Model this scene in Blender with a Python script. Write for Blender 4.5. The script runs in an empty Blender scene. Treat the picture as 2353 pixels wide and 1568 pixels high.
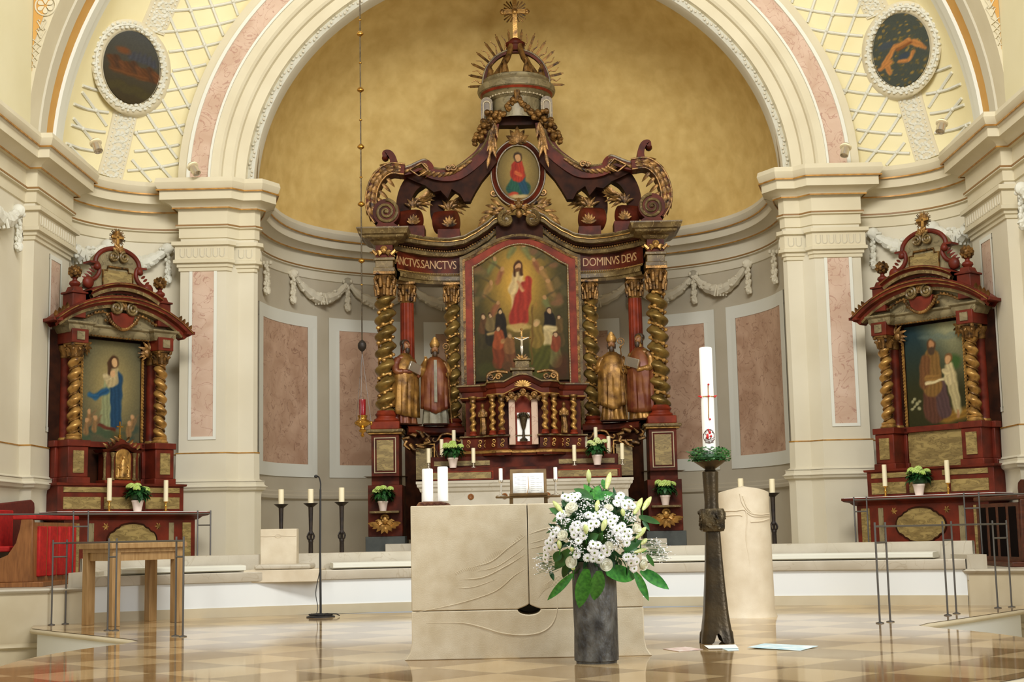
import bpy, bmesh, math, random
import numpy as np
from mathutils import Vector, Matrix
random.seed(7)
SC = bpy.context.scene
COL = SC.collection
PI = math.pi
# ------------------------------------------------------------------ camera
FPX, CX, CY, RHO, EYE = 3300.0, 1176.5, 784.0, 0.0205, 0.8
TH = math.atan(443.5 / FPX)
PSI = -0.0068
_f = np.array([math.sin(PSI) * math.cos(TH), math.cos(PSI) * math.cos(TH), math.sin(TH)])
_r = np.array([math.cos(PSI), -math.sin(PSI), 0.0])
_u = np.cross(_r, _f)
CR = _r * math.cos(RHO) - _u * math.sin(RHO)
CU = _u * math.cos(RHO) + _r * math.sin(RHO)
CAM = np.array([0, 0, EYE])
cd = bpy.data.cameras.new('camera')
cam = bpy.data.objects.new('camera', cd)
COL.objects.link(cam)
cam.matrix_world = Matrix(((CR[0], CU[0], -_f[0], CAM[0]), (CR[1], CU[1], -_f[1], CAM[1]), (CR[2], CU[2], -_f[2], CAM[2]), (0, 0, 0, 1)))
cd.sensor_width = 36
cd.lens = 36 * FPX / 2353
cd.clip_end = 200
SC.camera = cam


def ray(px, py):
    return _f + CR * (px - CX) / FPX - CU * (py - CY) / FPX


def at(px, py, d):
    """the place at depth d that a measured point of the photograph shows"""
    r = ray(px, py)
    return CAM + r * (d / r[1])


def on(px, py, z):
    """the place at height z that a measured point shows"""
    r = ray(px, py)
    return CAM + r * ((z - EYE) / r[2])


def proj(p):
    v = np.array(p, float) - CAM
    z = v @ _f
    return CX + FPX * (v @ CR) / z, CY - FPX * (v @ CU) / z


# ------------------------------------------------------------------ world, light, exposure
W = bpy.data.worlds.new('daylight')
SC.world = W
W.use_nodes = True
wn = W.node_tree.nodes
wb = wn['Background']
wb.inputs[0].default_value = (0.97, 0.99, 0.985, 1)
wb.inputs[1].default_value = 0.43


def area(name, loc, target, sx, sy, power, color):
    l = bpy.data.lights.new(name, 'AREA')
    l.shape = 'RECTANGLE'
    l.size, l.size_y, l.energy, l.color = sx, sy, power, color
    o = bpy.data.objects.new(name, l)
    COL.objects.link(o)
    o.location = loc
    o.rotation_euler = (Vector(target) - Vector(loc)).to_track_quat('-Z', 'Y').to_euler()
    return o


# tall nave windows left and right, plus an added lamp that brightens apse and dome
area('nave_window_light_right', (7.6, 3.2, 4.6), (0, 14, 2.2), 3.0, 5.0, 620, (0.95, 0.98, 1.0))
area('nave_window_light_left', (-7.6, 3.2, 4.6), (0, 14, 2.6), 3.0, 5.0, 320, (1.0, 0.99, 0.95))
area('apse_fill_light', (0.4, 7.0, 9.5), (0, 21, 5.2), 6.0, 2.5, 1350, (1.0, 0.985, 0.94))  # added fill aimed at the apse, no window stands here
SC.view_settings.view_transform = 'Standard'
SC.view_settings.look = 'None'
SC.view_settings.exposure = -0.1
SC.view_settings.gamma = 1.0
SC.view_settings.use_curve_mapping = False


# ------------------------------------------------------------------ materials
def S(r, g, b):
    def f(c):
        c /= 255.0
        return c / 12.92 if c <= 0.04045 else ((c + 0.055) / 1.055) ** 2.4
    return (f(r), f(g), f(b), 1)


def mat(name, c1, c2=None, scale=4.0, rough=0.6, metal=0.0, bump=0.0, bscale=60.0, detail=5.0, lo=0.35, hi=0.65, vein=None, vscale=3.0, vw=0.02, spec=0.5, emit=0.0, stretch=None, trans=0.0, coat=0.0, distort=0.0):
    m = bpy.data.materials.new(name)
    m.use_nodes = True
    nt = m.node_tree
    n, L = nt.nodes, nt.links
    b = n['Principled BSDF']
    b.inputs['Roughness'].default_value = rough
    b.inputs['Metallic'].default_value = metal
    b.inputs['Specular IOR Level'].default_value = spec
    b.inputs['Coat Weight'].default_value = coat
    b.inputs['Coat Roughness'].default_value = 0.15
    if trans:
        b.inputs['Transmission Weight'].default_value = trans
    tc = n.new('ShaderNodeTexCoord')
    src = tc.outputs['Object']
    if stretch:
        mp = n.new('ShaderNodeMapping')
        mp.inputs['Scale'].default_value = stretch[:3]
        if len(stretch) > 3:
            mp.inputs['Rotation'].default_value = (0, stretch[3], 0)
        L.new(src, mp.inputs[0])
        src = mp.outputs[0]
    c1 = S(*c1)
    col = None
    if c2:
        no = n.new('ShaderNodeTexNoise')
        no.inputs['Scale'].default_value = scale
        no.inputs['Detail'].default_value = detail
        no.inputs['Distortion'].default_value = distort
        L.new(src, no.inputs['Vector'])
        cr = n.new('ShaderNodeValToRGB')
        cr.color_ramp.elements[0].position = lo
        cr.color_ramp.elements[1].position = hi
        cr.color_ramp.elements[0].color = c1
        cr.color_ramp.elements[1].color = S(*c2)
        L.new(no.outputs['Fac'], cr.inputs[0])
        col = cr.outputs[0]
    if vein:
        n2 = n.new('ShaderNodeTexNoise')
        n2.inputs['Scale'].default_value = vscale
        n2.inputs['Detail'].default_value = 3
        n2.inputs['Distortion'].default_value = 1.2
        L.new(src, n2.inputs['Vector'])
        s1 = n.new('ShaderNodeMath'); s1.operation = 'SUBTRACT'; s1.inputs[1].default_value = 0.5
        L.new(n2.outputs['Fac'], s1.inputs[0])
        s2 = n.new('ShaderNodeMath'); s2.operation = 'ABSOLUTE'
        L.new(s1.outputs[0], s2.inputs[0])
        s3 = n.new('ShaderNodeMapRange')
        s3.inputs['From Min'].default_value = 0
        s3.inputs['From Max'].default_value = vw
        s3.inputs['To Min'].default_value = 0.75
        s3.inputs['To Max'].default_value = 0
        L.new(s2.outputs[0], s3.inputs['Value'])
        mx = n.new('ShaderNodeMix'); mx.data_type = 'RGBA'
        L.new(s3.outputs[0], mx.inputs['Factor'])
        if col:
            L.new(col, mx.inputs[6])
        else:
            mx.inputs[6].default_value = c1
        mx.inputs[7].default_value = S(*vein)
        col = mx.outputs[2]
    if col:
        L.new(col, b.inputs['Base Color'])
    else:
        b.inputs['Base Color'].default_value = c1
    if emit:
        b.inputs['Emission Color'].default_value = c1
        b.inputs['Emission Strength'].default_value = emit
    if bump:
        nb = n.new('ShaderNodeTexNoise')
        nb.inputs['Scale'].default_value = bscale
        nb.inputs['Detail'].default_value = 3
        L.new(src, nb.inputs['Vector'])
        bp = n.new('ShaderNodeBump')
        bp.inputs['Strength'].default_value = bump
        bp.inputs['Distance'].default_value = 0.02
        L.new(nb.outputs['Fac'], bp.inputs['Height'])
        L.new(bp.outputs[0], b.inputs['Normal'])
    return m


M = {}
M['cream'] = mat('cream_plaster', (212, 202, 174), (205, 194, 165), 2.0, 0.75)
M['field'] = mat('yellow_plaster', (230, 219, 176), (224, 211, 164), 1.5, 0.8)
M['nave'] = mat('pale_yellow_plaster', (222, 213, 176), (216, 206, 166), 1.0, 0.8)
M['white'] = mat('white_stucco', (216, 214, 200), (208, 205, 188), 6, 0.7, bump=0.15, bscale=30)
M['trimw'] = mat('off_white_paint', (220, 219, 206), None, rough=0.65)
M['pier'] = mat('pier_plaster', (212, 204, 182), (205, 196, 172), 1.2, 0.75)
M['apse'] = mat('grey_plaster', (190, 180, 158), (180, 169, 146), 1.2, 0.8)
M['pink'] = mat('pink_marble', (206, 178, 156), (190, 158, 134), 3.2, 0.55, vein=(158, 110, 92), vscale=5.0, vw=0.018, distort=0.6)
M['rose'] = mat('brown_rose_marble', (202, 168, 142), (176, 140, 114), 2.6, 0.55, vein=(130, 92, 72), vscale=4.5, vw=0.016, distort=0.6)
M['ochre'] = mat('gold_ochre_plaster', (224, 194, 124), (204, 171, 100), 4.5, 0.8, detail=14, lo=0.3, hi=0.7, bump=0.06, bscale=24, distort=0.2)
M['ochreband'] = mat('ochre_paint', (206, 158, 82), (198, 148, 74), 3, 0.7)
M['greyband'] = mat('grey_paint', (200, 192, 170), None, rough=0.7)
M['goldline'] = mat('gilt_line', (188, 138, 62), (150, 104, 42), 12, 0.45, metal=0.3)
M['dgold'] = mat('dark_gilt_line', (140, 104, 58), None, rough=0.5)
M['gold'] = mat('aged_gold_leaf', (36, 20, 10), (146, 106, 54), 11, 0.38, metal=0.55, bump=0.25, bscale=45, lo=0.3, hi=0.62)
M['goldb'] = mat('bright_gold_leaf', (70, 42, 18), (184, 140, 74), 12, 0.36, metal=0.55, bump=0.15, bscale=60, lo=0.25, hi=0.55)
M['helix'] = mat('olive_gilding', (58, 44, 20), (150, 122, 64), 7, 0.32, metal=0.5, bump=0.2, bscale=35, lo=0.25, hi=0.6)
M['red'] = mat('red_lacquered_wood', (98, 38, 20), (56, 22, 12), 5, 0.5, bump=0.05, bscale=30, spec=0.15)
M['redb'] = mat('bright_red_wood', (138, 52, 28), (96, 34, 18), 5, 0.48, spec=0.18)
M['reds'] = mat('red_painted_wood', (112, 40, 24), (76, 28, 17), 5, 0.45, bump=0.05, bscale=30, spec=0.25)
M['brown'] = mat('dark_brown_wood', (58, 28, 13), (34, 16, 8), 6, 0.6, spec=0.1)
M['cornice'] = mat('olive_marbled_wood', (118, 98, 60), (76, 58, 34), 6, 0.35, vein=(160, 138, 92), vscale=7, vw=0.02, spec=0.3)
M['marb'] = mat('olive_marbled_panel', (160, 138, 84), (118, 98, 56), 6, 0.4, vein=(84, 66, 34), vscale=6, vw=0.03, stretch=(1, 1, 3.0, 0.7), distort=0.8)
M['marbg'] = mat('grey_marbled_panel', (142, 128, 94), (104, 92, 64), 5, 0.45, vein=(76, 64, 40), vscale=5, vw=0.02, distort=0.8)
M['plinth'] = mat('slate_plinth', (70, 74, 70), (56, 60, 58), 8, 0.6)
M['stone'] = mat('bench_limestone', (198, 190, 173), (184, 175, 156), 3, 0.45, bump=0.05, bscale=80, vein=(172, 160, 138), vscale=2.0, vw=0.01)
M['altar'] = mat('beige_limestone', (216, 203, 175), (199, 183, 151), 9, 0.55, bump=0.12, bscale=150, detail=9, lo=0.3, hi=0.7)
M['ambo'] = mat('white_limestone', (218, 206, 182), (206, 192, 166), 6, 0.6, bump=0.06, bscale=120)
M['whitewall'] = mat('white_lime_wash', (226, 229, 228), None, rough=0.8)
M['step'] = mat('grey_step_stone', (198, 186, 158), (186, 172, 142), 2, 0.6)
M['oak'] = mat('light_oak', (172, 138, 92), (148, 114, 70), 6, 0.45, stretch=(6, 6, 0.6), bump=0.05)
M['oakd'] = mat('brown_oak', (150, 98, 54), (122, 76, 40), 6, 0.42, stretch=(6, 6, 0.8))
M['walnut'] = mat('dark_walnut', (92, 46, 26), (64, 30, 18), 6, 0.4, stretch=(2, 2, 6))
M['black'] = mat('black_shade_and_wick', (20, 14, 12), None, rough=0.9, spec=0.05)  # wick black, also painted shade in the right stall's desk openings
M['tin'] = mat('dull_silver_line', (176, 160, 128), None, rough=0.5)
M['letter'] = mat('pale_gilt_letter', (178, 138, 92), None, rough=0.5)
M['redcl'] = mat('red_upholstery', (186, 22, 18), (160, 14, 14), 20, 0.75, bump=0.1, bscale=200)
M['maroon'] = mat('maroon_padded_back', (104, 36, 24), (88, 28, 20), 18, 0.7)
M['steel'] = mat('brushed_steel', (112, 110, 108), None, rough=0.4, metal=0.8)
M['iron'] = mat('wrought_iron', (38, 32, 30), (54, 44, 36), 20, 0.5, metal=0.4)
M['bronze'] = mat('patinated_bronze', (84, 70, 48), (58, 50, 38), 6, 0.36, metal=0.65, bump=0.15, bscale=40)
M['bronzed'] = mat('relief_bronze', (92, 78, 52), (44, 36, 24), 14, 0.4, metal=0.6, bump=0.5, bscale=30)
M['wax'] = mat('ivory_wax', (244, 232, 196), None, rough=0.5)
M['waxw'] = mat('white_wax', (252, 250, 244), None, rough=0.45)
M['brass'] = mat('polished_brass', (206, 158, 74), (170, 122, 50), 8, 0.22, metal=0.9)
M['silver'] = mat('pale_silver', (214, 204, 186), None, rough=0.25, metal=0.8)
M['pot'] = mat('pale_pink_pot', (236, 216, 204), None, rough=0.45)
M['leaf'] = mat('dark_green_leaf', (30, 78, 30), (52, 110, 40), 8, 0.45)
M['leafd'] = mat('deep_green_leaf', (22, 62, 26), (40, 92, 38), 10, 0.45)
M['leafb'] = mat('broad_green_leaf', (70, 150, 52), (38, 112, 38), 6, 0.35, stretch=(8, 8, 8))
M['hydr'] = mat('lime_green_petal', (176, 206, 92), (206, 224, 140), 30, 0.6)
M['hydrw'] = mat('cream_green_petal', (222, 230, 176), (198, 214, 128), 30, 0.6)
M['petal'] = mat('white_petal', (250, 250, 250), None, rough=0.6)
M['rosep'] = mat('cream_rose_petal', (255, 254, 244), (250, 248, 228), 14, 0.6)
M['lily'] = mat('green_lily_bud', (190, 204, 112), (226, 230, 168), 10, 0.45, stretch=(12, 12, 1))
M['disk'] = mat('daisy_centre', (112, 128, 40), None, rough=0.7)
M['vase'] = mat('dark_grey_bark_vase', (104, 102, 96), (48, 46, 44), 14, 0.5, bump=0.9, bscale=26, stretch=(1, 1, 0.5))
M['paper'] = mat('white_paper', (240, 240, 236), None, rough=0.7)
M['paperb'] = mat('pale_blue_print', (176, 212, 224), (232, 240, 240), 9, 0.6)
M['paperp'] = mat('printed_card', (232, 222, 214), (206, 170, 160), 16, 0.6)
M['ink'] = mat('grey_ink', (150, 146, 140), None, rough=0.8)
M['redwax'] = mat('red_wax', (196, 28, 26), None, rough=0.4)
M['redglass'] = mat('red_glass', (150, 8, 24), None, rough=0.15, trans=0.3)
M['blackpl'] = mat('black_plastic', (26, 26, 28), None, rough=0.5)
M['flesh'] = mat('painted_flesh', (158, 112, 74), (128, 86, 54), 8, 0.45)
M['hair'] = mat('painted_dark_hair', (46, 32, 22), (74, 56, 38), 20, 0.5)
M['robeg'] = mat('gilded_robe', (92, 60, 26), (168, 124, 60), 8, 0.38, metal=0.45, bump=0.1, bscale=40)
M['rober'] = mat('red_brown_robe', (94, 36, 22), (128, 76, 38), 6, 0.42, metal=0.2)
M['robew'] = mat('grey_white_alb', (140, 134, 112), (104, 98, 80), 8, 0.5)
M['sky'] = mat('bright_window_pane', (250, 252, 255), None, emit=2.2)
M['wood'] = mat('carved_wood_tray', (120, 78, 44), (88, 54, 30), 12, 0.5)
M['stand'] = mat('bronze_book_stand', (118, 92, 54), (92, 70, 40), 10, 0.4, metal=0.4)
M['bottle'] = mat('groove_shadow_stone', (150, 132, 100), None, rough=0.8)


def vcol_mat(name, rough=0.5):
    m = bpy.data.materials.new(name)
    m.use_nodes = True
    n, L = m.node_tree.nodes, m.node_tree.links
    a = n.new('ShaderNodeVertexColor')
    a.layer_name = 'picture'
    L.new(a.outputs[0], n['Principled BSDF'].inputs['Base Color'])
    n['Principled BSDF'].inputs['Roughness'].default_value = rough
    return m


M['oil'] = vcol_mat('oil_paint', 0.6)
M['oil'].node_tree.nodes['Principled BSDF'].inputs['Specular IOR Level'].default_value = 0.12


def floor_mat():
    m = bpy.data.materials.new('polished_marble_tiles')
    m.use_nodes = True
    n, L = m.node_tree.nodes, m.node_tree.links
    b = n['Principled BSDF']
    b.inputs['Roughness'].default_value = 0.075
    b.inputs['Specular IOR Level'].default_value = 0.2
    tc = n.new('ShaderNodeTexCoord')
    mp = n.new('ShaderNodeMapping')
    mp.inputs['Rotation'].default_value = (0, 0, math.radians(45))
    mp.inputs['Location'].default_value = (0.15, 0.1, 0)
    L.new(tc.outputs['Object'], mp.inputs[0])
    ck = n.new('ShaderNodeTexChecker')
    ck.inputs['Color1'].default_value = S(196, 168, 124)
    ck.inputs['Color2'].default_value = S(122, 92, 56)
    ck.inputs['Scale'].default_value = 1.0 / 0.6
    L.new(mp.outputs[0], ck.inputs['Vector'])
    br = n.new('ShaderNodeMix'); br.data_type = 'RGBA'
    bk = n.new('ShaderNodeTexBrick')
    bk.offset = 0.0
    bk.inputs['Color1'].default_value = bk.inputs['Color2'].default_value = (0, 0, 0, 1)
    bk.inputs['Mortar'].default_value = (1, 1, 1, 1)
    bk.inputs['Scale'].default_value = 1.0
    bk.inputs['Brick Width'].default_value = bk.inputs['Row Height'].default_value = 0.6
    bk.inputs['Mortar Size'].default_value = 0.006
    L.new(mp.outputs[0], bk.inputs['Vector'])
    L.new(bk.outputs['Color'], br.inputs['Factor'])
    L.new(ck.outputs['Color'], br.inputs[6])
    br.inputs[7].default_value = S(96, 76, 50)
    no = n.new('ShaderNodeTexNoise')
    no.inputs['Scale'].default_value = 3
    no.inputs['Detail'].default_value = 8
    no.inputs['Distortion'].default_value = 1.0
    L.new(mp.outputs[0], no.inputs['Vector'])
    cr = n.new('ShaderNodeValToRGB')
    cr.color_ramp.elements[0].position = 0.3
    cr.color_ramp.elements[1].position = 0.7
    cr.color_ramp.elements[0].color = S(156, 126, 84)
    cr.color_ramp.elements[1].color = S(192, 168, 126)
    L.new(no.outputs['Fac'], cr.inputs[0])
    mx = n.new('ShaderNodeMix'); mx.data_type = 'RGBA'
    mx.inputs['Factor'].default_value = 0.35
    L.new(br.outputs[2], mx.inputs[6])
    L.new(cr.outputs[0], mx.inputs[7])
    L.new(mx.outputs[2], b.inputs['Base Color'])
    return m


M['floor'] = floor_mat()


# ------------------------------------------------------------------ mesh builder
class MB:
    def __init__(s):
        s.v, s.f, s.mi = [], [], []
        s.cur = 0

    def add(s, vs, fs):
        o = len(s.v)
        s.v.extend([tuple(float(c) for c in p) for p in vs])
        s.f.extend([tuple(i + o for i in f) for f in fs])
        s.mi.extend([s.cur] * len(fs))
        return s

    def box(s, x0, x1, y0, y1, z0, z1, taper=0.0):
        t = taper
        vs = [(x0, y0, z0), (x1, y0, z0), (x1, y1, z0), (x0, y1, z0), (x0 + t, y0 + t, z1), (x1 - t, y0 + t, z1), (x1 - t, y1 - t, z1), (x0 + t, y1 - t, z1)]
        return s.add(vs, [(3, 2, 1, 0), (4, 5, 6, 7), (0, 1, 5, 4), (1, 2, 6, 5), (2, 3, 7, 6), (3, 0, 4, 7)])

    def hexa(s, pts):
        return s.add(pts, [(3, 2, 1, 0), (4, 5, 6, 7), (0, 1, 5, 4), (1, 2, 6, 5), (2, 3, 7, 6), (3, 0, 4, 7)])

    def prism(s, poly, y0, y1):
        """polygon in x,z pushed from y0 to y1"""
        n = len(poly)
        vs = [(p[0], y0, p[1]) for p in poly] + [(p[0], y1, p[1]) for p in poly]
        fs = [tuple(range(n)), tuple(range(2 * n - 1, n - 1, -1))] + [(i, i + n, (i + 1) % n + n, (i + 1) % n) for i in range(n)]
        return s.add(vs, fs)

    def prismz(s, poly, z0, z1):
        n = len(poly)
        vs = [(p[0], p[1], z0) for p in poly] + [(p[0], p[1], z1) for p in poly]
        fs = [tuple(range(n - 1, -1, -1)), tuple(range(n, 2 * n))] + [(i, (i + 1) % n, (i + 1) % n + n, i + n) for i in range(n)]
        return s.add(vs, fs)

    def grid(s, P, nu, nv, closeu=False):
        """P: list of rows"""
        vs = [p for row in P for p in row]
        fs = []
        for i in range(nv - 1):
            for j in range(nu - 1 + (1 if closeu else 0)):
                a, b = i * nu + j, i * nu + (j + 1) % nu
                fs.append((a, b, b + nu, a + nu))
        return s.add(vs, fs)

    def lathe(s, prof, cx=0, cy=0, z0=0, n=24, sx=1, sy=1, a0=0.0, a1=2 * PI):
        full = abs(a1 - a0 - 2 * PI) < 1e-6
        k = n if full else n + 1
        rows = []
        for r, z in prof:
            rows.append([(cx + sx * r * math.cos(a0 + (a1 - a0) * i / n), cy + sy * r * math.sin(a0 + (a1 - a0) * i / n), z0 + z) for i in range(k)])
        s.grid(rows, k, len(rows), full)
        return s

    def tube(s, pts, r, n=8, closed=False, flat=1.0):
        pts = [Vector(p) for p in pts]
        m = len(pts)
        rs = r if isinstance(r, (list, tuple)) else [r] * m
        rows = []
        prev = None
        for i, p in enumerate(pts):
            if closed:
                t = pts[(i + 1) % m] - pts[i - 1]
            else:
                t = pts[min(i + 1, m - 1)] - pts[max(i - 1, 0)]
            if t.length < 1e-9:
                t = Vector((0, 0, 1))
            t.normalize()
            if prev is None:
                a = Vector((0, 1, 0)) if abs(t.y) < 0.9 else Vector((1, 0, 0))
                nx = t.cross(a).normalized()
            else:
                nx = (prev - t * prev.dot(t))
                nx = nx.normalized() if nx.length > 1e-6 else t.orthogonal().normalized()
            prev = nx
            ny = t.cross(nx)
            rows.append([tuple(p + nx * (math.cos(2 * PI * k / n) * rs[i]) + ny * (math.sin(2 * PI * k / n) * rs[i] * flat)) for k in range(n)])
        o = len(s.v)
        if closed:
            rows.append(rows[0])
        s.grid(rows, n, len(rows), True)
        if not closed:
            s.f.append(tuple(o + k for k in range(n - 1, -1, -1)))
            q = o + (m - 1) * n
            s.f.append(tuple(q + k for k in range(n)))
            s.mi.extend([s.cur, s.cur])
        return s

    def ball(s, c, r, nu=14, nv=9):
        rx, ry, rz = r if isinstance(r, (list, tuple)) else (r, r, r)
        rows = []
        for i in range(nv + 1):
            a = -PI / 2 + PI * i / nv
            ca = max(math.cos(a), 0.02)
            rows.append([(c[0] + rx * ca * math.cos(2 * PI * j / nu), c[1] + ry * ca * math.sin(2 * PI * j / nu), c[2] + rz * math.sin(a)) for j in range(nu)])
        o = len(s.v)
        s.grid(rows, nu, nv + 1, True)
        s.f.append(tuple(o + k for k in range(nu - 1, -1, -1)))
        q = o + nv * nu
        s.f.append(tuple(q + k for k in range(nu)))
        s.mi.extend([s.cur, s.cur])
        return s

    def loft(s, secs, n=28, fold=None, cap=True):
        """secs: (z, cx, cy, rx, ry); fold(i, phi) multiplies the radius"""
        rows = []
        for i, (z, cx, cy, rx, ry) in enumerate(secs):
            rows.append([(cx + rx * (fold(i, 2 * PI * k / n) if fold else 1) * math.cos(2 * PI * k / n), cy + ry * (fold(i, 2 * PI * k / n) if fold else 1) * math.sin(2 * PI * k / n), z) for k in range(n)])
        o = len(s.v)
        s.grid(rows, n, len(rows), True)
        if cap:
            s.f.append(tuple(o + k for k in range(n - 1, -1, -1)))
            q = o + (len(rows) - 1) * n
            s.f.append(tuple(q + k for k in range(n)))
            s.mi.extend([s.cur, s.cur])
        return s

    def sweep(s, path, prof, closed_prof=False, z0=0.0, side=1):
        """plan path (x,y) with mitred corners; prof = (out, z); out is to the right of the walking direction"""
        m = len(path)
        offs = []
        for i in range(m):
            p = Vector(path[i])
            d0 = (p - Vector(path[i - 1])).normalized() if i > 0 else None
            d1 = (Vector(path[i + 1]) - p).normalized() if i < m - 1 else None
            d0 = d0 or d1
            d1 = d1 or d0
            n0, n1 = Vector((d0.y, -d0.x)), Vector((d1.y, -d1.x))
            b = n0 + n1
            if b.length < 1e-6:
                b = n0
            b.normalize()
            k = 1.0 / max(b.dot(n0), 0.35)
            offs.append(b * k * side)
        rows = []
        for i in range(m):
            rows.append([(path[i][0] + offs[i].x * o, path[i][1] + offs[i].y * o, z0 + z) for o, z in prof])
        return s.grid(rows, len(prof), m, closed_prof)

    def warp(s, fn, start=0):
        for i in range(start, len(s.v)):
            s.v[i] = tuple(fn(*s.v[i]))
        return s

    def mirror_x(s, start=0):
        n = len(s.v)
        fs = [(f, mi) for f, mi in zip(list(s.f), list(s.mi)) if min(f) >= start]
        s.v.extend([(-x, y, z) for x, y, z in s.v[start:n]])
        for f, mi in fs:
            s.f.append(tuple(i - start + n for i in reversed(f)))
            s.mi.append(mi)
        return s

    def build(s, name, ms, parent=None, smooth=35, bevel=0.0, kind=None, origin=None, remesh=0.0, sub=0):
        """parent: object whose location is subtracted, geometry is given in world space;
        origin: True -> geometry is already local to the parent"""
        off = Vector((0, 0, 0))
        if parent is not None:
            chain = [parent]
            while chain[-1].parent is not None:
                chain.append(chain[-1].parent)
            if len(chain) > 2:
                parent = chain[-2]        # thing > part > sub-part, no deeper
            if not origin:
                off = Vector(chain[-1].location)
        if isinstance(origin, (tuple, list, Vector)):
            off = Vector(origin)
        me = bpy.data.meshes.new(name)
        vs = [(v[0] - off[0], v[1] - off[1], v[2] - off[2]) for v in s.v]
        me.from_pydata(vs, [], s.f)
        ms = ms if isinstance(ms, (list, tuple)) else [ms]
        for q in ms:
            me.materials.append(M[q] if isinstance(q, str) else q)
        if len(ms) > 1:
            me.polygons.foreach_set('material_index', s.mi)
        bm = bmesh.new()
        bm.from_mesh(me)
        bmesh.ops.remove_doubles(bm, verts=bm.verts, dist=1e-5)
        bmesh.ops.recalc_face_normals(bm, faces=bm.faces)
        bm.to_mesh(me)
        bm.free()
        if smooth:
            me.polygons.foreach_set('use_smooth', [True] * len(me.polygons))
            me.set_sharp_from_angle(angle=math.radians(smooth))
        o = bpy.data.objects.new(name, me)
        COL.objects.link(o)
        if parent is not None:
            o.parent = parent
            if isinstance(origin, (tuple, list, Vector)):
                o.location = (0, 0, 0)
        elif isinstance(origin, (tuple, list, Vector)):
            o.location = origin
        if remesh:
            r = o.modifiers.new('skin', 'REMESH')
            r.mode = 'VOXEL'
            r.voxel_size = remesh
            r.use_smooth_shade = True
            sm = o.modifiers.new('soft', 'SMOOTH')
            sm.iterations = 3
            sm.factor = 0.5
        if bevel:
            b = o.modifiers.new('edge', 'BEVEL')
            b.width = bevel
            b.segments = 2
            b.limit_method = 'ANGLE'
            b.angle_limit = math.radians(40)
        if sub:
            q = o.modifiers.new('sub', 'SUBSURF')
            q.levels = q.render_levels = sub
        if kind:
            o['kind'] = kind
        return o


def thing(name, label, cat, loc, rotz=0.0, group=None):
    o = bpy.data.objects.new(name, None)
    o.empty_display_size = 0.1
    COL.objects.link(o)
    o.location = loc
    o.rotation_euler = (0, 0, rotz)
    o['label'] = label
    o['category'] = cat
    if group:
        o['group'] = group
    return o


def tag(o, label, cat, group=None):
    o['label'] = label
    o['category'] = cat
    if group:
        o['group'] = group
    return o


def dup(root, loc, rotz=0.0, label=None, group=None, scale=None):
    def cp(o, par):
        c = o.copy()
        COL.objects.link(c)
        c.parent = par
        for ch in KIDS.get(o.name, [x for x in o.children]):
            cp(ch, c)
        return c
    r = cp(root, None)
    r.location = loc
    r.rotation_euler = (0, 0, rotz)
    if label:
        r['label'] = label
    if group:
        r['group'] = group
    if scale:
        r.scale = scale
    return r


KIDS = {}


def arc(cx, cz, rx, rz, a0, a1, n):
    return [(cx + rx * math.cos(a0 + (a1 - a0) * i / n), cz + rz * math.sin(a0 + (a1 - a0) * i / n)) for i in range(n + 1)]


def bez(pts, n=24):
    """Catmull-Rom through points of any dimension"""
    P = [np.array(p, float) for p in pts]
    P = [2 * P[0] - P[1]] + P + [2 * P[-1] - P[-2]]
    out = []
    segs = len(P) - 3
    per = max(2, n // segs)
    for i in range(segs):
        a, b, c, d = P[i:i + 4]
        for k in range(per):
            t = k / per
            out.append(0.5 * ((2 * b) + (c - a) * t + (2 * a - 5 * b + 4 * c - d) * t * t + (3 * b - a - 3 * c + d) * t ** 3))
    out.append(P[-2])
    return [tuple(p) for p in out]


def spiral(cx, cz, r0, r1, a0, turns, n=40):
    out = []
    for i in range(n + 1):
        t = i / n
        r = r0 + (r1 - r0) * t ** 0.85
        a = a0 + 2 * PI * turns * t
        out.append((cx + r * math.cos(a), cz + r * math.sin(a)))
    return out


def leaf_pts(mb, base, direc, up, L, Wd, bend=0.3, nl=7, nw=4, cup=0.15):
    """a pointed leaf blade from base along direc; up = face normal"""
    base, d, u = Vector(base), Vector(direc).normalized(), Vector(up)
    u = (u - d * u.dot(d)).normalized()
    sd = d.cross(u)
    rows = []
    for i in range(nl + 1):
        t = i / nl
        w = Wd * (math.sin(PI * min(t * 0.92 + 0.08, 1.0)) ** 0.75) * (1 - t * 0.15)
        if i == nl:
            w = 0.002
        c = base + d * (L * t) - u * (bend * L * t * t)
        row = []
        for j in range(nw + 1):
            s_ = (j / nw - 0.5) * 2
            row.append(tuple(c + sd * (s_ * w * 0.5) + u * (cup * w * abs(s_))))
        rows.append(row)
    mb.grid(rows, nw + 1, nl + 1)
    # underside, a hair below, so the blade has a body
    rows2 = [[tuple(Vector(p) - u * 0.0015) for p in reversed(r)] for r in rows]
    mb.grid(rows2, nw + 1, nl + 1)
    return mb
# ================================================================== THE SETTING
ZS = 5.47          # top of the cornice
ZU = 0.36          # upper floor


def apse_path(n=40, x0=-3.72):
    """plan of the apse from the left jamb round to the right jamb"""
    out = []
    for i in range(n + 1):
        a = PI - PI * i / n
        c, s_ = math.cos(a), math.sin(a)
        e = 2 / 2.6
        out.append((3.74 * math.copysign(abs(c) ** e, c), 19.5 + 3.1 * abs(s_) ** e))
    return out


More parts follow.
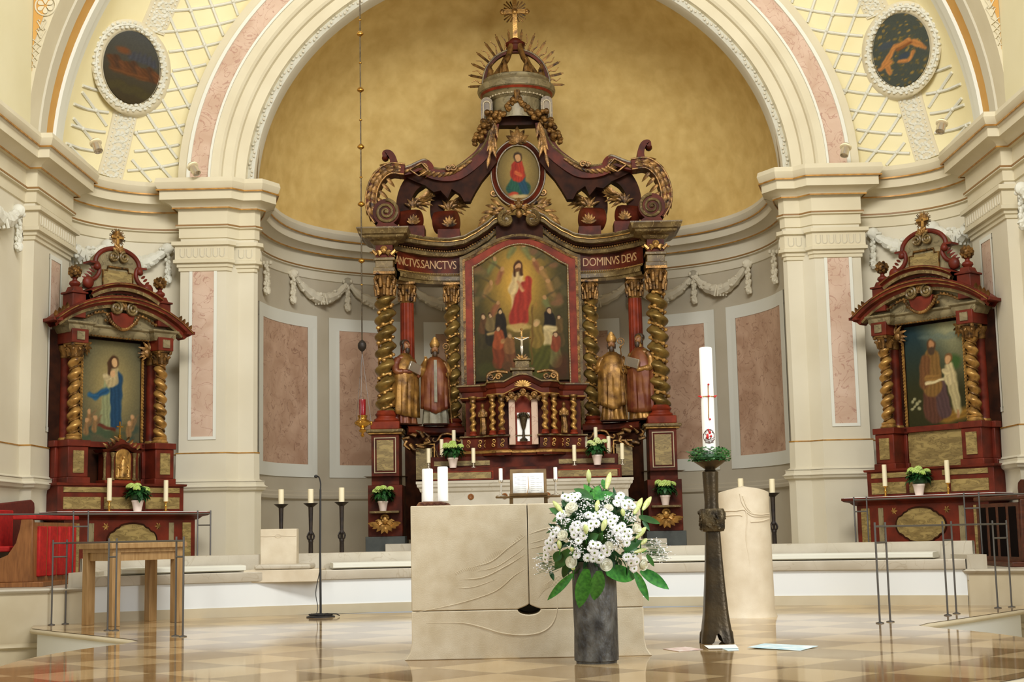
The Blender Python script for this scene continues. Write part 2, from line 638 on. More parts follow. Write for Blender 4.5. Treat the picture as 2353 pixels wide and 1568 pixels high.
AP = apse_path()
JAMB = [(-3.46, 18.62), (-3.52, 18.85)]
CORNER = [(-5.73 + 1.2 * (1 - math.cos(a)), 17.52 + 1.15 * math.sin(a)) for a in [PI / 2 * i / 10 for i in range(11)]]
LEFT = [(-5.73, 9.0), (-5.73, 16.22), (-5.6, 16.22), (-5.6, 17.5), (-5.73, 17.52)] + CORNER[1:] + [(-4.43, 18.67), (-4.43, 18.4), (-3.83, 18.4), (-3.70, 18.55), (-3.50, 18.55)] + JAMB
RIGHT = [(-x, y) for x, y in reversed(LEFT)]


def mir(path):
    return [(-x, y) for x, y in reversed(path)]


def structure(name, mb, m, **k):
    return mb.build(name, m, kind='structure', **k)


# nave wall above the cornice stands further in
wallprof = [(0, ZU - 0.7), (0, ZS - 0.02)]
wl = structure('wall_left', MB().sweep(LEFT, wallprof), 'pier')
wr = structure('wall_right', MB().sweep(RIGHT, wallprof), 'pier')
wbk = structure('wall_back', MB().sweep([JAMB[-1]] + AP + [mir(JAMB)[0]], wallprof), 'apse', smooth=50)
# nave walls over the cornice, carrying the round window
for sx, nm in ((-1, 'wall_left_upper'), (1, 'wall_right_upper')):
    mb = MB()
    x = 5.69 * sx
    # wall with a round-ended window opening
    cy_, cz_, rr, hh = 14.62, 7.38, 0.8, 0.87
    ring = [(cy_ + rr * math.cos(a), cz_ + hh * math.sin(a)) for a in [2 * PI * i / 32 for i in range(32)]]
    outr = []
    for (yy, zz) in ring:
        dy, dz = (yy - cy_), (zz - cz_)
        k = min(((16.25 - cy_) if dy > 0 else (cy_ - 9.0)) / max(abs(dy), 1e-6), ((9.2 - cz_) if dz > 0 else (cz_ - ZS)) / max(abs(dz), 1e-6))
        outr.append((cy_ + dy * k, cz_ + dz * k))
    ring3 = [(x, a, b) for a, b in ring]
    mb.grid([ring3, [(x, a, b) for a, b in outr]], 32, 2, True)
    for q in ((16.25, 9.2), (16.25, ZS), (9.0, 9.2), (9.0, ZS)):
        # corner fillers between neighbouring rays
        k = min(range(32), key=lambda i: (math.atan2(outr[i][1] - q[1], 1) ** 2 + (outr[i][0] - q[0]) ** 2 + (outr[i][1] - q[1]) ** 2))
        for d_ in (-1, 1):
            a, b = outr[k], outr[(k + d_) % 32]
            mb.add([(x, a[0], a[1]), (x, b[0], b[1]), (x, q[0], q[1])], [(0, 1, 2)])
    mb.grid([ring3, [(x + 0.35 * sx, a, b) for a, b in ring]], 32, 2, True)
    w_ = structure(nm, mb, 'nave')
for sx, nm in ((-1, 'window_1'), (1, 'window_2')):
    mb = MB()
    x = (5.69 + 0.3) * sx
    mb.add([(x, 14.62 + 0.82 * math.cos(2 * PI * i / 32), 7.38 + 0.89 * math.sin(2 * PI * i / 32)) for i in range(32)], [tuple(range(32))])
    structure(nm, mb, 'sky', smooth=0)

# entablature: one running moulding; its gilt lines are children
CPROF = [(-0.05, ZS), (0.27, ZS), (0.285, 5.41), (0.26, 5.34), (0.23, 5.31), (0.23, 5.19), (0.20, 5.185), (0.11, 5.14), (0.09, 5.11), (0.03, 5.10), (0.03, 4.90), (0.055, 4.89), (0.055, 4.855), (0.02, 4.845), (0.02, 4.72), (0.0, 4.71)]


def lines(path, spec, parent, m, nm='gilt_line'):
    for (o, z, h) in spec:
        mb = MB().sweep(path, [(o - 0.01, z), (o + 0.004, z), (o + 0.004, z - h), (o - 0.01, z - h)])
        mb.build(nm, m, parent)


GL = [(0.265, 5.322, 0.018), (0.095, 5.112, 0.016), (0.055, 4.892, 0.022)]
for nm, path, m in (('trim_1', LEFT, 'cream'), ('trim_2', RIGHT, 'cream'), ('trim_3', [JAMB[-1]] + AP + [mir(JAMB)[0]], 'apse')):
    t = structure(nm, MB().sweep(path, CPROF), 'cream' if m == 'cream' else 'pier', smooth=30)
    lines(path, [GL[0], GL[1]], t, 'goldline')
    lines(path, [GL[2]], t, 'dgold')

# dado: pedestal zone and its base mouldings
BPROF = [(0.0, 1.92), (0.025, 1.91), (0.03, 1.57), (0.06, 1.55), (0.09, 1.53), (0.09, 1.50), (0.12, 1.47), (0.10, 1.43), (0.06, 1.41), (0.05, 1.36), (0.05, 0.3)]
BPROFA = [(0.0, 1.50), (0.04, 1.48), (0.04, 1.44), (0.07, 1.42), (0.07, 1.38), (0.03, 1.35), (0.02, 0.3)]
b1 = structure('baseboard_left', MB().sweep(LEFT, BPROF), 'pier', smooth=30)
b2 = structure('baseboard_right', MB().sweep(RIGHT, BPROF), 'pier', smooth=30)
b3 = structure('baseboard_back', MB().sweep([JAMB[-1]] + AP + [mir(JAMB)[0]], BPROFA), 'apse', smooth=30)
for b, p in ((b1, LEFT), (b2, RIGHT)):
    lines(p, [(0.028, 1.915, 0.014)], b, 'goldline')
    for z in (1.545, 1.475):
        MB().sweep(p, [(0.055, z), (0.13 if z < 1.5 else 0.096, z), (0.13 if z < 1.5 else 0.096, z - 0.008), (0.055, z - 0.008)]).build('grey_strip', 'greyband', b)  # thin grey strips along the base mouldings

# pilaster capitals with a row of flutes
def capital_band(path, parent):
    mb = MB().sweep(path, [(0, 4.66), (0.10, 4.66), (0.10, 4.61), (0.06, 4.60), (0.06, 4.43), (0.08, 4.42), (0.08, 4.38), (0.04, 4.37), (0.04, 4.33), (0.02, 4.32), (0.02, 4.28), (0, 4.27)])
    c = mb.build('capital', 'cream', parent)
    mb = MB()
    for i in range(len(path) - 1):
        a, b = Vector(path[i]), Vector(path[i + 1])
        d = b - a
        if d.length < 0.12:
            continue
        k = max(1, int(round(d.length / 0.085)))
        n_ = Vector((d.y, -d.x)).normalized()
        d.normalize()
        st = (b - a).length / k
        for j in range(k):
            c0 = a + d * (st * (j + 0.5)) + n_ * 0.06
            w = st * 0.36
            pts = []
            for q in [(-w, 4.57), (-w, 4.50)] + [(w * math.cos(t), 4.49 + 0.035 * math.sin(t)) for t in [PI + PI * i / 6 for i in range(7)]] + [(w, 4.50), (w, 4.57)]:
                pts.append((c0.x + d.x * q[0], c0.y + d.y * q[0], q[1]))
            mb.tube(pts, 0.008, 5)
    mb.build('fluting', 'greyband', c)


# the capitals sit on the pilaster faces only
for sx, wall in ((-1, wl), (1, wr)):
    for seg in ([(-4.43, 18.62), (-4.43, 18.4), (-3.83, 18.4), (-3.78, 18.46)], [(-3.70, 18.56), (-3.70, 18.55), (-3.50, 18.55), (-3.48, 18.58), (-3.50, 18.75)], [(-5.72, 16.22), (-5.6, 16.22), (-5.6, 17.5), (-5.72, 17.51)]):
        capital_band(seg if sx < 0 else mir(seg), wall)


# marble panels in white painted frames
def panel(path, z0, z1, fr, m, parent, out=0.012):
    """path: plan polyline of the outer frame edge, fr: frame width"""
    P = [Vector(p) for p in path]
    L = [0]
    for i in range(1, len(P)):
        L.append(L[-1] + (P[i] - P[i - 1]).length)

    def pt(s_):
        s_ = min(max(s_, 0), L[-1])
        for i in range(1, len(L)):
            if s_ <= L[i] + 1e-9:
                t = (s_ - L[i - 1]) / max(L[i] - L[i - 1], 1e-9)
                return P[i - 1].lerp(P[i], t)
        return P[-1]
    N = max(2, len(path) * 2)

    def strip(s0, s1, za, zb, o, matn, nm, par):
        pp = [tuple(pt(s0 + (s1 - s0) * i / N)) for i in range(N + 1)]
        mb = MB().sweep(pp, [(-0.01, za), (o, za), (o, zb), (-0.01, zb)], closed_prof=True)
        for e in (pp[0], pp[-1]):
            pass
        return mb
    T = L[-1]
    pk = strip(fr, T - fr, z0 + fr, z1 - fr, out * 0.5, m, 'marble_panel', parent)
    o = pk.build('marble_panel', m, parent)
    mb = MB()
    for s0, s1, za, zb in ((0, T, z0, z0 + fr), (0, T, z1 - fr, z1), (0, fr, z0 + fr, z1 - fr), (T - fr, T, z0 + fr, z1 - fr)):
        q = strip(s0, s1, za, zb, out, 'trimw', 'f', parent)
        mb.add(q.v, q.f)
    mb.build('panel_frame', 'trimw', o)


for sx, wall in ((-1, wl), (1, wr)):
    for seg, z0, z1, fr, m in (([(-4.31, 18.4), (-3.95, 18.4)], 2.08, 4.37, 0.04, 'pink'), ([(-5.6, 16.75), (-5.6, 17.2)], 2.1, 4.22, 0.055, 'pink')):
        panel(seg if sx < 0 else mir(seg), z0, z1, fr, m, wall)


def apse_sub(x0, x1):
    """part of the apse plan between two values of X on the rear curve, measured by X from the left"""
    pts = [p for p in AP if x0 <= p[0] <= x1]

    def interp(x):
        for a, b in zip(AP[:-1], AP[1:]):
            if a[0] <= x <= b[0] and b[0] > a[0]:
                t = (x - a[0]) / (b[0] - a[0])
                return (x, a[1] + (b[1] - a[1]) * t)
    e0, e1 = interp(x0), interp(x1)
    return [e0] + [p for p in pts if x0 + 0.02 < p[0] < x1 - 0.02] + [e1]


APANELS = [(-3.72, -3.12), (-2.96, -1.86), (-1.55, -0.55), (-0.4, 0.4), (0.55, 1.55), (1.86, 2.96), (3.12, 3.72)]
for x0, x1 in APANELS:
    panel(apse_sub(x0, x1), 1.70, 4.15, 0.19, 'rose', wbk, 0.015)
for sx in (-1, 1):
    seg = [(-3.51, 18.83), (-3.735, 19.35)]
    panel(seg if sx < 0 else mir(seg), 1.85, 4.2, 0.06, 'rose', wl if sx < 0 else wr)


# stucco garlands
def garland(pts, r, parent, name='stucco_garland', drop=None, seed=0):
    rnd = random.Random(seed)
    mb = MB()
    q = bez(pts, 30)
    n = len(q)
    rad = [r * (0.45 + 0.75 * math.sin(PI * i / (n - 1)) + 0.12 * math.sin(i * 2.1)) for i in range(n)]
    mb.tube(q, rad, 8)
    for i in range(2, n - 2, 2):
        for k in range(2):
            a = rnd.uniform(0, 2 * PI)
            c = Vector(q[i]) + Vector((math.cos(a) * rad[i] * 0.7, -abs(math.sin(a)) * rad[i] * 0.7, math.sin(a) * rad[i] * 0.8))
            mb.ball(c, (rad[i] * 0.45, rad[i] * 0.4, rad[i] * 0.35), 7, 5)
    mid = Vector(q[n // 2])
    for k in range(-2, 3):
        mb.tube([mid + Vector((k * r * 0.35, -r * 0.5, r * 0.9)), mid + Vector((k * r * 0.5, -r * 1.1, -0.1 * r)), mid + Vector((k * r * 0.6, -r * 0.7, -r * 1.3))], r * 0.22, 6)
    for e in (q[0], q[-1]):
        mb.ball(e, (r * 1.0, r * 0.7, r * 1.0), 9, 6)
    return mb.build(name, 'pier' if parent is wbk else 'white', parent)


def pendant(p, L, r, parent, seed=0):
    mb = MB()
    p = Vector(p)
    n = 14
    mb.tube([p + Vector((0.012 * math.sin(i * 2.2), 0, -L * i / n)) for i in range(n + 1)], [r * (0.35 + 0.65 * i / n + 0.18 * math.sin(i * 2.4)) for i in range(n)] + [r * 0.3], 8)
    for i in range(1, n):
        a = i * 2.4
        mb.ball(p + Vector((r * 0.5 * math.cos(a), -r * 0.5, -L * i / n)), (r * 0.45, r * 0.4, r * 0.55), 7, 5)
    for k in (-1, 0, 1):
        mb.ball(p + Vector((k * r * 0.9, -r * 0.2, r * 0.2)), r * 0.6, 8, 5)
    return mb.build('stucco_pendant', 'pier' if parent is wbk else 'white', parent)


def wall_pt(x, z, out=0.06):
    """a spot on the apse wall"""
    for a, b in zip(AP[:-1], AP[1:]):
        if a[0] <= x <= b[0] and b[0] > a[0]:
            t = (x - a[0]) / (b[0] - a[0])
            d = Vector((b[0] - a[0], b[1] - a[1])).normalized()
            return (x + d.y * out, a[1] + (b[1] - a[1]) * t - d.x * out, z)


anch = [-3.70, -3.45, -2.72, -1.75, -0.6, 0.6, 1.75, 2.72, 3.45, 3.70]
for i, (a, b) in enumerate(zip(anch[:-1], anch[1:])):
    za = 4.72
    if abs(a) > 3.44 and abs(b) > 3.44:
        continue
    pts = [wall_pt(a + (b - a) * t, za - 0.30 * math.sin(PI * t) ** 0.8, 0.07) for t in [j / 8 for j in range(9)]]
    garland(pts, 0.075, wbk, seed=i)
for i, a in enumerate(anch):
    pendant(wall_pt(a, 4.72, 0.07), 0.46, 0.055, wbk, i)


def corner_pt(t, z, out=0.07):
    i = t * (len(CORNER) - 1)
    k = min(int(i), len(CORNER) - 2)
    a, b = Vector(CORNER[k]), Vector(CORNER[k + 1])
    p = a.lerp(b, i - k)
    d = (b - a).normalized()
    return (p.x + d.y * out, p.y - d.x * out, z)


for sx, wall in ((-1, wl), (1, wr)):
    def mm(p):
        return p if sx < 0 else (-p[0], p[1], p[2])
    garland([mm(corner_pt(t, 4.62 - 0.2 * math.sin(PI * (t - 0.02) / 0.46))) for t in [0.02 + 0.46 * j / 8 for j in range(9)]], 0.085, wall, seed=21)
    garland([mm(corner_pt(t, 4.62 - 0.2 * math.sin(PI * (t - 0.5) / 0.43))) for t in [0.5 + 0.43 * j / 8 for j in range(9)]], 0.085, wall, seed=22)
    pendant(mm(corner_pt(0.94, 4.6)), 0.45, 0.05, wall)
    pendant(mm(corner_pt(0.49, 4.6)), 0.40, 0.05, wall)
    garland([mm((-5.68, 14.9 + 1.0 * t, 4.55 - 0.22 * math.sin(PI * t))) for t in [j / 8 for j in range(9)]], 0.08, wall, seed=23)
    pendant(mm((-5.68, 15.95, 4.5)), 0.42, 0.05, wall)

# ------------------------------------------------------------------ arches and vault
A1, B1 = 3.53, 3.13          # inner chancel arch half-width and rise
ZA = ZS - 0.03


def ring(a, b, y, n=72, z=ZA):
    return [(-a * math.cos(PI * i / n), y, z + b * math.sin(PI * i / n)) for i in range(n + 1)]


def ringsweep(prof, n=72, z=ZA, a=A1, b=B1):
    """prof: (offset outwards, depth y)"""
    mb = MB()
    mb.grid([ring(a + o, b + o, y, n, z) for o, y in prof], n + 1, len(prof))
    return mb


arch = structure('trim_4', ringsweep([(0.0, 19.0), (0.0, 18.80), (0.015, 18.74)]), 'pier', smooth=40)
ringsweep([(0.10, 18.74), (0.11, 18.66), (0.24, 18.64), (0.25, 18.585), (0.28, 18.56), (0.39, 18.54), (0.40, 18.49), (0.43, 18.46), (0.53, 18.45)]).build('stepped_moulding', 'cream', arch, smooth=25)
ringsweep([(0.53, 18.47), (0.53, 18.42), (0.56, 18.42), (0.56, 18.47)]).build('white_fillet', 'trimw', arch)
ringsweep([(0.56, 18.45), (0.80, 18.45)]).build('marble_band', 'pink', arch)
ringsweep([(0.80, 18.47), (0.80, 18.42), (0.845, 18.42), (0.845, 18.47)]).build('white_fillet', 'trimw', arch)
ringsweep([(0.845, 18.45), (0.96, 18.45), (0.96, 18.62)]).build('outer_band', 'cream', arch)
# ribbon with carved ornament
rb = ringsweep([(0.015, 18.74), (0.05, 18.70), (0.10, 18.74)]).build('ornament_ribbon', 'white', arch)
mb = MB()
rnd = random.Random(3)
nn = 190
for i in range(nn):
    t = PI * (i + 0.5) / nn
    o = 0.055 + 0.022 * math.sin(i * 1.3)
    c = (-(A1 + o) * math.cos(t), 18.695, ZA + (B1 + o) * math.sin(t))
    mb.ball(c, (0.018, 0.012, 0.018), 6, 4)
mb.build('carved_blossoms', 'greyband', rb)

# transverse arch of the nave
A2, B2 = 5.73, 5.0
tr = structure('trim_5', ringsweep([(0.75, 16.25), (0.0, 16.25), (0.0, 16.62)], a=A2, b=B2), 'cream', smooth=30)
ringsweep([(0.0, 16.62), (-0.02, 16.64), (-0.02, 16.85), (0.0, 16.87)], a=A2, b=B2).build('grey_band', 'greyband', tr)
ringsweep([(0.0, 16.87), (0.0, 17.12)], a=A2, b=B2).build('ochre_band', 'ochreband', tr)
ringsweep([(0.0, 17.12), (-0.035, 17.14), (-0.035, 17.30), (0.0, 17.34), (0.0, 17.5)], a=A2, b=B2).build('white_rib', 'trimw', tr)
# stencilled ornament on the face of the arch
for sx in (-1, 1):
    mb = MB()
    t0, t1 = 0.17, 0.62
    n = 24
    row0, row1 = [], []
    for i in range(n + 1):
        t = t0 + (t1 - t0) * i / n
        z = ZA + (B2 + 0.1) * math.sin(t) * 1.0
        xo = 5.683
        xi = (A2 + 0.10) * math.cos(t)
        row0.append((sx * xo, 16.238, z + 0.0))
        row1.append((sx * min(xi, xo - 0.004), 16.238, z))
    mb.grid([row0, row1], n + 1, 2)
    st = mb.build('stencil_ground', 'ochreband', tr)
    mb = MB()
    # cream rosettes and scrolls on the ochre ground
    def rosette(c, r):
        for k in range(6):
            a = PI / 6 + k * PI / 3
            q = [(c[0] + r * (0.55 + 0.4 * math.cos(b)) * math.cos(a + 0.42 * math.sin(b)), c[1] + r * (0.55 + 0.4 * math.cos(b)) * math.sin(a + 0.42 * math.sin(b))) for b in [2 * PI * j / 12 for j in range(12)]]
            mb.prism([(p[0] * sx, p[1]) for p in q], 16.228, 16.236)
    def ringo(c, r, w):
        mb.tube([(sx * (c[0] + r * math.cos(2 * PI * j / 28)), 16.234, c[1] + r * math.sin(2 * PI * j / 28)) for j in range(28)], w, 6, closed=True)
    rosette((5.54, 7.10), 0.105)
    ringo((5.54, 7.10), 0.12, 0.010)
    rosette((5.50, 7.52), 0.13)
    ringo((5.50, 7.52), 0.15, 0.012)
    for (x_, z_) in ((5.58, 6.87), (5.585, 6.76)):
        for s2 in (-1, 1):
            mb.tube([(sx * (x_ + s2 * p[0]), 16.234, z_ + p[1]) for p in [(0, -0.06), (0.03, 0.0), (0.055, 0.04), (0.035, 0.06), (0.02, 0.04)]], 0.008, 6)
    for k in range(4):
        z_ = 6.66 - 0.085 * k
        w_ = 0.10 - 0.02 * k
        mb.tube([(sx * 5.68, 16.234, z_ + 0.03), (sx * (5.68 - w_), 16.234, z_ - 0.055)], 0.006, 5)
        mb.tube([(sx * 5.68, 16.234, z_ - 0.055), (sx * (5.68 - w_), 16.234, z_ + 0.03)], 0.006, 5)
    mb.build('stencil_ornament', 'cream', st)

# the vault shell between the two arches
def shell(t, s_, out=0.0):
    """t 0..pi along the arch, s_ 0 (nave side) .. 1 (chancel side)"""
    c, q = math.cos(s_ * PI / 2), math.sin(s_ * PI / 2)
    a = A1 + 0.96 + (A2 - A1 - 0.96) * c
    b = (B1 + 0.96) + (B2 - B1 - 0.96) * c
    y = 17.5 + 1.08 * q
    p = Vector((-a * math.cos(t), y, ZA + b * math.sin(t)))
    if out:
        e = 0.01
        def raw(t, s_):
            return shell(t, s_)
        du = raw(t + e, s_) - raw(t - e, s_)
        dv = raw(t, min(s_ + e, 1)) - raw(t, max(s_ - e, 0))
        nrm = du.cross(dv).normalized()
        if nrm.y > 0:
            nrm = -nrm
        p = p + nrm * out
    return p


NT, NS = 80, 14
vault = structure('ceiling', MB().grid([[tuple(shell(PI * i / NT, j / NS)) for i in range(NT + 1)] for j in range(NS + 1)], NT + 1, NS + 1), 'field', smooth=60)


def shell_at(px, py):
    best = None
    for i in range(0, 161):
        t = PI * i / 160
        for j in range(0, 41):
            p = proj(shell(t, j / 40))
            d = (p[0] - px) ** 2 + (p[1] - py) ** 2
            if best is None or d < best[0]:
                best = (d, t, j / 40)
    t0, s0 = best[1], best[2]
    st = PI / 160
    for _ in range(7):
        for dt in (-1, 0, 1):
            for ds in (-1, 0, 1):
                t, s_ = t0 + dt * st, min(max(s0 + ds * st, 0), 1)
                p = proj(shell(t, s_))
                d = (p[0] - px) ** 2 + (p[1] - py) ** 2
                if d < best[0]:
                    best = (d, t, s_)
        t0, s0 = best[1], best[2]
        st /= 2
    return t0, s0


def shell_xz(x, z, o=0.0):
    """the spot of the shell that stands behind (x, z)"""
    z -= ZA
    lo_, hi_ = 0.0, 1.0
    for _ in range(30):
        m_ = (lo_ + hi_) / 2
        c = math.cos(m_ * PI / 2)
        a = A1 + 0.96 + (A2 - A1 - 0.96) * c
        b = (B1 + 0.96) + (B2 - B1 - 0.96) * c
        if (x / a) ** 2 + (z / b) ** 2 < 1:
            lo_ = m_
        else:
            hi_ = m_
    s_ = (lo_ + hi_) / 2
    c = math.cos(s_ * PI / 2)
    a = A1 + 0.96 + (A2 - A1 - 0.96) * c
    b = (B1 + 0.96) + (B2 - B1 - 0.96) * c
    t = math.atan2(z / b, -x / a)
    return shell(t, s_, o), s_


OC = (-5.04, 7.0)                       # centre of the oval in front view
OAX = Vector((0.20, 0.98)).normalized()  # its long axis
OBX = Vector((OAX.y, -OAX.x))
OAX2 = Vector((0.42, 0.91)).normalized()


def oval_uv(x, z):
    d = Vector((x - OC[0], z - OC[1]))
    return d.dot(OBX), d.dot(OAX)


for sx in (-1, 1):
    def P4(x, z, o):
        p, s_ = shell_xz(x, z, o)
        return (p.x if sx < 0 else -p.x, p.y, p.z)

    def free(x, z):
        u, v = oval_uv(x, z)
        if (u / 0.41) ** 2 + (v / 0.61) ** 2 < 1 or abs(u) < 0.15:
            return False
        if z < ZS + 0.02 or z > 8.9:
            return False
        s_ = shell_xz(x, z)[1]
        return 0.02 < s_ < 0.985
    bat, kn = MB(), MB()
    nodes_ = []

    def runs(pts):
        run = []
        for p in pts + [None]:
            if p is not None and free(*p):
                run.append(p)
            else:
                if len(run) > 3:
                    bat.tube([P4(x, z, 0.012) for x, z in run[::2] + [run[-1]]], 0.021, 6, flat=1.0)
                run = []
    fa, fb = [], []
    for k in range(0, 19):
        fa.append([(x, 5.3 + 0.255 * k + 0.15 * (x + 5.7) + 0.03 * (x + 5.7) ** 2) for x in np.arange(-5.75, -2.2, 0.04)])
        runs(fa[-1])
    for k in range(-8, 16):
        x, z = -5.9 + 0.30 * k, 9.0
        ln = []
        while z > 5.4 and x < -2.0:
            ln.append((x, z))
            sl = 1.05 + 0.75 * max(z - 5.5, 0)
            x += 0.04 / sl
            z -= 0.04
        fb.append(ln)
        runs(ln)
    for ln in fb:
        for k in range(19 if ln else 0):
            best = min(ln, key=lambda p: abs(p[1] - (5.3 + 0.255 * k + 0.15 * (p[0] + 5.7) + 0.03 * (p[0] + 5.7) ** 2)))
            if abs(best[1] - (5.3 + 0.255 * k + 0.15 * (best[0] + 5.7) + 0.03 * (best[0] + 5.7) ** 2)) < 0.05 and free(*best):
                kn.ball(P4(best[0], best[1], 0.024), 0.028, 7, 5)
    bat.build('lattice_batten', 'white', vault)
    kn.build('lattice_knob', 'white', vault)
    strip, orn = MB(), MB()
    rnd = random.Random(5)
    for (v0, v1) in ((-1.50, -0.55), (0.55, 1.35)):
        rows = []
        for i in range(15):
            v = v0 + (v1 - v0) * i / 14
            c = Vector(OC) + (OAX if v < 0 else OAX2) * v
            rows.append([P4(c.x + OBX.x * u, c.y + OBX.y * u, o) for u, o in ((-0.135, 0.0), (-0.13, 0.018), (0.13, 0.018), (0.135, 0.0))])
        strip.grid(rows, 4, 15)
        n = int((v1 - v0) / 0.028)
        for i in range(n):
            v = v0 + (v1 - v0) * (i + 0.5) / n
            c = Vector(OC) + (OAX if v < 0 else OAX2) * v
            for u, r in ((0.06 * math.sin(i * 0.9), 0.026), (-0.07 * math.sin(i * 0.9 + 0.5), 0.02), (0.10 * (1 if i % 2 else -1), 0.014)):
                orn.ball(P4(c.x + OBX.x * u, c.y + OBX.y * u, 0.026), (r, r * 0.8, r * 0.8 + 0.01 * rnd.random()), 6, 4)
        for ph in (0, PI):
            pts = []
            for i in range(50):
                c = Vector(OC) + (OAX if v0 < 0 else OAX2) * (v0 + (v1 - v0) * i / 49)
                u = 0.07 * math.sin(i * 0.62 + ph)
                pts.append(P4(c.x + OBX.x * u, c.y + OBX.y * u, 0.024))
            orn.tube(pts, 0.011, 6)
    sb = strip.build('strip_ground', 'cream', vault)
    orn.build('strip_ornament', 'white', sb)

# semi-dome of the apse
mb = MB()
rows = []
plan = [(-3.50, 18.78)] + [(x * 0.985, y) for x, y in AP] + [(3.50, 18.78)]
for j in range(25):
    e = PI / 2 * j / 24
    c, s_ = math.cos(e), math.sin(e)
    rows.append([(x * c, 18.78 + (y - 18.78) * c, ZS - 0.03 + 4.25 * s_) for x, y in plan])
mb.grid(rows, len(plan), 25)
structure('wall_dome', mb, 'ochre', smooth=70)

# ------------------------------------------------------------------ floors
def tongue():
    out = [(-5.2, 15.4), (-4.72, 13.87), (-4.3, 13.33), (-3.75, 12.65), (-3.3, 12.1), (-3.16, 11.85)]
    c, R = (0, 10.1), 3.52
    a0 = math.atan2(11.55 - 10.1, -3.21)
    a1 = 2 * PI + math.atan2(11.55 - 10.1, 3.21)
    n = 64
    for i in range(n + 1):
        a = a0 + (a1 - a0) * i / n
        out.append((R * math.cos(a), 10.1 + R * math.sin(a)))
    out += [(3.16, 11.85), (3.3, 12.1), (3.75, 12.65), (4.3, 13.33), (4.72, 13.87), (5.2, 15.4)]
    return out


TG = tongue()
mb = MB()
mb.add([(x, y, 0.0) for x, y in TG], [tuple(range(len(TG)))])
fl = structure('floor', mb, 'floor', smooth=0)
edge = structure('trim_6', MB().sweep(TG, [(-0.30, -0.002), (-0.02, -0.002), (0.0, -0.006), (0.02, -0.022), (0.02, -0.034), (0.0, -0.05), (-0.10, -0.052)]), 'step', smooth=60)
structure('trim_7', MB().sweep(TG, [(-0.05, -0.05), (-0.05, -0.36)]), 'whitewall')
mb = MB()
mb.add([(-8, -8, -0.34), (8, -8, -0.34), (8, 19, -0.34), (-8, 19, -0.34)], [(0, 1, 2, 3)])
structure('floor_nave', mb, 'step', smooth=0)

# curved stone bench behind the altar island: skirting, white front, seat block, kerb
BN = [(-4.42 + 8.84 * i / 60, 15.75 - 0.056 * (-4.42 + 8.84 * i / 60) ** 2) for i in range(61)]
BNR = list(reversed(BN))
structure('trim_8', MB().sweep(BN, [(0.0, 0.36), (0.0, 0.09)]), 'whitewall')
structure('baseboard_bench', MB().sweep(BN, [(0.0, 0.098), (0.012, 0.098), (0.012, 0.0)]), 'step')
seatb = structure('trim_9', MB().sweep(BN, [(-0.1, 0.36), (0.03, 0.36), (0.035, 0.37), (0.035, 0.45), (0.03, 0.458), (-0.46, 0.458), (-0.46, 0.63), (-0.47, 0.635), (-0.60, 0.635), (-0.61, 0.63), (-0.61, 0.3)]), 'stone', smooth=30)
for x0, x1 in ((-4.15, -2.92), (-2.16, 4.15)):
    pth = [p for p in BN if x0 <= p[0] <= x1]
    mb = MB()
    q = MB().sweep(pth, [(-0.42, 0.47), (-0.05, 0.47), (-0.03, 0.48), (-0.03, 0.515), (-0.05, 0.528), (-0.42, 0.53)], closed_prof=True)
    k = len(q.v) // len(pth)
    q.f.append(tuple(range(k)))
    q.f.append(tuple(len(q.v) - 1 - i for i in range(k)))
    q.mi.extend([0, 0])
    q.build('seat_plank', 'trimw', seatb)
# bench ends
for sx in (-1, 1):
    mb = MB().box(4.42 if sx > 0 else -4.62, 4.62 if sx > 0 else -4.42, 14.62, 15.3, 0.25, 0.50)
    structure('trim_%d' % (10 if sx < 0 else 11), mb, 'stone')
# upper floor behind the bench and the raised pew floors
mb = MB()
up = [(x, y + 0.5) for x, y in BN]
poly = [(-5.8, 14.9)] + [(-4.6, 15.2)] + up + [(4.6, 15.2), (5.8, 14.9), (5.8, 22.9), (-5.8, 22.9)]
mb.add([(x, y, ZU) for x, y in poly], [tuple(range(len(poly)))])
structure('floor_upper', mb, 'step', smooth=0)
for sx, nm in ((-1, 'left'), (1, 'right')):
    p = [(-4.40, 14.75), (-4.43, 14.62), (-4.8, 14.42), (-5.3, 14.25), (-5.9, 14.15), (-6.6, 14.1)]
    w = [(-4.30, 15.4)] + p
    if sx > 0:
        path = [(-x, y) for x, y in p]
        sgn = 1
    else:
        path = list(reversed(p))
        sgn = 1
    mb = MB().sweep(path, [(-0.10, ZU), (0.02, ZU - 0.002), (0.035, ZU - 0.02), (0.02, ZU - 0.045), (0.0, ZU - 0.05)], side=sgn)
    structure('trim_%s_nosing' % nm, mb, 'stone', smooth=60)
    mb = MB().sweep(path, [(0.0, ZU - 0.05), (0.0, -0.17), (0.02, -0.18)], side=sgn)
    structure('trim_%s_riser' % nm, mb, 'step')
    mb = MB().sweep(path, [(0.0, -0.17), (0.30, -0.172), (0.315, -0.19), (0.30, -0.205), (0.28, -0.21), (0.28, -0.34)], side=sgn)
    structure('trim_%s_step' % nm, mb, 'step', smooth=50)
    mb = MB()
    pp = [(-4.42, 15.5)] + p + [(-6.6, 16.2), (-4.42, 16.2)]
    mb.add([((-x if sx > 0 else x), y, ZU - 0.001) for x, y in pp], [tuple(range(len(pp)))])
    structure('floor_%s' % nm, mb, 'stone', smooth=0)
# stone steps under the high altar
mb = MB().box(-2.3, 2.3, 19.3, 22, ZU, 0.52)
structure('trim_12', mb, 'stone', bevel=0.01)
mb = MB().box(-1.9, 1.9, 19.55, 22, 0.52, 0.70)
structure('trim_13', mb, 'stone', bevel=0.01)
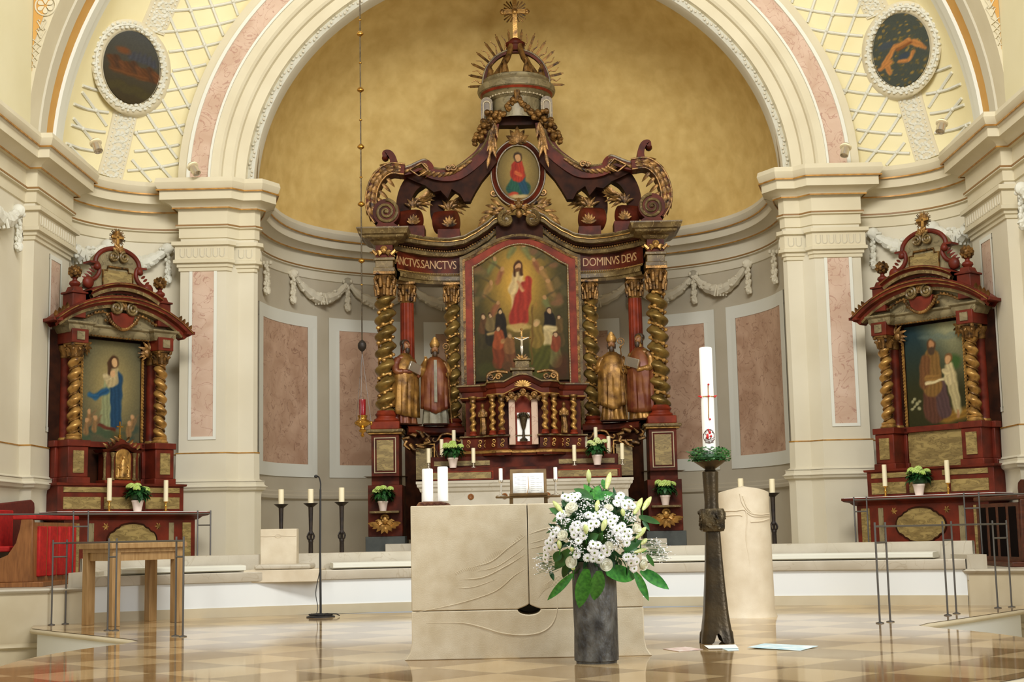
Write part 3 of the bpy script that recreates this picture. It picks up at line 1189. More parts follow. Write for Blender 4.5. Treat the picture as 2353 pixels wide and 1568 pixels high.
# ================================================================== HIGH ALTAR
AL = thing('high_altar', 'towering dark red and gilded baroque altar with twisted columns filling the apse', 'altar', (0, 20.0, ZU))
D1 = 20.0


def X(px, py, d):
    return at(px, py, d)[0]


def Z(px, py, d):
    return at(px, py, d)[2]


def frame_box(cx, w, y0, z0, z1, bar, m, parent, name='panel_moulding', depth=0.012):
    mb = MB()
    for a, b, c, d in ((-w / 2, w / 2, z1 - bar, z1), (-w / 2, w / 2, z0, z0 + bar), (-w / 2, -w / 2 + bar, z0 + bar, z1 - bar), (w / 2 - bar, w / 2, z0 + bar, z1 - bar)):
        mb.box(cx + a, cx + b, y0 - depth, y0 + 0.01, c, d)
    return mb.build(name, m, parent)


def helix_rows(cx, cy, z0, z1, r, pitch, ecc, hand=1, n=24, per=14, amp=0.10, ph=0.0):
    turns = (z1 - z0) / pitch
    N = int(turns * per)
    rows = []
    for i in range(N + 1):
        z = z0 + (z1 - z0) * i / N
        a = hand * 2 * PI * (z - z0) / pitch + ph
        ox, oy = ecc * math.cos(a), ecc * math.sin(a)
        row = []
        for k in range(n):
            b = 2 * PI * k / n
            rr = r * (1 + amp * math.cos(b - a))
            row.append((cx + ox + rr * math.cos(b), cy + oy + rr * math.sin(b), z))
        rows.append(row)
    return rows, n


def twisted(name, cx, cy, z0, z1, r, pitch, parent, hand=1, m='helix', vine=True, ph=0.0):
    mb = MB()
    rows, n = helix_rows(cx, cy, z0, z1, r * 0.82, pitch, r * 0.24, hand, ph=ph)
    mb.grid(rows, n, len(rows), True)
    c = mb.build(name, m, parent)
    if vine:
        g = MB()
        N = int((z1 - z0) / pitch * 14)
        pts = []
        rnd = random.Random(int(abs(cx * 1000)))
        for i in range(N + 1):
            z = z0 + (z1 - z0) * i / N
            a = hand * 2 * PI * (z - z0) / pitch + PI + ph
            pts.append((cx + r * 0.72 * math.cos(a), cy + r * 0.72 * math.sin(a), z))
            if i % 2 == 0:
                g.ball((cx + r * 0.74 * math.cos(a) + rnd.uniform(-.1, .1) * r, cy + r * 0.74 * math.sin(a), z + rnd.uniform(-.2, .2) * r), (r * 0.24, r * 0.2, r * 0.2), 7, 5)
        g.tube(pts, r * 0.11, 6)
        g.build('vine', 'goldb', c)
    return c


def capital(cx, cy, z0, z1, r, parent, m='gold'):
    """Corinthian capital: bell, two rows of leaves, corner scrolls, abacus"""
    h = z1 - z0
    mb = MB()
    mb.lathe([(r * 0.95, 0), (r * 1.05, h * 0.05), (r * 0.92, h * 0.1), (r * 0.95, h * 0.5), (r * 1.2, h * 0.85), (r * 1.25, h * 0.88)], cx, cy, z0, 20)
    for row, (zb, L, rr) in enumerate(((0.08, 0.42, 1.0), (0.38, 0.42, 1.05))):
        for k in range(8):
            a = 2 * PI * (k + 0.5 * row) / 8
            pts = []
            for t in (0, 0.35, 0.7, 0.92, 1.0, 0.9):
                out = rr + 0.08 + 0.32 * max(t - 0.4, 0)
                pts.append((cx + r * out * math.cos(a), cy + r * out * math.sin(a), z0 + h * (zb + L * t)))
            pts[-1] = (cx + r * (rr + 0.42) * math.cos(a), cy + r * (rr + 0.42) * math.sin(a), z0 + h * (zb + L * 0.86))
            mb.tube(pts, [r * 0.22, r * 0.26, r * 0.24, r * 0.2, r * 0.15, r * 0.08], 6)
    for k in range(4):
        a = PI / 4 + k * PI / 2
        sp = spiral(0, 0, r * 0.34, r * 0.05, PI / 2, 1.4, 20)
        c = (cx + r * 1.42 * math.cos(a), cy + r * 1.42 * math.sin(a), z0 + h * 0.78)
        mb.tube([(c[0] + p[0] * math.cos(a), c[1] + p[0] * math.sin(a), c[2] + p[1]) for p in sp], r * 0.11, 6)
    w = r * 1.55
    poly = []
    for k in range(4):
        a = PI / 4 + k * PI / 2
        poly.append((cx + w * 1.2 * math.cos(a), cy + w * 1.2 * math.sin(a)))
        b = a + PI / 4
        poly.append((cx + w * 0.78 * math.cos(b), cy + w * 0.78 * math.sin(b)))
    mb.prismz(poly, z0 + h * 0.9, z1)
    return mb.build('capital', m, parent)


def attic_base(cx, cy, z0, h, r, parent, m='redb'):
    mb = MB()
    mb.lathe([(r * 1.35, 0), (r * 1.42, h * 0.12), (r * 1.35, h * 0.28), (r * 1.12, h * 0.36), (r * 1.1, h * 0.5), (r * 1.22, h * 0.6), (r * 1.25, h * 0.7), (r * 1.1, h * 0.82), (r * 1.02, h)], cx, cy, z0, 24)
    return mb.build('column_base', m, parent)


def cherub_head(mb, c, r):
    """a small carved winged head"""
    mb.ball(c, (r * 0.8, r * 0.8, r), 12, 9)
    mb.ball((c[0], c[1] - r * 0.8, c[2] - r * 0.05), (r * 0.14, r * 0.16, r * 0.2), 6, 5)
    for s_ in (-1, 1):
        mb.ball((c[0] + s_ * r * 0.45, c[1] - r * 0.5, c[2] - r * 0.25), r * 0.3, 7, 5)
        for k in range(4):
            a = s_ * (0.15 + 0.3 * k)
            mb.tube([(c[0] + s_ * r * 0.6, c[1], c[2] - r * (0.4 + 0.1 * k)), (c[0] + s_ * r * (1.5 - 0.1 * k), c[1] - r * 0.2, c[2] - r * (0.1 + 0.35 * k)), (c[0] + s_ * r * (2.1 - 0.25 * k), c[1] - r * 0.1, c[2] - r * (0.3 + 0.45 * k))], [r * 0.28, r * 0.3, r * 0.1], 6)
    for k in range(9):
        a = PI * k / 8
        mb.ball((c[0] + r * 0.75 * math.cos(a), c[1] - r * 0.2, c[2] + r * 0.35 + r * 0.65 * math.sin(a)), r * 0.28, 6, 4)


# ---- outer pedestals (left one built, right one mirrored)
for sx in (-1, 1):
    cx = sx * 1.915
    ped = MB().box(cx - 0.235, cx + 0.235, 19.76, 20.3, 0.80, 1.50).build('column_pedestal', 'red', AL, bevel=0.006)
    MB().box(cx - 0.27, cx + 0.27, 19.72, 20.35, 0.50, 0.80).build('plinth_block', 'plinth', ped, bevel=0.006)
    # gilded waist moulding
    MB().sweep([(cx - 0.19, 20.3), (cx - 0.19, 19.80), (cx + 0.19, 19.80), (cx + 0.19, 20.3)][::-1], [(0.02, 1.47), (0.05, 1.49), (0.09, 1.52), (0.09, 1.545), (0.05, 1.56), (0.05, 1.59), (0.01, 1.62), (-0.1, 1.62)], side=1).build('waist_moulding', 'gold', ped)
    MB().box(cx - 0.19, cx + 0.19, 19.81, 20.3, 1.5, 2.22).build('pedestal_die', 'red', ped, bevel=0.004)
    MB().box(cx - 0.115, cx + 0.115, 19.797, 19.815, 1.70, 2.12).build('marbled_panel', 'marb', ped)
    frame_box(cx, 0.30, 19.806, 1.665, 2.155, 0.011, 'tin', ped)
    MB().box(cx - 0.26, cx + 0.26, 19.74, 20.3, 2.225, 2.27).build('pedestal_cap', 'cornice', ped, bevel=0.012)
    MB().box(cx - 0.235, cx + 0.235, 19.77, 20.3, 2.20, 2.225).build('cap_bead', 'goldb', ped, bevel=0.008)
    MB().box(cx - 0.20, cx + 0.20, 19.80, 20.25, 2.27, 2.38).build('column_plinth', 'redb', ped, bevel=0.012)
    # bracket shelf with gilded mask
    sh = MB().box(cx - 0.20, cx + 0.20, 19.58, 19.78, 1.115, 1.145).build('bracket_shelf', 'cornice', ped, bevel=0.005)
    mb = MB()
    cherub_head(mb, (cx, 19.70, 1.03), 0.062)
    for s2 in (-1, 1):
        for k in range(5):
            leaf_pts(mb, (cx + s2 * 0.02 * k, 19.72, 0.97 - 0.0 * k), (s2 * (0.25 + 0.25 * k), -0.35, -0.9 + 0.22 * k), (0, -1, 0.2), 0.17, 0.06, -0.35)
    mb.ball((cx, 19.70, 0.90), (0.03, 0.03, 0.05), 8, 6)
    mb.build('gilded_mask', 'goldb', ped)
    # column
    col = twisted('twisted_column', cx, 20.02, 2.53, 4.15, 0.138, 0.235, AL, hand=1 if sx < 0 else -1, ph=0.4)
    attic_base(cx, 20.02, 2.38, 0.16, 0.125, col)
    capital(cx, 20.02, 4.14, 4.50, 0.115, col)
    # entablature block over the column
    ib = MB().box(cx - 0.15, cx + 0.15, 19.88, 20.3, 4.50, 4.56).box(cx - 0.125, cx + 0.125, 19.90, 20.3, 4.56, 4.66).box(cx - 0.15, cx + 0.15, 19.87, 20.3, 4.66, 4.70).build('impost_block', 'cornice', AL, bevel=0.006)
    MB().box(cx - 0.12, cx + 0.12, 19.90, 20.3, 4.70, 4.90).build('frieze_block', 'red', ib)
    mb = MB()
    cherub_head(mb, (cx, 19.87, 4.80), 0.05)
    for s2 in (-1, 1):
        mb.tube([(cx + s2 * 0.10, 19.89, 4.74), (cx + s2 * 0.16, 19.89, 4.80), (cx + s2 * 0.19, 19.89, 4.78), (cx + s2 * 0.17, 19.89, 4.76)], [0.03, 0.025, 0.02, 0.01], 6)
    mb.build('gilded_cherub', 'goldb', ib)
    cp = [(0.0, 4.88), (0.04, 4.90), (0.06, 4.93), (0.13, 4.95), (0.16, 4.97), (0.17, 5.0), (0.21, 5.01), (0.225, 5.065), (0.235, 5.08), (0.235, 5.10), (-0.2, 5.10)]
    q = [(cx - 0.13, 20.4), (cx - 0.13, 19.90), (cx + 0.13, 19.90), (cx + 0.13, 20.4)]
    MB().sweep(q, cp).build('cornice_block', 'cornice', ib, smooth=30)
    mb = MB()
    for k in range(8):
        mb.ball((cx - 0.16 + 0.32 * k / 7, 19.85, 4.945), 0.016, 7, 5)
    mb.build('bead_row', 'goldb', ib)

# ---- outer screen between pedestals and mensa
for sx in (-1, 1):
    mb = MB()
    pth = [(sx * 1.66, 20.05), (sx * 1.45, 20.22), (sx * 1.2, 20.34), (sx * 0.85, 20.4)]
    pth = pth if sx < 0 else pth[::-1]
    sc_ = MB().sweep(pth, [(0, 0.75), (0, 2.18), (0.05, 2.2), (0.05, 2.3), (-0.3, 2.3)]).build('predella_wall', 'brown', AL, smooth=40)
    MB().sweep(pth, [(0.0, 2.20), (0.06, 2.21), (0.09, 2.24), (0.09, 2.30), (0.05, 2.33), (-0.32, 2.335), (-0.32, 2.2)]).build('statue_ledge', 'red', sc_, smooth=40)
    MB().box(sx * 1.42 - 0.13, sx * 1.42 + 0.13, 20.165, 20.25, 1.58, 2.02).build('marbled_panel', 'marb', sc_)
    frame_box(sx * 1.42, 0.34, 20.175, 1.52, 2.08, 0.016, 'goldb', sc_)
    MB().box(sx * 1.06 - 0.19, sx * 1.06 + 0.19, 20.26, 20.36, 1.55, 2.1).build('cartouche_ground', 'red', sc_)
    mb = MB()
    mb.ball((sx * 1.08, 20.25, 2.02), (0.13, 0.05, 0.15), 16, 10)
    mb.build('red_cartouche', 'redb', sc_)
    mb = MB()
    for s2 in (-1, 1):
        pts = [(sx * 1.08 + s2 * p[0], 20.2, 2.05 + p[1]) for p in [(0.0, 0.17), (0.08, 0.15), (0.13, 0.08), (0.18, 0.06), (0.20, 0.09), (0.18, 0.11)]]
        mb.tube(bez(pts, 20), 0.016, 6)
        pts = [(sx * 1.08 + s2 * p[0], 20.2, 2.05 + p[1]) for p in [(0.05, -0.2), (0.13, -0.16), (0.16, -0.06), (0.20, -0.02), (0.22, -0.06), (0.20, -0.08)]]
        mb.tube(bez(pts, 20), 0.014, 6)
    mb.build('cartouche_scrolls', 'gold', sc_)
    mb = MB()
    for k in range(8):
        a = k * 0.8
        mb.tube([(sx * 1.50 + 0.14 * math.cos(a), 20.08, 2.12 + 0.07 * math.sin(a)), (sx * 1.50 + 0.2 * math.cos(a + 0.5), 20.06, 2.12 + 0.12 * math.sin(a + 0.5)), (sx * 1.50 + 0.16 * math.cos(a + 0.9), 20.07, 2.12 + 0.15 * math.sin(a + 0.9))], [0.03, 0.024, 0.01], 6)
    mb.build('acanthus_carving', 'gold', sc_)

# ---- middle columns: fluted red outside, twisted gold inside
for sx in (-1, 1):
    cx, cy = sx * 1.64, 20.42
    mb = MB()
    n = 48
    rows = []
    for i in range(9):
        z = 2.48 + (4.13 - 2.48) * i / 8
        r0 = 0.108 - 0.012 * i / 8
        rows.append([(cx + r0 * (1 - 0.07 * abs(math.sin(8 * 2 * PI * k / n))) * math.cos(2 * PI * k / n), cy + r0 * (1 - 0.07 * abs(math.sin(8 * 2 * PI * k / n))) * math.sin(2 * PI * k / n), z) for k in range(n)])
    mb.grid(rows, n, 9, True)
    b = mb.build('fluted_column', 'redb', AL, smooth=20)
    attic_base(cx, cy, 2.33, 0.16, 0.105, b)
    capital(cx, cy, 4.12, 4.42, 0.098, b)
    cx, cy = sx * 1.0, 20.55
    b = twisted('twisted_column', cx, cy, 2.44, 4.13, 0.108, 0.235, AL, hand=1 if sx < 0 else -1, ph=1.0)
    attic_base(cx, cy, 2.33, 0.12, 0.10, b)
    capital(cx, cy, 4.12, 4.42, 0.092, b)

# ---- curved entablature with the inscription
def ent_path(sx):
    pts = bez([(1.78, 20.15), (1.62, 20.36), (1.35, 20.58), (1.0, 20.66), (0.7, 20.66)], 24)
    pts = [(sx * x, y) for x, y in pts]
    return pts if sx < 0 else pts[::-1]


for sx in (-1, 1):
    p = ent_path(sx)
    fr_ = MB().sweep(p, [(-0.2, 4.42), (0.06, 4.42), (0.07, 4.46), (0.09, 4.47), (0.09, 4.53), (0.06, 4.545), (0.04, 4.56), (0.04, 4.585), (-0.2, 4.585)], closed_prof=True).build('architrave', 'cornice', AL, smooth=30)
    f2 = MB().sweep(p, [(-0.2, 4.585), (0.03, 4.585), (0.03, 4.84), (-0.2, 4.84)], closed_prof=True).build('frieze', 'red', AL, smooth=30)
    mb = MB()
    for (x, y) in p[::1]:
        pass
    L = 0
    for i in range(len(p) - 1):
        a, b_ = Vector(p[i]), Vector(p[i + 1])
        d = (b_ - a)
        n_ = Vector((d.y, -d.x)).normalized()
        for t in (0.25, 0.75):
            c = a + d * t + n_ * 0.045
            mb.ball((c.x, c.y, 4.572), 0.011, 6, 4)
    mb.build('bead_row', 'goldb', fr_)


def curved_text(txt, sx, start, z, size, parent):
    """gilt capitals standing on the curved frieze"""
    cu = bpy.data.curves.new('inscription', 'FONT')
    cu.body = txt
    cu.size = size
    cu.extrude = 0.004
    cu.resolution_u = 3
    cu.space_character = 0.92
    to = bpy.data.objects.new('tmp_text', cu)
    COL.objects.link(to)
    dg = bpy.context.evaluated_depsgraph_get()
    dg.update()
    me = bpy.data.meshes.new_from_object(to.evaluated_get(dg))
    p = [Vector(q) for q in ent_path(sx)]
    L = [0]
    for i in range(1, len(p)):
        L.append(L[-1] + (p[i] - p[i - 1]).length)
    mb = MB()
    vs = []
    for v in me.vertices:
        s_ = start + v.co.x * 0.8
        i = 1
        while i < len(p) - 1 and L[i] < s_:
            i += 1
        t = (s_ - L[i - 1]) / max(L[i] - L[i - 1], 1e-6)
        q = p[i - 1].lerp(p[i], t)
        d = (p[i] - p[i - 1]).normalized()
        n_ = Vector((d.y, -d.x))
        q = q + n_ * (0.034 + v.co.z)
        vs.append((q.x, q.y, z + v.co.y))
    mb.add(vs, [tuple(f.vertices) for f in me.polygons])
    bpy.data.objects.remove(to)
    o = mb.build('inscription', 'letter', parent, smooth=0)
    return o


for o in list(bpy.data.objects):
    if o.name == 'frieze':
        curved_text('SANCTVS.SANCTVS', -1, -0.10, 4.65, 0.175, o)
    elif o.name == 'frieze.001':
        curved_text('DOMINVS DEVS', 1, 0.21, 4.65, 0.175, o)

# the sweeping upper cornice: a swan-neck gable, its depth following the plan
def gab(x):
    """height of the upper edge of the cornice over X"""
    x = abs(x)
    pts = [(0.0, 5.45), (0.245, 5.43), (0.355, 5.375), (0.48, 5.27), (0.65, 5.165), (0.81, 5.085), (1.04, 5.05), (1.29, 5.05), (1.6, 5.07), (1.82, 5.09)]
    for (a, za), (b, zb) in zip(pts[:-1], pts[1:]):
        if x <= b:
            t = (x - a) / (b - a)
            t = t * t * (3 - 2 * t) * 0.35 + t * 0.65
            return za + (zb - za) * t
    return pts[-1][1]


def gaby(x):
    x = abs(x)
    return 20.58 - 0.45 * max(0, (x - 0.9) / 0.9) ** 1.6


for sx in (-1, 1):
    xs = [0.16 + (1.80 - 0.16) * i / 40 for i in range(41)]
    prof = [(0.10, -0.30), (-0.03, -0.30), (-0.05, -0.235), (-0.05, -0.20), (-0.11, -0.185), (-0.13, -0.15), (-0.19, -0.14), (-0.20, -0.07), (-0.22, -0.06), (-0.25, -0.02), (-0.25, 0.0), (0.10, 0.0)]
    mb = MB()
    mb.grid([[(sx * x, gaby(x) + dy, gab(x) + dz * 0.78) for dy, dz in prof] for x in xs], len(prof), len(xs), True)
    co = mb.build('swan_neck_cornice', 'cornice', AL, smooth=30)
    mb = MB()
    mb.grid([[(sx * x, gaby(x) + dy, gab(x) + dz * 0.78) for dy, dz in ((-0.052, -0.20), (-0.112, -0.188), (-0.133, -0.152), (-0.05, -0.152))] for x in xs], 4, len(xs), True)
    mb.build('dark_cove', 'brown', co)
    mb = MB()
    for i in range(46):
        x = 0.2 + 1.55 * i / 45
        mb.ball((sx * x, gaby(x) - 0.075, gab(x) - 0.168), 0.016, 7, 5)
    mb.build('bead_row', 'gold', co)
    mb = MB()
    mb.tube([(sx * x, gaby(x) - 0.215, gab(x) - 0.051) for x in xs], 0.010, 6)
    mb.build('gilt_fillet', 'goldb', co)
    # curl at the crest
    mb = MB()
    sp = spiral(0, 0, 0.115, 0.015, PI / 2, 1.6, 40)
    c = (0.185, 20.36, 5.315)
    mb.tube([(sx * (c[0] - p[0]), c[1], c[2] + p[1]) for p in sp], [0.042 - 0.024 * i / 40 for i in range(41)], 8, flat=1.8)
    mb.ball((sx * c[0], c[1] + 0.02, c[2]), (0.09, 0.05, 0.09), 14, 8)
    mb.build('cornice_curl', 'cornice', co)

MB().prism([(-0.34, 5.05), (0.34, 5.05), (0.34, 5.30), (0.22, 5.40), (-0.22, 5.40), (-0.34, 5.30)], 20.47, 20.62).build('gable_block', 'brown', AL)
# ---- gilded head and foliage between the curls
mb = MB()
cherub_head(mb, (0, 20.30, 5.52), 0.075)
for k in range(26):
    s_ = -1 if k % 2 else 1
    a = random.uniform(-0.5, 1.4)
    b = (s_ * random.uniform(0.05, 0.35), 20.33, 5.40 + random.uniform(-0.04, 0.14))
    leaf_pts(mb, b, (s_ * math.cos(a), -0.2, math.sin(a)), (0, -1, 0.2), random.uniform(0.12, 0.22), 0.06, 0.5)
for s_ in (-1, 1):
    sp = spiral(s_ * 0.36, 5.70, 0.07, 0.012, PI / 2, 1.3 * s_, 24)
    mb.tube([(p[0], 20.33, p[1]) for p in sp], 0.02, 6)
    mb.tube(bez([(s_ * 0.33, 20.33, 5.66), (s_ * 0.30, 20.33, 5.55), (s_ * 0.38, 20.33, 5.44), (s_ * 0.48, 20.33, 5.30)], 14), [0.03] * 13, 6) if False else None
    for k in range(5):
        leaf_pts(mb, (s_ * (0.28 + 0.05 * k), 20.32, 5.52 - 0.05 * k), (s_ * 0.8, -0.15, 0.7 - 0.35 * k), (0, -1, 0.1), 0.16, 0.06, 0.4)
mb.ball((0, 20.28, 5.38), (0.05, 0.04, 0.07), 10, 8)
mb.build('gilded_foliage', 'gold', AL)

# ---- main picture and frame
def ogee(x, w, zs, zt):
    """frame head: level shoulder, then a bell-shaped rise"""
    x = abs(x) / w
    t = max(0.0, 1 - x)
    return zs + (zt - zs) * (math.sin(PI / 2 * min(t, 1)) ** 1.25)


def head_poly(w, zb, zs, zt, n=24):
    return [(-w, zb)] + [(-w + 2 * w * i / n, ogee(-w + 2 * w * i / n, w, zs, zt)) for i in range(n + 1)] + [(w, zb)]


def band(outer, inner, y0, y1, nm, m, par):
    n = len(outer)
    mb = MB()
    rows = [[(p[0], y1, p[1]) for p in outer], [(p[0], y0, p[1]) for p in outer], [(p[0], y0 + 0.01, p[1]) for p in inner], [(p[0], y1, p[1]) for p in inner]]
    mb.grid(rows, n, 4)
    return mb.build(nm, m, par, smooth=30)


o1 = head_poly(0.875, 2.28, 4.79, 5.12)
o2 = head_poly(0.835, 2.28, 4.76, 5.085)
o3 = head_poly(0.80, 2.28, 4.735, 5.06)
o4 = head_poly(0.70, 2.28, 4.66, 4.985)
o5 = head_poly(0.675, 2.28, 4.64, 4.965)
fr = MB().prism(o1, 20.56, 20.85).build('picture_frame', 'brown', AL)
band(o1, o2, 20.46, 20.57, 'gilt_edge', 'cornice', fr)
band(o2, o3, 20.48, 20.57, 'gilt_cove', 'gold', fr)
band(o3, o4, 20.50, 20.57, 'red_flat', 'redb', fr)
band(o4, o5, 20.49, 20.57, 'inner_moulding', 'gold', fr)
mb = MB()
for i in range(len(o4) - 1):
    a, b = Vector(o4[i]), Vector(o4[i + 1])
    k = max(1, int((b - a).length / 0.04))
    for j in range(k):
        c = a.lerp(b, (j + 0.5) / k)
        mb.ball((c.x * 0.985, 20.488, c.y - 0.008), 0.009, 6, 4)
mb.tube([(p[0] * 0.985, 20.492, p[1] - 0.008) for p in o4], 0.004, 5)
mb.build('pearl_string', 'tin', fr)


# ------------------------------------------------------------------ painted pictures
class Paint:
    def __init__(s, seed=0):
        s.rs = np.random.RandomState(seed)
        s.layers = []

    def cap(s, x0, z0, x1, z1, r0, r1, col, soft=0.02, al=1.0):
        s.layers.append(('c', x0, z0, x1, z1, r0, r1, col, soft, al)); return s

    def ell(s, x, z, rx, rz, col, soft=0.25, al=1.0, rot=0.0):
        s.layers.append(('e', x, z, rx, rz, rot, col, soft, al)); return s

    def render(s, x, z, base, warp=0.01):
        """x, z arrays in picture units; base(x,z)->rgb 0..255"""
        ph = s.rs.rand(8) * 6.28
        wx = x + warp * (np.sin(z * 31 + ph[0]) + np.sin(x * 47 + z * 17 + ph[1])) * 0.5
        wz = z + warp * (np.sin(x * 29 + ph[2]) + np.sin(x * 19 - z * 43 + ph[3])) * 0.5
        c = base(x, z).astype(float)
        for L in s.layers:
            if L[0] == 'c':
                _, x0, z0, x1, z1, r0, r1, col, soft, al = L
                dx, dz = x1 - x0, z1 - z0
                t = np.clip(((wx - x0) * dx + (wz - z0) * dz) / (dx * dx + dz * dz + 1e-9), 0, 1)
                d = np.hypot(wx - x0 - t * dx, wz - z0 - t * dz) - (r0 + (r1 - r0) * t)
                a = np.clip(0.5 - d / soft, 0, 1) * al
                # folds along the limb
                f = 1 + 0.07 * np.sin((wx * dz - wz * dx) / (math.hypot(dx, dz) + 1e-9) * 95 + t * 3)
            else:
                _, x0, z0, rx, rz, rot, col, soft, al = L
                cr, sr = math.cos(rot), math.sin(rot)
                u = ((wx - x0) * cr + (wz - z0) * sr) / rx
                v = (-(wx - x0) * sr + (wz - z0) * cr) / rz
                d = np.hypot(u, v) - 1
                a = np.clip(0.5 - d / soft, 0, 1) * al
                f = 1.0
            col = np.array(col, float)
            c = c * (1 - a[..., None]) + (col * (f[..., None] if not np.isscalar(f) else f)) * a[..., None]
        n = 1 + 0.03 * np.sin(x * 83 + 3 * np.sin(z * 21)) * np.sin(z * 71 + 2 * np.sin(x * 33)) + 0.05 * (s.rs.rand(*x.shape) - 0.5)
        return np.clip(c * n[..., None], 0, 255)


def picture(name, xs, zfun, y, paint, base, parent, nx, nz, thick=0.02, gain=1.0, place=None):
    """a painted panel: columns at xs[0..1], zfun(x)->(zb,zt); colours from the brush list in unit coordinates"""
    u = np.linspace(0, 1, nx)
    v = np.linspace(0, 1, nz)
    U_, V_ = np.meshgrid(u, v)
    Xw = xs[0] + (xs[1] - xs[0]) * U_
    zb = np.vectorize(lambda q: zfun(q)[0])(Xw)
    zt = np.vectorize(lambda q: zfun(q)[1])(Xw)
    Zw = zb + (zt - zb) * V_
    asp = (xs[1] - xs[0])
    zmin = zb.min()
    cu = (Xw - xs[0]) / asp
    cv = (Zw - zmin) / asp
    rgb = paint.render(cu, cv, base)
    rgb = rgb / 255.0
    lin = np.where(rgb <= 0.04045, rgb / 12.92, ((rgb + 0.055) / 1.055) ** 2.4) * gain
    mb = MB()
    rows = [[(Xw[j, i], y, Zw[j, i]) if place in (None, 'local') else place(Xw[j, i], Zw[j, i]) for i in range(nx)] for j in range(nz)]
    mb.grid(rows, nx, nz)
    off = Vector(parent.location) if place is None or place != 'local' else Vector((0, 0, 0))
    me = bpy.data.meshes.new(name)
    me.from_pydata([(p[0] - off[0], p[1] - off[1], p[2] - off[2]) for p in mb.v], [], mb.f)
    me.materials.append(M['oil'])
    ca = me.color_attributes.new('picture', 'FLOAT_COLOR', 'POINT')
    buf = np.ones((nx * nz, 4))
    buf[:, :3] = lin.reshape(-1, 3)
    ca.data.foreach_set('color', buf.ravel())
    me.polygons.foreach_set('use_smooth', [True] * len(me.polygons))
    o = bpy.data.objects.new(name, me)
    COL.objects.link(o)
    o.parent = parent
    s_ = o.modifiers.new('board', 'SOLIDIFY')
    s_.thickness = thick
    s_.offset = 1
    return o


def figure(p, x, z, h, robe, cloak=None, face=(196, 158, 116), hair=(70, 48, 30), lean=0.0, al=1.0):
    """brush strokes of a robed standing figure, feet at z, height h"""
    w = h * 0.16
    p.cap(x, z + h * 0.12, x + lean * 0.5, z + h * 0.55, w * 1.15, w * 0.85, robe, 0.015, al)
    p.cap(x + lean * 0.5, z + h * 0.55, x + lean, z + h * 0.78, w * 0.95, w * 0.75, cloak or robe, 0.015, al)
    p.ell(x + lean, z + h * 0.915, h * 0.068, h * 0.085, hair, 0.25, al)
    p.ell(x + lean, z + h * 0.90, h * 0.048, h * 0.062, face, 0.3, al)
    return p


P1 = Paint(3)


def base1(x, z):
    r = np.hypot((x - 0.47) / 0.36, (z - 1.05) / 0.58)
    g = np.clip(1.25 - r, 0, 1)[..., None]
    dark = np.array([74, 66, 36.])
    low = np.array([64, 56, 28.])
    t = np.clip(z / 0.7, 0, 1)[..., None]
    bg = low * (1 - t) + dark * t
    return bg * (1 - g) + np.array([206, 158, 66.]) * g


# clouds and angels round the glory
rs = np.random.RandomState(5)
for k in range(46):
    a = rs.uniform(-0.35, PI + 0.35)
    r = rs.uniform(0.85, 1.2)
    x_, z_ = 0.48 + 0.42 * r * math.cos(a), 1.0 + 0.50 * r * math.sin(a)
    P1.ell(x_, z_, rs.uniform(0.03, 0.07), rs.uniform(0.025, 0.05), [(98, 88, 54), (120, 98, 58), (86, 78, 50), (134, 92, 62)][k % 4], 0.7, 0.7)
for x_, z_, dx in ((0.22, 1.28, 1), (0.30, 1.16, 1), (0.17, 1.02, 1), (0.66, 1.26, -1), (0.74, 1.16, -1), (0.80, 1.02, -1), (0.24, 0.80, 1), (0.76, 0.84, -1), (0.43, 1.43, 1), (0.55, 1.42, -1)):
    P1.cap(x_, z_ + 0.04, x_ - dx * 0.13, z_ + 0.13, 0.012, 0.006, (84, 72, 46), 0.02, 0.8)
    P1.cap(x_, z_, x_ - dx * 0.05, z_ - 0.10, 0.035, 0.02, [(142, 84, 58), (112, 116, 70), (160, 120, 70)][int(x_ * 100) % 3], 0.03, 0.8)
    P1.ell(x_ + dx * 0.012, z_ + 0.04, 0.022, 0.026, (184, 138, 90), 0.3, 0.9)
# central figure in white and red
P1.cap(0.475, 0.60, 0.48, 1.0, 0.075, 0.085, (206, 172, 116), 0.02)
P1.cap(0.47, 0.66, 0.54, 0.98, 0.10, 0.075, (160, 54, 40), 0.02)
P1.cap(0.54, 0.80, 0.585, 1.08, 0.05, 0.04, (168, 58, 42), 0.02)
P1.cap(0.42, 0.98, 0.47, 1.12, 0.05, 0.06, (214, 184, 128), 0.02)
P1.cap(0.53, 0.96, 0.47, 1.06, 0.018, 0.014, (208, 150, 100), 0.02)
P1.ell(0.475, 1.235, 0.045, 0.062, (76, 46, 24), 0.3)
P1.cap(0.445, 1.14, 0.455, 1.22, 0.016, 0.02, (76, 46, 24), 0.02)
P1.cap(0.515, 1.14, 0.50, 1.22, 0.016, 0.02, (76, 46, 24), 0.02)
P1.ell(0.476, 1.225, 0.028, 0.042, (206, 154, 104), 0.25)
P1.ell(0.476, 1.19, 0.022, 0.02, (110, 70, 38), 0.4)
# cloud under the feet
P1.ell(0.47, 0.575, 0.14, 0.035, (196, 166, 96), 0.6, 0.9)
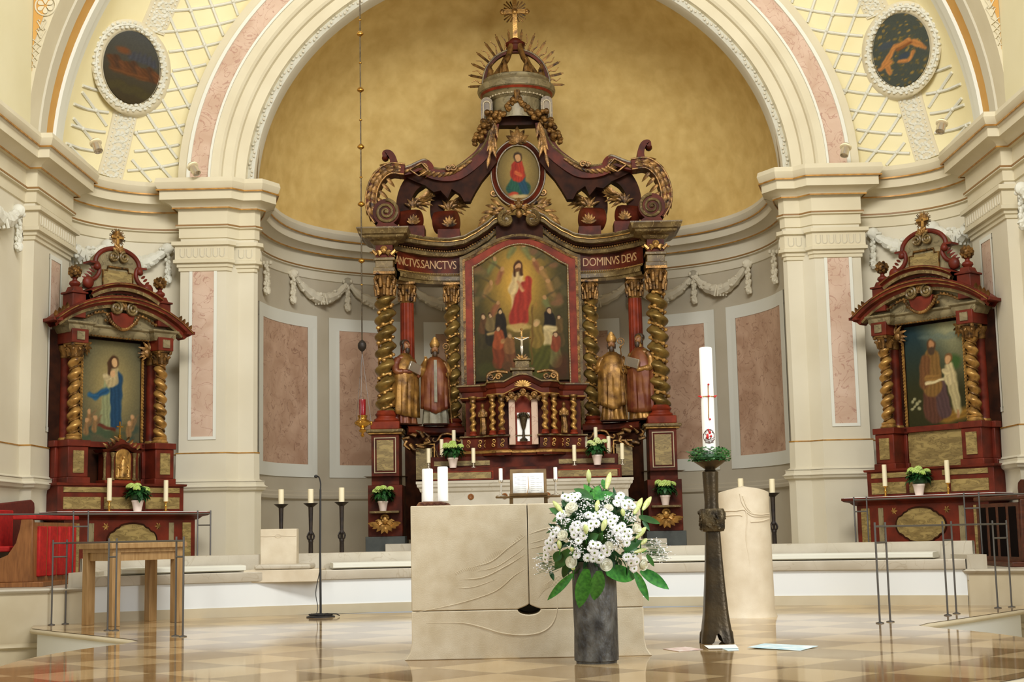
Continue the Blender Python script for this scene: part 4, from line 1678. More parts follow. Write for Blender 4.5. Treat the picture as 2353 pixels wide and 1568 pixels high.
# saints left and right
figure(P1, 0.10, 0.36, 0.36, (70, 60, 36), (96, 66, 40))
figure(P1, 0.17, 0.40, 0.34, (48, 42, 30), (120, 100, 62))
figure(P1, 0.28, 0.38, 0.40, (40, 34, 26), (44, 36, 26), (204, 168, 120), (36, 28, 20))
P1.cap(0.15, 0.50, 0.27, 0.54, 0.016, 0.016, (180, 150, 96), 0.02)
figure(P1, 0.26, 0.16, 0.44, (126, 62, 36), (158, 78, 44))
P1.cap(0.30, 0.42, 0.40, 0.40, 0.03, 0.022, (176, 128, 78), 0.02)
figure(P1, 0.37, 0.12, 0.40, (112, 70, 42), (136, 92, 54), (190, 150, 100), (140, 110, 70))
figure(P1, 0.90, 0.36, 0.34, (84, 68, 38), (104, 80, 44))
figure(P1, 0.80, 0.36, 0.42, (196, 172, 120), (36, 30, 24))
P1.cap(0.76, 0.55, 0.85, 0.555, 0.03, 0.03, (212, 188, 134), 0.02)
figure(P1, 0.66, 0.14, 0.52, (96, 88, 34), (138, 112, 52), (206, 164, 112), (176, 148, 96))
P1.cap(0.66, 0.14, 0.78, 0.30, 0.12, 0.08, (84, 82, 32), 0.03)
figure(P1, 0.86, 0.16, 0.36, (116, 108, 62), (140, 70, 44))
P1.cap(0.60, 0.18, 0.625, 0.80, 0.008, 0.008, (110, 80, 36), 0.012)
P1.cap(0.625, 0.80, 0.66, 0.83, 0.008, 0.008, (150, 112, 52), 0.012)
P1.cap(0.66, 0.83, 0.66, 0.78, 0.008, 0.006, (150, 112, 52), 0.012)
P1.ell(0.35, 0.16, 0.05, 0.05, (98, 66, 40), 0.4)
P1.ell(0.13, 0.12, 0.10, 0.08, (76, 74, 34), 0.8, 0.8)
P1.ell(0.92, 0.14, 0.08, 0.14, (92, 44, 26), 0.8, 0.6)
picture('painting', (-0.68, 0.68), lambda x: (2.98, ogee(x, 0.68, 4.645, 4.97)), 20.545, P1, base1, AL, 120, 200, gain=0.72)

# ---- mensa and gradines
mens = MB().sweep([(-1.375, 19.75), (-1.375, 19.2), (1.375, 19.2), (1.375, 19.75)], [(-0.06, 0.55), (0.0, 0.56), (0.0, 1.36), (0.02, 1.38), (0.03, 1.42), (0.055, 1.44), (0.06, 1.475), (0.07, 1.48), (0.07, 1.515), (-0.6, 1.516)]).build('stone_mensa', 'stone', AL, smooth=30)
for x in (-1.12, -0.72, -0.27, 0.30, 0.75, 1.12):
    mb = MB().lathe([(0.001, 0), (0.012, 0.004), (0.02, 0.0), (0.03, 0.012), (0.038, 0.006), (0.042, 0.0)], 0, 0, 0, 16)
    mb.warp(lambda a, b, c: (x + a, 19.195 - c, 1.30 + b)).build('rosette', 'oakd', mens)
g1 = MB().box(-1.31, 1.31, 19.42, 20.1, 1.516, 1.70).build('gradine', 'red', AL, bevel=0.008)
for sx in (-1, 1):
    MB().box(sx * 0.85 - 0.40, sx * 0.85 + 0.40, 19.405, 19.43, 1.55, 1.635).build('marbled_panel', 'marb', g1)
    frame_box(sx * 0.85, 0.86, 19.418, 1.535, 1.65, 0.012, 'redb', g1)
g2 = MB().box(-1.28, 1.28, 19.62, 20.1, 1.70, 1.86).build('gradine', 'red', AL, bevel=0.008)
for sx in (-1, 1):
    MB().box(sx * 0.85 - 0.38, sx * 0.85 + 0.38, 19.605, 19.63, 1.735, 1.80).build('marbled_panel', 'marb', g2)

# ---- the crowned canopy: great scrolls rising from the columns
def ribbon(pts, wid, y0, depth, mb, off0=None):
    """band whose side view (x,z) is a path with given widths, standing from y0 - depth to y0"""
    n = len(pts)
    up, dn = [], []
    for i in range(n):
        a, b = Vector(pts[max(i - 1, 0)][:2]), Vector(pts[min(i + 1, n - 1)][:2])
        d = (b - a).normalized()
        nn_ = Vector((-d.y, d.x))
        w = wid[i] if isinstance(wid, list) else wid
        p = Vector(pts[i][:2])
        up.append(p + nn_ * w / 2)
        dn.append(p - nn_ * w / 2)
    yy = y0 if isinstance(y0, list) else [y0] * n
    rows = [[(up[i].x, yy[i], up[i].y), (up[i].x, yy[i] - depth, up[i].y), (dn[i].x, yy[i] - depth, dn[i].y), (dn[i].x, yy[i], dn[i].y)] for i in range(n)]
    mb.grid(rows, 4, n, True)
    o = len(mb.v) - 4 * n
    mb.add([], [])
    mb.f.append((o, o + 1, o + 2, o + 3)); mb.f.append((o + 4 * n - 1, o + 4 * n - 2, o + 4 * n - 3, o + 4 * n - 4)); mb.mi.extend([mb.cur] * 2)
    return up, dn


def q2(*pp, d=20.1):
    return [(at(x, y, d)[0], at(x, y, d)[2]) for x, y in pp]


def volute_disc(mb, c, r, y, depth, hand=1):
    """cylinder block of a volute with a raised spiral on its face"""
    n = 32
    vs = [(c[0] + r * math.cos(2 * PI * i / n), y, c[1] + r * math.sin(2 * PI * i / n)) for i in range(n)]
    vs += [(c[0] + r * math.cos(2 * PI * i / n), y + depth, c[1] + r * math.sin(2 * PI * i / n)) for i in range(n)]
    mb.add(vs, [tuple(range(n)), tuple(range(2 * n - 1, n - 1, -1))] + [(i, (i + 1) % n, (i + 1) % n + n, i + n) for i in range(n)])


for sx in (-1, 1):
    # outer arm: volute on the column, big outer curve, leaf, then along the top to the canopy
    vc = (1.885, 5.365)
    arm = MB()
    path = bez([(1.985, 5.25), (2.09, 5.45), (2.08, 5.68), (1.99, 5.88), (1.83, 6.0), (1.62, 5.985)], 40)
    ribbon([(sx * p[0], p[1]) for p in path], 0.15, 20.26, 0.30, arm)
    arm_o = arm.build('outer_scroll', 'red', AL, smooth=40)
    mb = MB()
    volute_disc(mb, (sx * vc[0], vc[1]), 0.19, 19.93, 0.32)
    mb.build('volute', 'red', arm_o, smooth=40)
    mb = MB()
    sp = spiral(0, 0, 0.18, 0.015, PI / 2, 2.4, 60)
    mb.tube([(sx * (vc[0] + p[0]), 19.92, vc[1] + p[1]) for p in sp], [0.026 - 0.012 * i / 60 for i in range(61)], 8)
    mb.ball((sx * vc[0], 19.91, vc[1]), 0.025, 8, 6)
    mb.build('volute_spiral', 'silver' if False else 'cornice', arm_o)
    # gilt edging on the outer curve and acanthus on its back
    mb = MB()
    for off in (0.078, -0.07):
        q = []
        for i, p in enumerate(path):
            a, b = path[max(i - 1, 0)], path[min(i + 1, len(path) - 1)]
            d = Vector((b[0] - a[0], b[1] - a[1])).normalized()
            q.append((sx * (p[0] + d.y * off), 19.955, p[1] - d.x * off))
        mb.tube(q, 0.014, 6)
    mb.build('gilt_edging', 'gold', arm_o)
    mb = MB()
    for k in range(9):
        t = k / 8
        i = int(8 + t * 30)
        p = path[min(i, len(path) - 1)]
        a, b = path[max(i - 1, 0)], path[min(i + 1, len(path) - 1)]
        d = Vector((b[0] - a[0], b[1] - a[1])).normalized()
        for s2 in (1, -1):
            leaf_pts(mb, (sx * (p[0] + d.y * 0.02 * s2), 19.955, p[1] - d.x * 0.02 * s2), (sx * (-d.x + d.y * 0.22 * s2), -0.22, -d.y - d.x * 0.22 * s2), (0, -1, 0), 0.19, 0.075, 0.55)
    for k in range(6):
        i = 6 + k * 4
        p = path[i]
        leaf_pts(mb, (sx * (p[0] - 0.07), 20.02, p[1] - 0.03), (sx * -0.9, -0.2, -0.5 - 0.1 * k), (0, -1, 0), 0.17, 0.06, 0.5)
    mb.build('acanthus_leaves', 'gold', arm_o)
    # upright finial curl
    mb = MB()
    fp = bez([(1.80, 6.02), (1.78, 6.14), (1.83, 6.24), (1.90, 6.25), (1.905, 6.19)], 20) if sx < 0 else bez([(1.78, 6.02), (1.76, 6.16), (1.80, 6.29), (1.87, 6.32), (1.885, 6.26)], 20)
    ribbon([(sx * p[0], p[1]) for p in fp], [0.11 - 0.05 * i / (len(fp) - 1) for i in range(len(fp))], 20.2, 0.2, mb)
    mb.ball((sx * fp[-1][0], 20.1, fp[-1][1]), (0.05, 0.1, 0.045), 10, 7)
    mb.build('finial_curl', 'red', arm_o, smooth=50)
    # bridge from the shoulder to the canopy
    top = bez([(1.72, 6.02), (1.56, 6.06), (1.36, 6.15), (1.30, 6.13), (1.25, 6.05), (1.05, 6.02), (0.86, 6.06), (0.66, 6.20), (0.50, 6.36), (0.40, 6.58), (0.36, 6.80)], 60)
    wd = [0.11 + 0.09 * min(1, i / 36) for i in range(len(top))]
    br = MB()
    ribbon([(sx * p[0], p[1] - w / 2 * 0.9) for p, w in zip(top, wd)], wd, [20.26 + 0.16 * i / len(top) for i in range(len(top))], 0.22, br)
    bro = br.build('canopy_arm', 'red', AL, smooth=40)
    mb = MB()
    for (x_, z_, r_) in ((0.93, 6.03, 0.055), (1.0, 6.02, 0.04)):
        sp = spiral(sx * x_, z_, r_, 0.01, 0, 1.3 * sx, 20)
        mb.tube([(p[0], 20.06, p[1]) for p in sp], 0.016, 6)
    mb.build('crest_curl', 'gold', bro)
    mb = MB()
    mb.tube([(sx * p[0], 20.05 + 0.16 * i / len(top), p[1] + 0.0) for i, p in enumerate(top)], 0.02, 6)
    mb.build('gilt_edging', 'cornice', bro)
    mb = MB()
    rnd = random.Random(11)
    for i in range(4, 44, 2):
        p = top[i]
        leaf_pts(mb, (sx * p[0], 20.02 + 0.16 * i / len(top), p[1] - 0.06), (sx * 0.9, -0.15, -0.45), (0, -1, 0), 0.15, 0.05, 0.4)
    # the diamond with carved border
    for a, b in (((1.55, 6.0), (1.38, 6.09)), ((1.38, 6.09), (1.28, 5.98)), ((1.28, 5.98), (1.42, 5.9)), ((1.42, 5.9), (1.55, 6.0))):
        mb.tube([(sx * a[0], 20.02, a[1]), (sx * b[0], 20.02, b[1])], 0.013, 6)
    mb.build('carved_tendrils', 'gold', bro)
    # valance whose dark brown also paints the shade beneath the arm
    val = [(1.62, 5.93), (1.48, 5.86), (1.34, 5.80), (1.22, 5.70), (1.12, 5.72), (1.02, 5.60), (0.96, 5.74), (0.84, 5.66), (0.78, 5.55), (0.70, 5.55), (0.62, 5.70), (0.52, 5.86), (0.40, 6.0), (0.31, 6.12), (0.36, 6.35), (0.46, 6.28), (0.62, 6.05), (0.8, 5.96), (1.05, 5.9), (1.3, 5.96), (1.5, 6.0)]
    v_ = MB().prism([(sx * x, z) for x, z in val], 20.18, 20.36).build('shade_valance', 'brown', AL, smooth=30)
    # inner legs: two curved brackets with drum-shaped feet
    for (x_, y_, lean, big) in ((1.50, 20.36, 0.05, 0.88), (1.0, 20.55, 0.0, 1.0)):
        lg = MB()
        h0 = 5.34
        pts = bez([(x_ + 0.16 * big, h0 - 0.08), (x_ + 0.20 * big, h0 + 0.12), (x_ + 0.17 * big, h0 + 0.32), (x_ + 0.06, h0 + 0.50), (x_ - 0.08, h0 + 0.62)], 24)
        ribbon([(sx * p[0], p[1]) for p in pts], [0.16 + 0.10 * i / (len(pts) - 1) for i in range(len(pts))], y_ + 0.18, 0.26, lg)
        lo = lg.build('scroll_leg', 'brown', AL, smooth=40)
        # foot: a drum lying across, its round end towards the outside
        mb = MB()
        n = 24
        ax = Vector((-sx * 0.93, -0.36, 0)).normalized()
        sd = Vector((ax.y, -ax.x, 0))
        r = 0.165 * big
        cc = Vector((sx * (x_ + 0.05), y_ - 0.08, h0 - 0.02))
        rows = []
        for l_, k in ((-0.17, 0.5), (-0.165, 0.98), (-0.12, 1.0), (0.0, 1.0), (0.10, 0.98), (0.15, 0.9), (0.17, 0.6)):
            rows.append([tuple(cc + ax * (l_ * big) + sd * (r * k * math.cos(2 * PI * j / n)) + Vector((0, 0, r * k * math.sin(2 * PI * j / n)))) for j in range(n)])
        o = len(mb.v)
        mb.grid(rows, n, len(rows), True)
        mb.f.append(tuple(range(o, o + n))); mb.f.append(tuple(range(o + 7 * n - 1, o + 6 * n - 1, -1))); mb.mi.extend([0, 0])
        mb.build('drum_foot', 'red', lo, smooth=40)
        mb = MB()
        e = cc - ax * (0.172 * big)
        mb.tube([tuple(e + sd * p[0] + Vector((0, 0, p[1]))) for p in spiral(0, 0, r * 0.92, r * 0.1, PI / 2, 2.0, 44)], 0.017, 6)
        mb.ball(tuple(e), (0.03, 0.03, 0.03), 8, 6)
        mb.build('volute_spiral', 'cornice', lo)
        mb = MB()
        fc = cc + ax * (0.05 * big) - Vector((0, r, 0)) * 0.98
        for k in range(7):
            a = PI / 2 + (k - 3) * 0.42
            leaf_pts(mb, tuple(fc + Vector((0, 0, -0.10 * big))), (math.cos(a) * 0.9, -0.1, math.sin(a)), (0, -1, 0), (0.155 - 0.012 * abs(k - 3)) * big, 0.05, 0.0)
        mb.build('gilt_palmette', 'gold', lo)
        # jagged acanthus hanging in front
        mb = MB()
        for k in range(9):
            a = -0.5 + 0.28 * k
            leaf_pts(mb, (sx * (x_ + 0.05 - 0.02 * k), y_ - 0.1, h0 + 0.22 + 0.03 * (k % 3)), (-sx * (0.9 - 0.05 * k), -0.25, -0.35 + 0.12 * k), (0, -1, 0.3), 0.26 * big, 0.07, 0.5)
        for k in range(5):
            leaf_pts(mb, (sx * (x_ + 0.02), y_ - 0.12, h0 + 0.15), (-sx * math.cos(0.6 + 0.5 * k), -0.25, math.sin(0.6 + 0.5 * k)), (0, -1, 0.3), 0.17 * big, 0.05, 0.3)
        mb.build('acanthus_leaves', 'gold', lo)
        MB().box(sx * x_ + 0.02 * sx - 0.16, sx * x_ + 0.02 * sx + 0.16, y_ - 0.2, y_ + 0.16, gab(x_) - 0.02, h0 - r + 0.015).build('foot_plinth', 'red', lo)
    # foot block of the outer volute
    MB().prism([(sx * 1.68, 5.10), (sx * 1.72, 5.16), (sx * 1.78, 5.20), (sx * 2.0, 5.20), (sx * 2.04, 5.14), (sx * 2.09, 5.10)], 19.9, 20.3).build('foot_plinth', 'red', arm_o)
    # grape clusters where the arms meet the drum
    mb = MB()
    rnd = random.Random(4)
    for k in range(46):
        t = rnd.random()
        c = (0.36 + 0.24 * t + rnd.uniform(-0.07, 0.07), 20.12 + rnd.uniform(-0.08, 0.06), 6.80 - 0.42 * t + rnd.uniform(-0.05, 0.05))
        mb.ball((sx * c[0], c[1], c[2]), rnd.uniform(0.03, 0.05), 8, 6)
    for k in range(14):
        t = rnd.random()
        leaf_pts(mb, (sx * (0.30 + 0.1 * t), 20.05, 6.75 - 0.55 * t), (sx * rnd.uniform(-0.3, 0.5), -0.1, -1), (0, -1, 0), 0.22, 0.05, 0.1)
    mb.build('fruit_cluster', 'gold', bro)

# oval picture with wreath frame
ov = MB()
n = 56
for (rx, rz, y) in ():
    pass
oc = (0.0, 5.98)


def oval_ring(rx, rz, c=oc, n=56):
    return [(c[0] + rx * math.cos(2 * PI * i / n), c[1] + rz * math.sin(2 * PI * i / n)) for i in range(n)]


mb = MB()
prof = [(0.395, 0.50, 20.45), (0.395, 0.50, 20.30), (0.375, 0.48, 20.27), (0.35, 0.455, 20.285), (0.335, 0.44, 20.27), (0.315, 0.415, 20.29), (0.30, 0.40, 20.33)]
mb.grid([[(x, y, z) for x, z in oval_ring(a, b)] for a, b, y in prof], 56, len(prof), True)
ovf = mb.build('oval_frame', 'red', AL, smooth=50)
for a, b, y in ((0.39, 0.495, 20.285), (0.312, 0.412, 20.28)):
    MB().tube([(x, y, z) for x, z in oval_ring(a, b)], 0.014, 6, closed=True).build('gilt_bead', 'cornice', ovf)
P2 = Paint(8)


def base2(x, z):
    r = np.hypot((x - 0.5) / 0.42, (z - 0.75) / 0.62)
    g = np.clip(1.1 - r * 0.8, 0, 1)[..., None]
    return np.array([98, 82, 44.]) * (1 - g) + np.array([168, 140, 76.]) * g


P2.cap(0.38, 0.30, 0.62, 0.30, 0.17, 0.17, (36, 74, 60), 0.04)
P2.cap(0.48, 0.40, 0.52, 0.62, 0.20, 0.15, (38, 84, 66), 0.04)
P2.cap(0.66, 0.22, 0.55, 0.55, 0.09, 0.1, (34, 70, 88), 0.04)
P2.cap(0.50, 0.62, 0.50, 0.88, 0.17, 0.12, (166, 52, 30), 0.04)
P2.cap(0.38, 0.62, 0.42, 0.84, 0.07, 0.08, (148, 44, 28), 0.04)
P2.cap(0.46, 0.68, 0.56, 0.62, 0.05, 0.04, (190, 92, 50), 0.03)
P2.ell(0.50, 1.06, 0.105, 0.13, (54, 36, 22), 0.3)
P2.ell(0.505, 1.05, 0.07, 0.095, (196, 146, 96), 0.25)
P2.ell(0.38, 0.16, 0.12, 0.06, (176, 66, 40), 0.5)
P2.ell(0.52, 0.10, 0.22, 0.05, (190, 164, 112), 0.8)


def oval_place(c, rx, rz, y):
    return lambda x, z: (x, y, z)


picture('oval_painting', (-0.303, 0.303), lambda x: (oc[1] - 0.403 * math.sqrt(max(0.0, 1 - (x / 0.304) ** 2)) - 0.001, oc[1] + 0.403 * math.sqrt(max(0.0, 1 - (x / 0.304) ** 2)) + 0.001), 20.325, P2, base2, AL, 60, 80, gain=0.75)
# leaf crest above the oval
mb = MB()
for k in range(7):
    a = PI / 2 + (k - 3) * 0.45
    leaf_pts(mb, (0, 20.26, 6.42), (math.cos(a), -0.15, math.sin(a)), (0, -1, 0.1), 0.26 - 0.03 * abs(k - 3), 0.09, 0.35)
mb.build('leaf_crest', 'gold', AL)
# dark back of the canopy, drum, crown
dr = MB()
dr.prism([(-0.42, 6.62), (-0.30, 6.70), (0.30, 6.70), (0.42, 6.62), (0.42, 6.90), (-0.42, 6.90)], 20.30, 20.5)
crown = dr.build('canopy_drum', 'brown', AL)
MB().lathe([(0.36, 6.78), (0.36, 7.08), (0.38, 7.10)], 0, 20.45, 0, 40).build('drum_wall', 'marbg', crown)
for sx in (-1, 1):
    # long U-shaped scroll consoles at the sides of the drum
    cx = sx * 0.435
    mb = MB()
    out = [(cx - 0.085, 6.62)] + [(cx + 0.085 * math.cos(PI - PI * i / 12), 7.02 + 0.085 * math.sin(PI * i / 12)) for i in range(13)] + [(cx + 0.085, 6.62)]
    mb.prism(out, 20.22, 20.42)
    cns = mb.build('side_console', 'cornice', crown)
    MB().tube([(x, 20.21, z) for x, z in [(cx - 0.05, 6.66)] + [(cx + 0.05 * math.cos(PI - PI * i / 10), 6.99 + 0.05 * math.sin(PI * i / 10)) for i in range(11)] + [(cx + 0.05, 6.75)]], 0.011, 6).build('console_line', 'tin', cns)
mb = MB()
rnd = random.Random(9)
for sx in (-1, 1):
    for k in range(44):
        t = rnd.random()
        x_ = sx * (0.02 + 0.42 * t)
        z_ = 7.05 - 0.30 * math.sin(t * 1.9) + rnd.uniform(-0.045, 0.045)
        mb.ball((x_, 20.08 + 0.12 * t + rnd.uniform(-0.03, 0.03), z_), rnd.uniform(0.025, 0.045), 8, 6)
mb.tube([(0, 20.04, 7.25), (0.01, 20.03, 7.12), (0, 20.05, 6.98)], [0.03, 0.05, 0.02], 8)
mb.build('garland', 'gold', crown)
cy = 20.45
MB().lathe([(0.36, 7.08), (0.40, 7.10), (0.42, 7.12), (0.50, 7.16), (0.53, 7.19), (0.56, 7.20), (0.575, 7.24), (0.565, 7.29), (0.52, 7.33), (0.50, 7.34), (0.48, 7.37), (0.49, 7.395), (0.46, 7.41), (0.42, 7.42), (0.0, 7.43)], 0, cy, 0, 56).build('crown_disc', 'marbg', crown, smooth=30)
MB().lathe([(0.505, 7.158), (0.532, 7.188)], 0, cy - 0.004, 0, 56).build('red_soffit', 'redb', crown)
mb = MB()
for k in range(40):
    a = 2 * PI * k / 40
    mb.ball((0.425 * math.cos(a), cy + 0.425 * math.sin(a), 7.115), 0.016, 6, 4)
mb.lathe([(0.42, 7.12), (0.424, 7.11)], 0, cy, 0, 40)
mb.build('bead_row', 'tin', crown)
# hoop and ribs
mb = MB()
hoop = arc(0, 7.36, 0.47, 0.50, 0, PI, 36)
ribbon(hoop, 0.05, cy + 0.03, 0.07, mb)
hp = mb.build('crown_hoop', 'red', crown, smooth=40)
MB().tube([(x * 1.05, cy - 0.04, 7.36 + (z - 7.36) * 1.05) for x, z in hoop], 0.014, 6).build('gilt_edge', 'cornice', hp)
mb = MB()
for (a, r0) in ((-0.95, 0.34), (-2.2, 0.34), (0.5, 0.36), (2.65, 0.36)):
    ca, sa = math.cos(a), math.sin(a)
    pts = bez([(r0 * ca, cy + r0 * sa, 7.42), (r0 * 0.95 * ca, cy + r0 * 0.95 * sa, 7.55), (r0 * 0.6 * ca, cy + r0 * 0.6 * sa, 7.70), (0.13 * ca, cy + 0.13 * sa, 7.86), (0.10 * ca, cy + 0.1 * sa, 7.95)], 20)
    mb.tube(pts, [0.05] * 3 + [0.042] * (len(pts) - 3), 8)
mb.build('crown_rib', 'gold', crown)
mb = MB()
for k in range(8):
    a = 2 * PI * (k + 0.5) / 8
    if math.sin(a) > 0.8:
        continue
    c = (0.40 * math.cos(a), cy + 0.40 * math.sin(a), 7.42)
    mb.tube(bez([c, (c[0], c[1], c[2] + 0.10), (c[0] * 1.02, c[1], c[2] + 0.17), (c[0] * 0.9, c[1], c[2] + 0.21)], 12), [0.06, 0.055, 0.05, 0.045, 0.04, 0.035, 0.03, 0.026, 0.022, 0.02, 0.015, 0.012, 0.01][:13], 7)
mb.build('crown_leaves', 'gold', crown)
MB().lathe([(0.10, 7.86), (0.12, 7.90), (0.13, 7.94), (0.145, 7.95), (0.145, 7.985), (0.10, 8.0), (0.085, 8.03), (0.05, 8.06), (0.0, 8.07)], 0, cy, 0, 28).build('crown_cap', 'red', crown, smooth=35)
# rays
for k in range(27):
    a = PI * (k + 0.0) / 26
    a = -0.03 + (PI + 0.06) * k / 26
    if abs(a - PI / 2) < 0.06:
        continue
    r0 = 0.50
    r1 = 0.66 + 0.12 * math.sin(a) ** 2 + (0.05 if k % 2 == 0 else 0)
    cz = 7.36
    mb = MB()
    pts = []
    for i in range(9):
        t = i / 8
        r = r0 + (r1 - r0) * t
        w = 0.018 * math.sin(t * 2 * PI * 1.25) if k % 2 else 0
        pts.append((r * math.cos(a) - w * math.sin(a), cy, cz + (r * 1.02) * math.sin(a) + w * math.cos(a)))
    if k % 2:
        mb.tube(pts, [0.014 - 0.009 * i / 8 for i in range(9)], 6)
    else:
        for s2 in (-1, 0, 1):
            mb.tube([(p[0] - s2 * 0.012 * math.sin(a), p[1], p[2] + s2 * 0.012 * math.cos(a)) for p in pts[:(9 if s2 == 0 else 8)]], 0.008, 5)
    mb.build('ray', 'gold', crown)
# cross on top
mb = MB()
mb.box(-0.034, 0.034, cy - 0.025, cy + 0.025, 8.05, 8.82, 0.004)
mb.box(-0.16, 0.16, cy - 0.025, cy + 0.025, 8.44, 8.505)
for c in ((-0.175, 8.472), (0.175, 8.472), (0, 8.84)):
    for k in range(3):
        a = math.atan2(c[1] - 8.472, c[0]) + (k - 1) * 1.1
        mb.ball((c[0] + 0.018 * math.cos(a), cy, c[1] + 0.018 * math.sin(a)), (0.03, 0.026, 0.03), 9, 6)
mb.ball((0, cy - 0.02, 8.472), (0.045, 0.03, 0.045), 12, 8)
crs = mb.build('cross', 'goldb', crown)
mb = MB()
for q in range(4):
    for k in range(4):
        a = PI / 4 + q * PI / 2 + (k - 1.5) * 0.27
        r1 = 0.20 if k in (1, 2) else 0.17
        mb.tube([(0.06 * math.cos(a), cy, 8.472 + 0.06 * math.sin(a)), (r1 * math.cos(a), cy, 8.472 + r1 * math.sin(a))], [0.008, 0.012], 5)
mb.build('cross_rays', 'gold', crs)
# ================================================================== TABERNACLE ON THE GRADINE
TB = thing('tabernacle', 'small carved red and gold tabernacle with twisted colonnettes below the large painting', 'tabernacle', (0, 19.75, 1.86))
mb = MB()
pth = [(-0.84, 20.05), (-0.84, 19.72), (-0.55, 19.66), (-0.47, 19.58), (-0.36, 19.50), (-0.22, 19.50), (-0.22, 19.62), (0.22, 19.62), (0.22, 19.50), (0.36, 19.50), (0.47, 19.58), (0.55, 19.66), (0.84, 19.72), (0.84, 20.05)]
body = MB().sweep(pth, [(-0.05, 1.86), (-0.05, 2.86)]).build('body', 'red', TB)
bs = MB().sweep(pth, [(-0.03, 1.86), (0.04, 1.86), (0.05, 1.90), (0.02, 1.94), (0.0, 1.96), (0.0, 2.10), (0.03, 2.115), (0.03, 2.14), (-0.06, 2.145)]).build('predella', 'red', TB, smooth=30)
MB().sweep(pth, [(0.042, 1.89), (0.056, 1.895), (0.056, 1.92), (0.03, 1.935)]).build('gilt_moulding', 'goldb', bs)
MB().sweep(pth, [(0.03, 2.118), (0.038, 2.118), (0.038, 2.138), (0.03, 2.138)]).build('gilt_moulding', 'cornice', bs)
mb = MB()
for x in (-0.76, -0.66, -0.60, -0.52, 0.52, 0.60, 0.66, 0.76, -0.41, -0.29, 0.29, 0.41):
    y = 19.70 if abs(x) > 0.6 else (19.64 if abs(x) > 0.5 else (19.52 if abs(x) > 0.4 else 19.49))
    for s_ in (-1, 1):
        mb.tube([(x + s_ * p[0], y, 2.03 + s_ * p[1]) for p in spiral(0.0, 0.03, 0.03, 0.006, -PI / 2, 1.1, 14)], 0.007, 5)
mb.build('scroll_ornament', 'goldb', bs)


def cornice_z(x):
    return 2.80 + 0.10 * max(0, math.cos(min(abs(x) / 0.26, 1.0) * PI / 2)) ** 1.2


def fine(path, k=8):
    out = []
    for a, b in zip(path[:-1], path[1:]):
        for i in range(k):
            out.append((a[0] + (b[0] - a[0]) * i / k, a[1] + (b[1] - a[1]) * i / k))
    return out + [path[-1]]


ctop = [(-0.84, 20.05), (-0.84, 19.72), (-0.55, 19.66), (-0.47, 19.58), (-0.36, 19.48), (-0.22, 19.48), (0.22, 19.48), (0.36, 19.48), (0.47, 19.58), (0.55, 19.66), (0.84, 19.72), (0.84, 20.05)]
mb = MB().sweep(fine(ctop), [(-0.1, -0.14), (0.0, -0.14), (0.02, -0.12), (0.0, -0.10), (0.0, -0.03), (0.02, -0.02), (0.045, 0.02), (0.05, 0.045), (0.07, 0.05), (0.07, 0.07), (-0.1, 0.072)])
mb.warp(lambda x, y, z: (x, y, z + cornice_z(x) - (0.03 if abs(x) > 0.5 else 0)))
cn = mb.build('cornice', 'red', TB, smooth=30)
mb = MB().sweep(fine(ctop), [(0.045, 0.045), (0.076, 0.048), (0.076, 0.068), (0.05, 0.073)])
mb.warp(lambda x, y, z: (x, y, z + cornice_z(x) - (0.03 if abs(x) > 0.5 else 0)))
mb.build('gilt_edge', 'cornice', cn)
mb = MB().sweep(fine(ctop), [(0.02, -0.118), (0.028, -0.115), (0.02, -0.10)])
mb.warp(lambda x, y, z: (x, y, z + cornice_z(x) - (0.03 if abs(x) > 0.5 else 0)))
mb.build('gilt_edge', 'goldb', cn)
mb = MB()
for k in range(9):
    a = PI * k / 8
    leaf_pts(mb, (0, 19.465, 2.80), (math.cos(a), -0.1, 0.7 * math.sin(a) + 0.1), (0, -1, 0), 0.12, 0.03, 0.2)
mb.build('leaf_ornament', 'goldb', cn)
for x, y in ((-0.69, 19.66), (-0.42, 19.52), (-0.295, 19.455), (0.295, 19.455), (0.42, 19.52), (0.69, 19.66)):
    c_ = twisted('colonnette', x, y, 2.20, 2.60, 0.042, 0.115, TB, vine=False, m='goldb', hand=1 if x < 0 else -1)
    MB().lathe([(0.055, 2.14), (0.055, 2.16), (0.045, 2.17), (0.05, 2.185), (0.038, 2.20)], x, y, 0, 14).build('base', 'redb', c_)
    MB().lathe([(0.034, 2.59), (0.042, 2.60), (0.038, 2.63), (0.06, 2.66), (0.06, 2.68)], x, y, 0, 14).build('capital', 'gold', c_)
# niche with pink pilasters and the little crucifix before a white cloth
for s_ in (-1, 1):
    MB().box(s_ * 0.155 - 0.045, s_ * 0.155 + 0.045, 19.52, 19.60, 2.0, 2.66).build('pink_pilaster', 'pink', TB, bevel=0.008)
nic = MB().box(-0.11, 0.11, 19.60, 19.63, 2.0, 2.7).build('niche', 'redb', TB)
MB().box(-0.085, 0.085, 19.585, 19.602, 2.05, 2.44).build('white_cloth', 'waxw', nic)
mb = MB().lathe([(0.05, 2.05), (0.055, 2.07), (0.02, 2.10), (0.015, 2.2), (0.03, 2.24), (0.05, 2.33), (0.06, 2.38), (0.04, 2.40), (0.0, 2.41)], 0, 19.56, 0, 16)
for k in range(8):
    a = PI * k / 7
    mb.ball((0.07 * math.cos(a), 19.56, 2.38 + 0.05 * math.sin(a)), 0.02, 6, 4)
mb.build('small_monstrance', 'bronzed', nic)
for x, z in ((-0.155, 2.66), (0.0, 2.70), (0.155, 2.66)):
    mb = MB()
    cherub_head(mb, (x, 19.46, z), 0.048)
    mb.build('cherub_head', 'gold', TB)
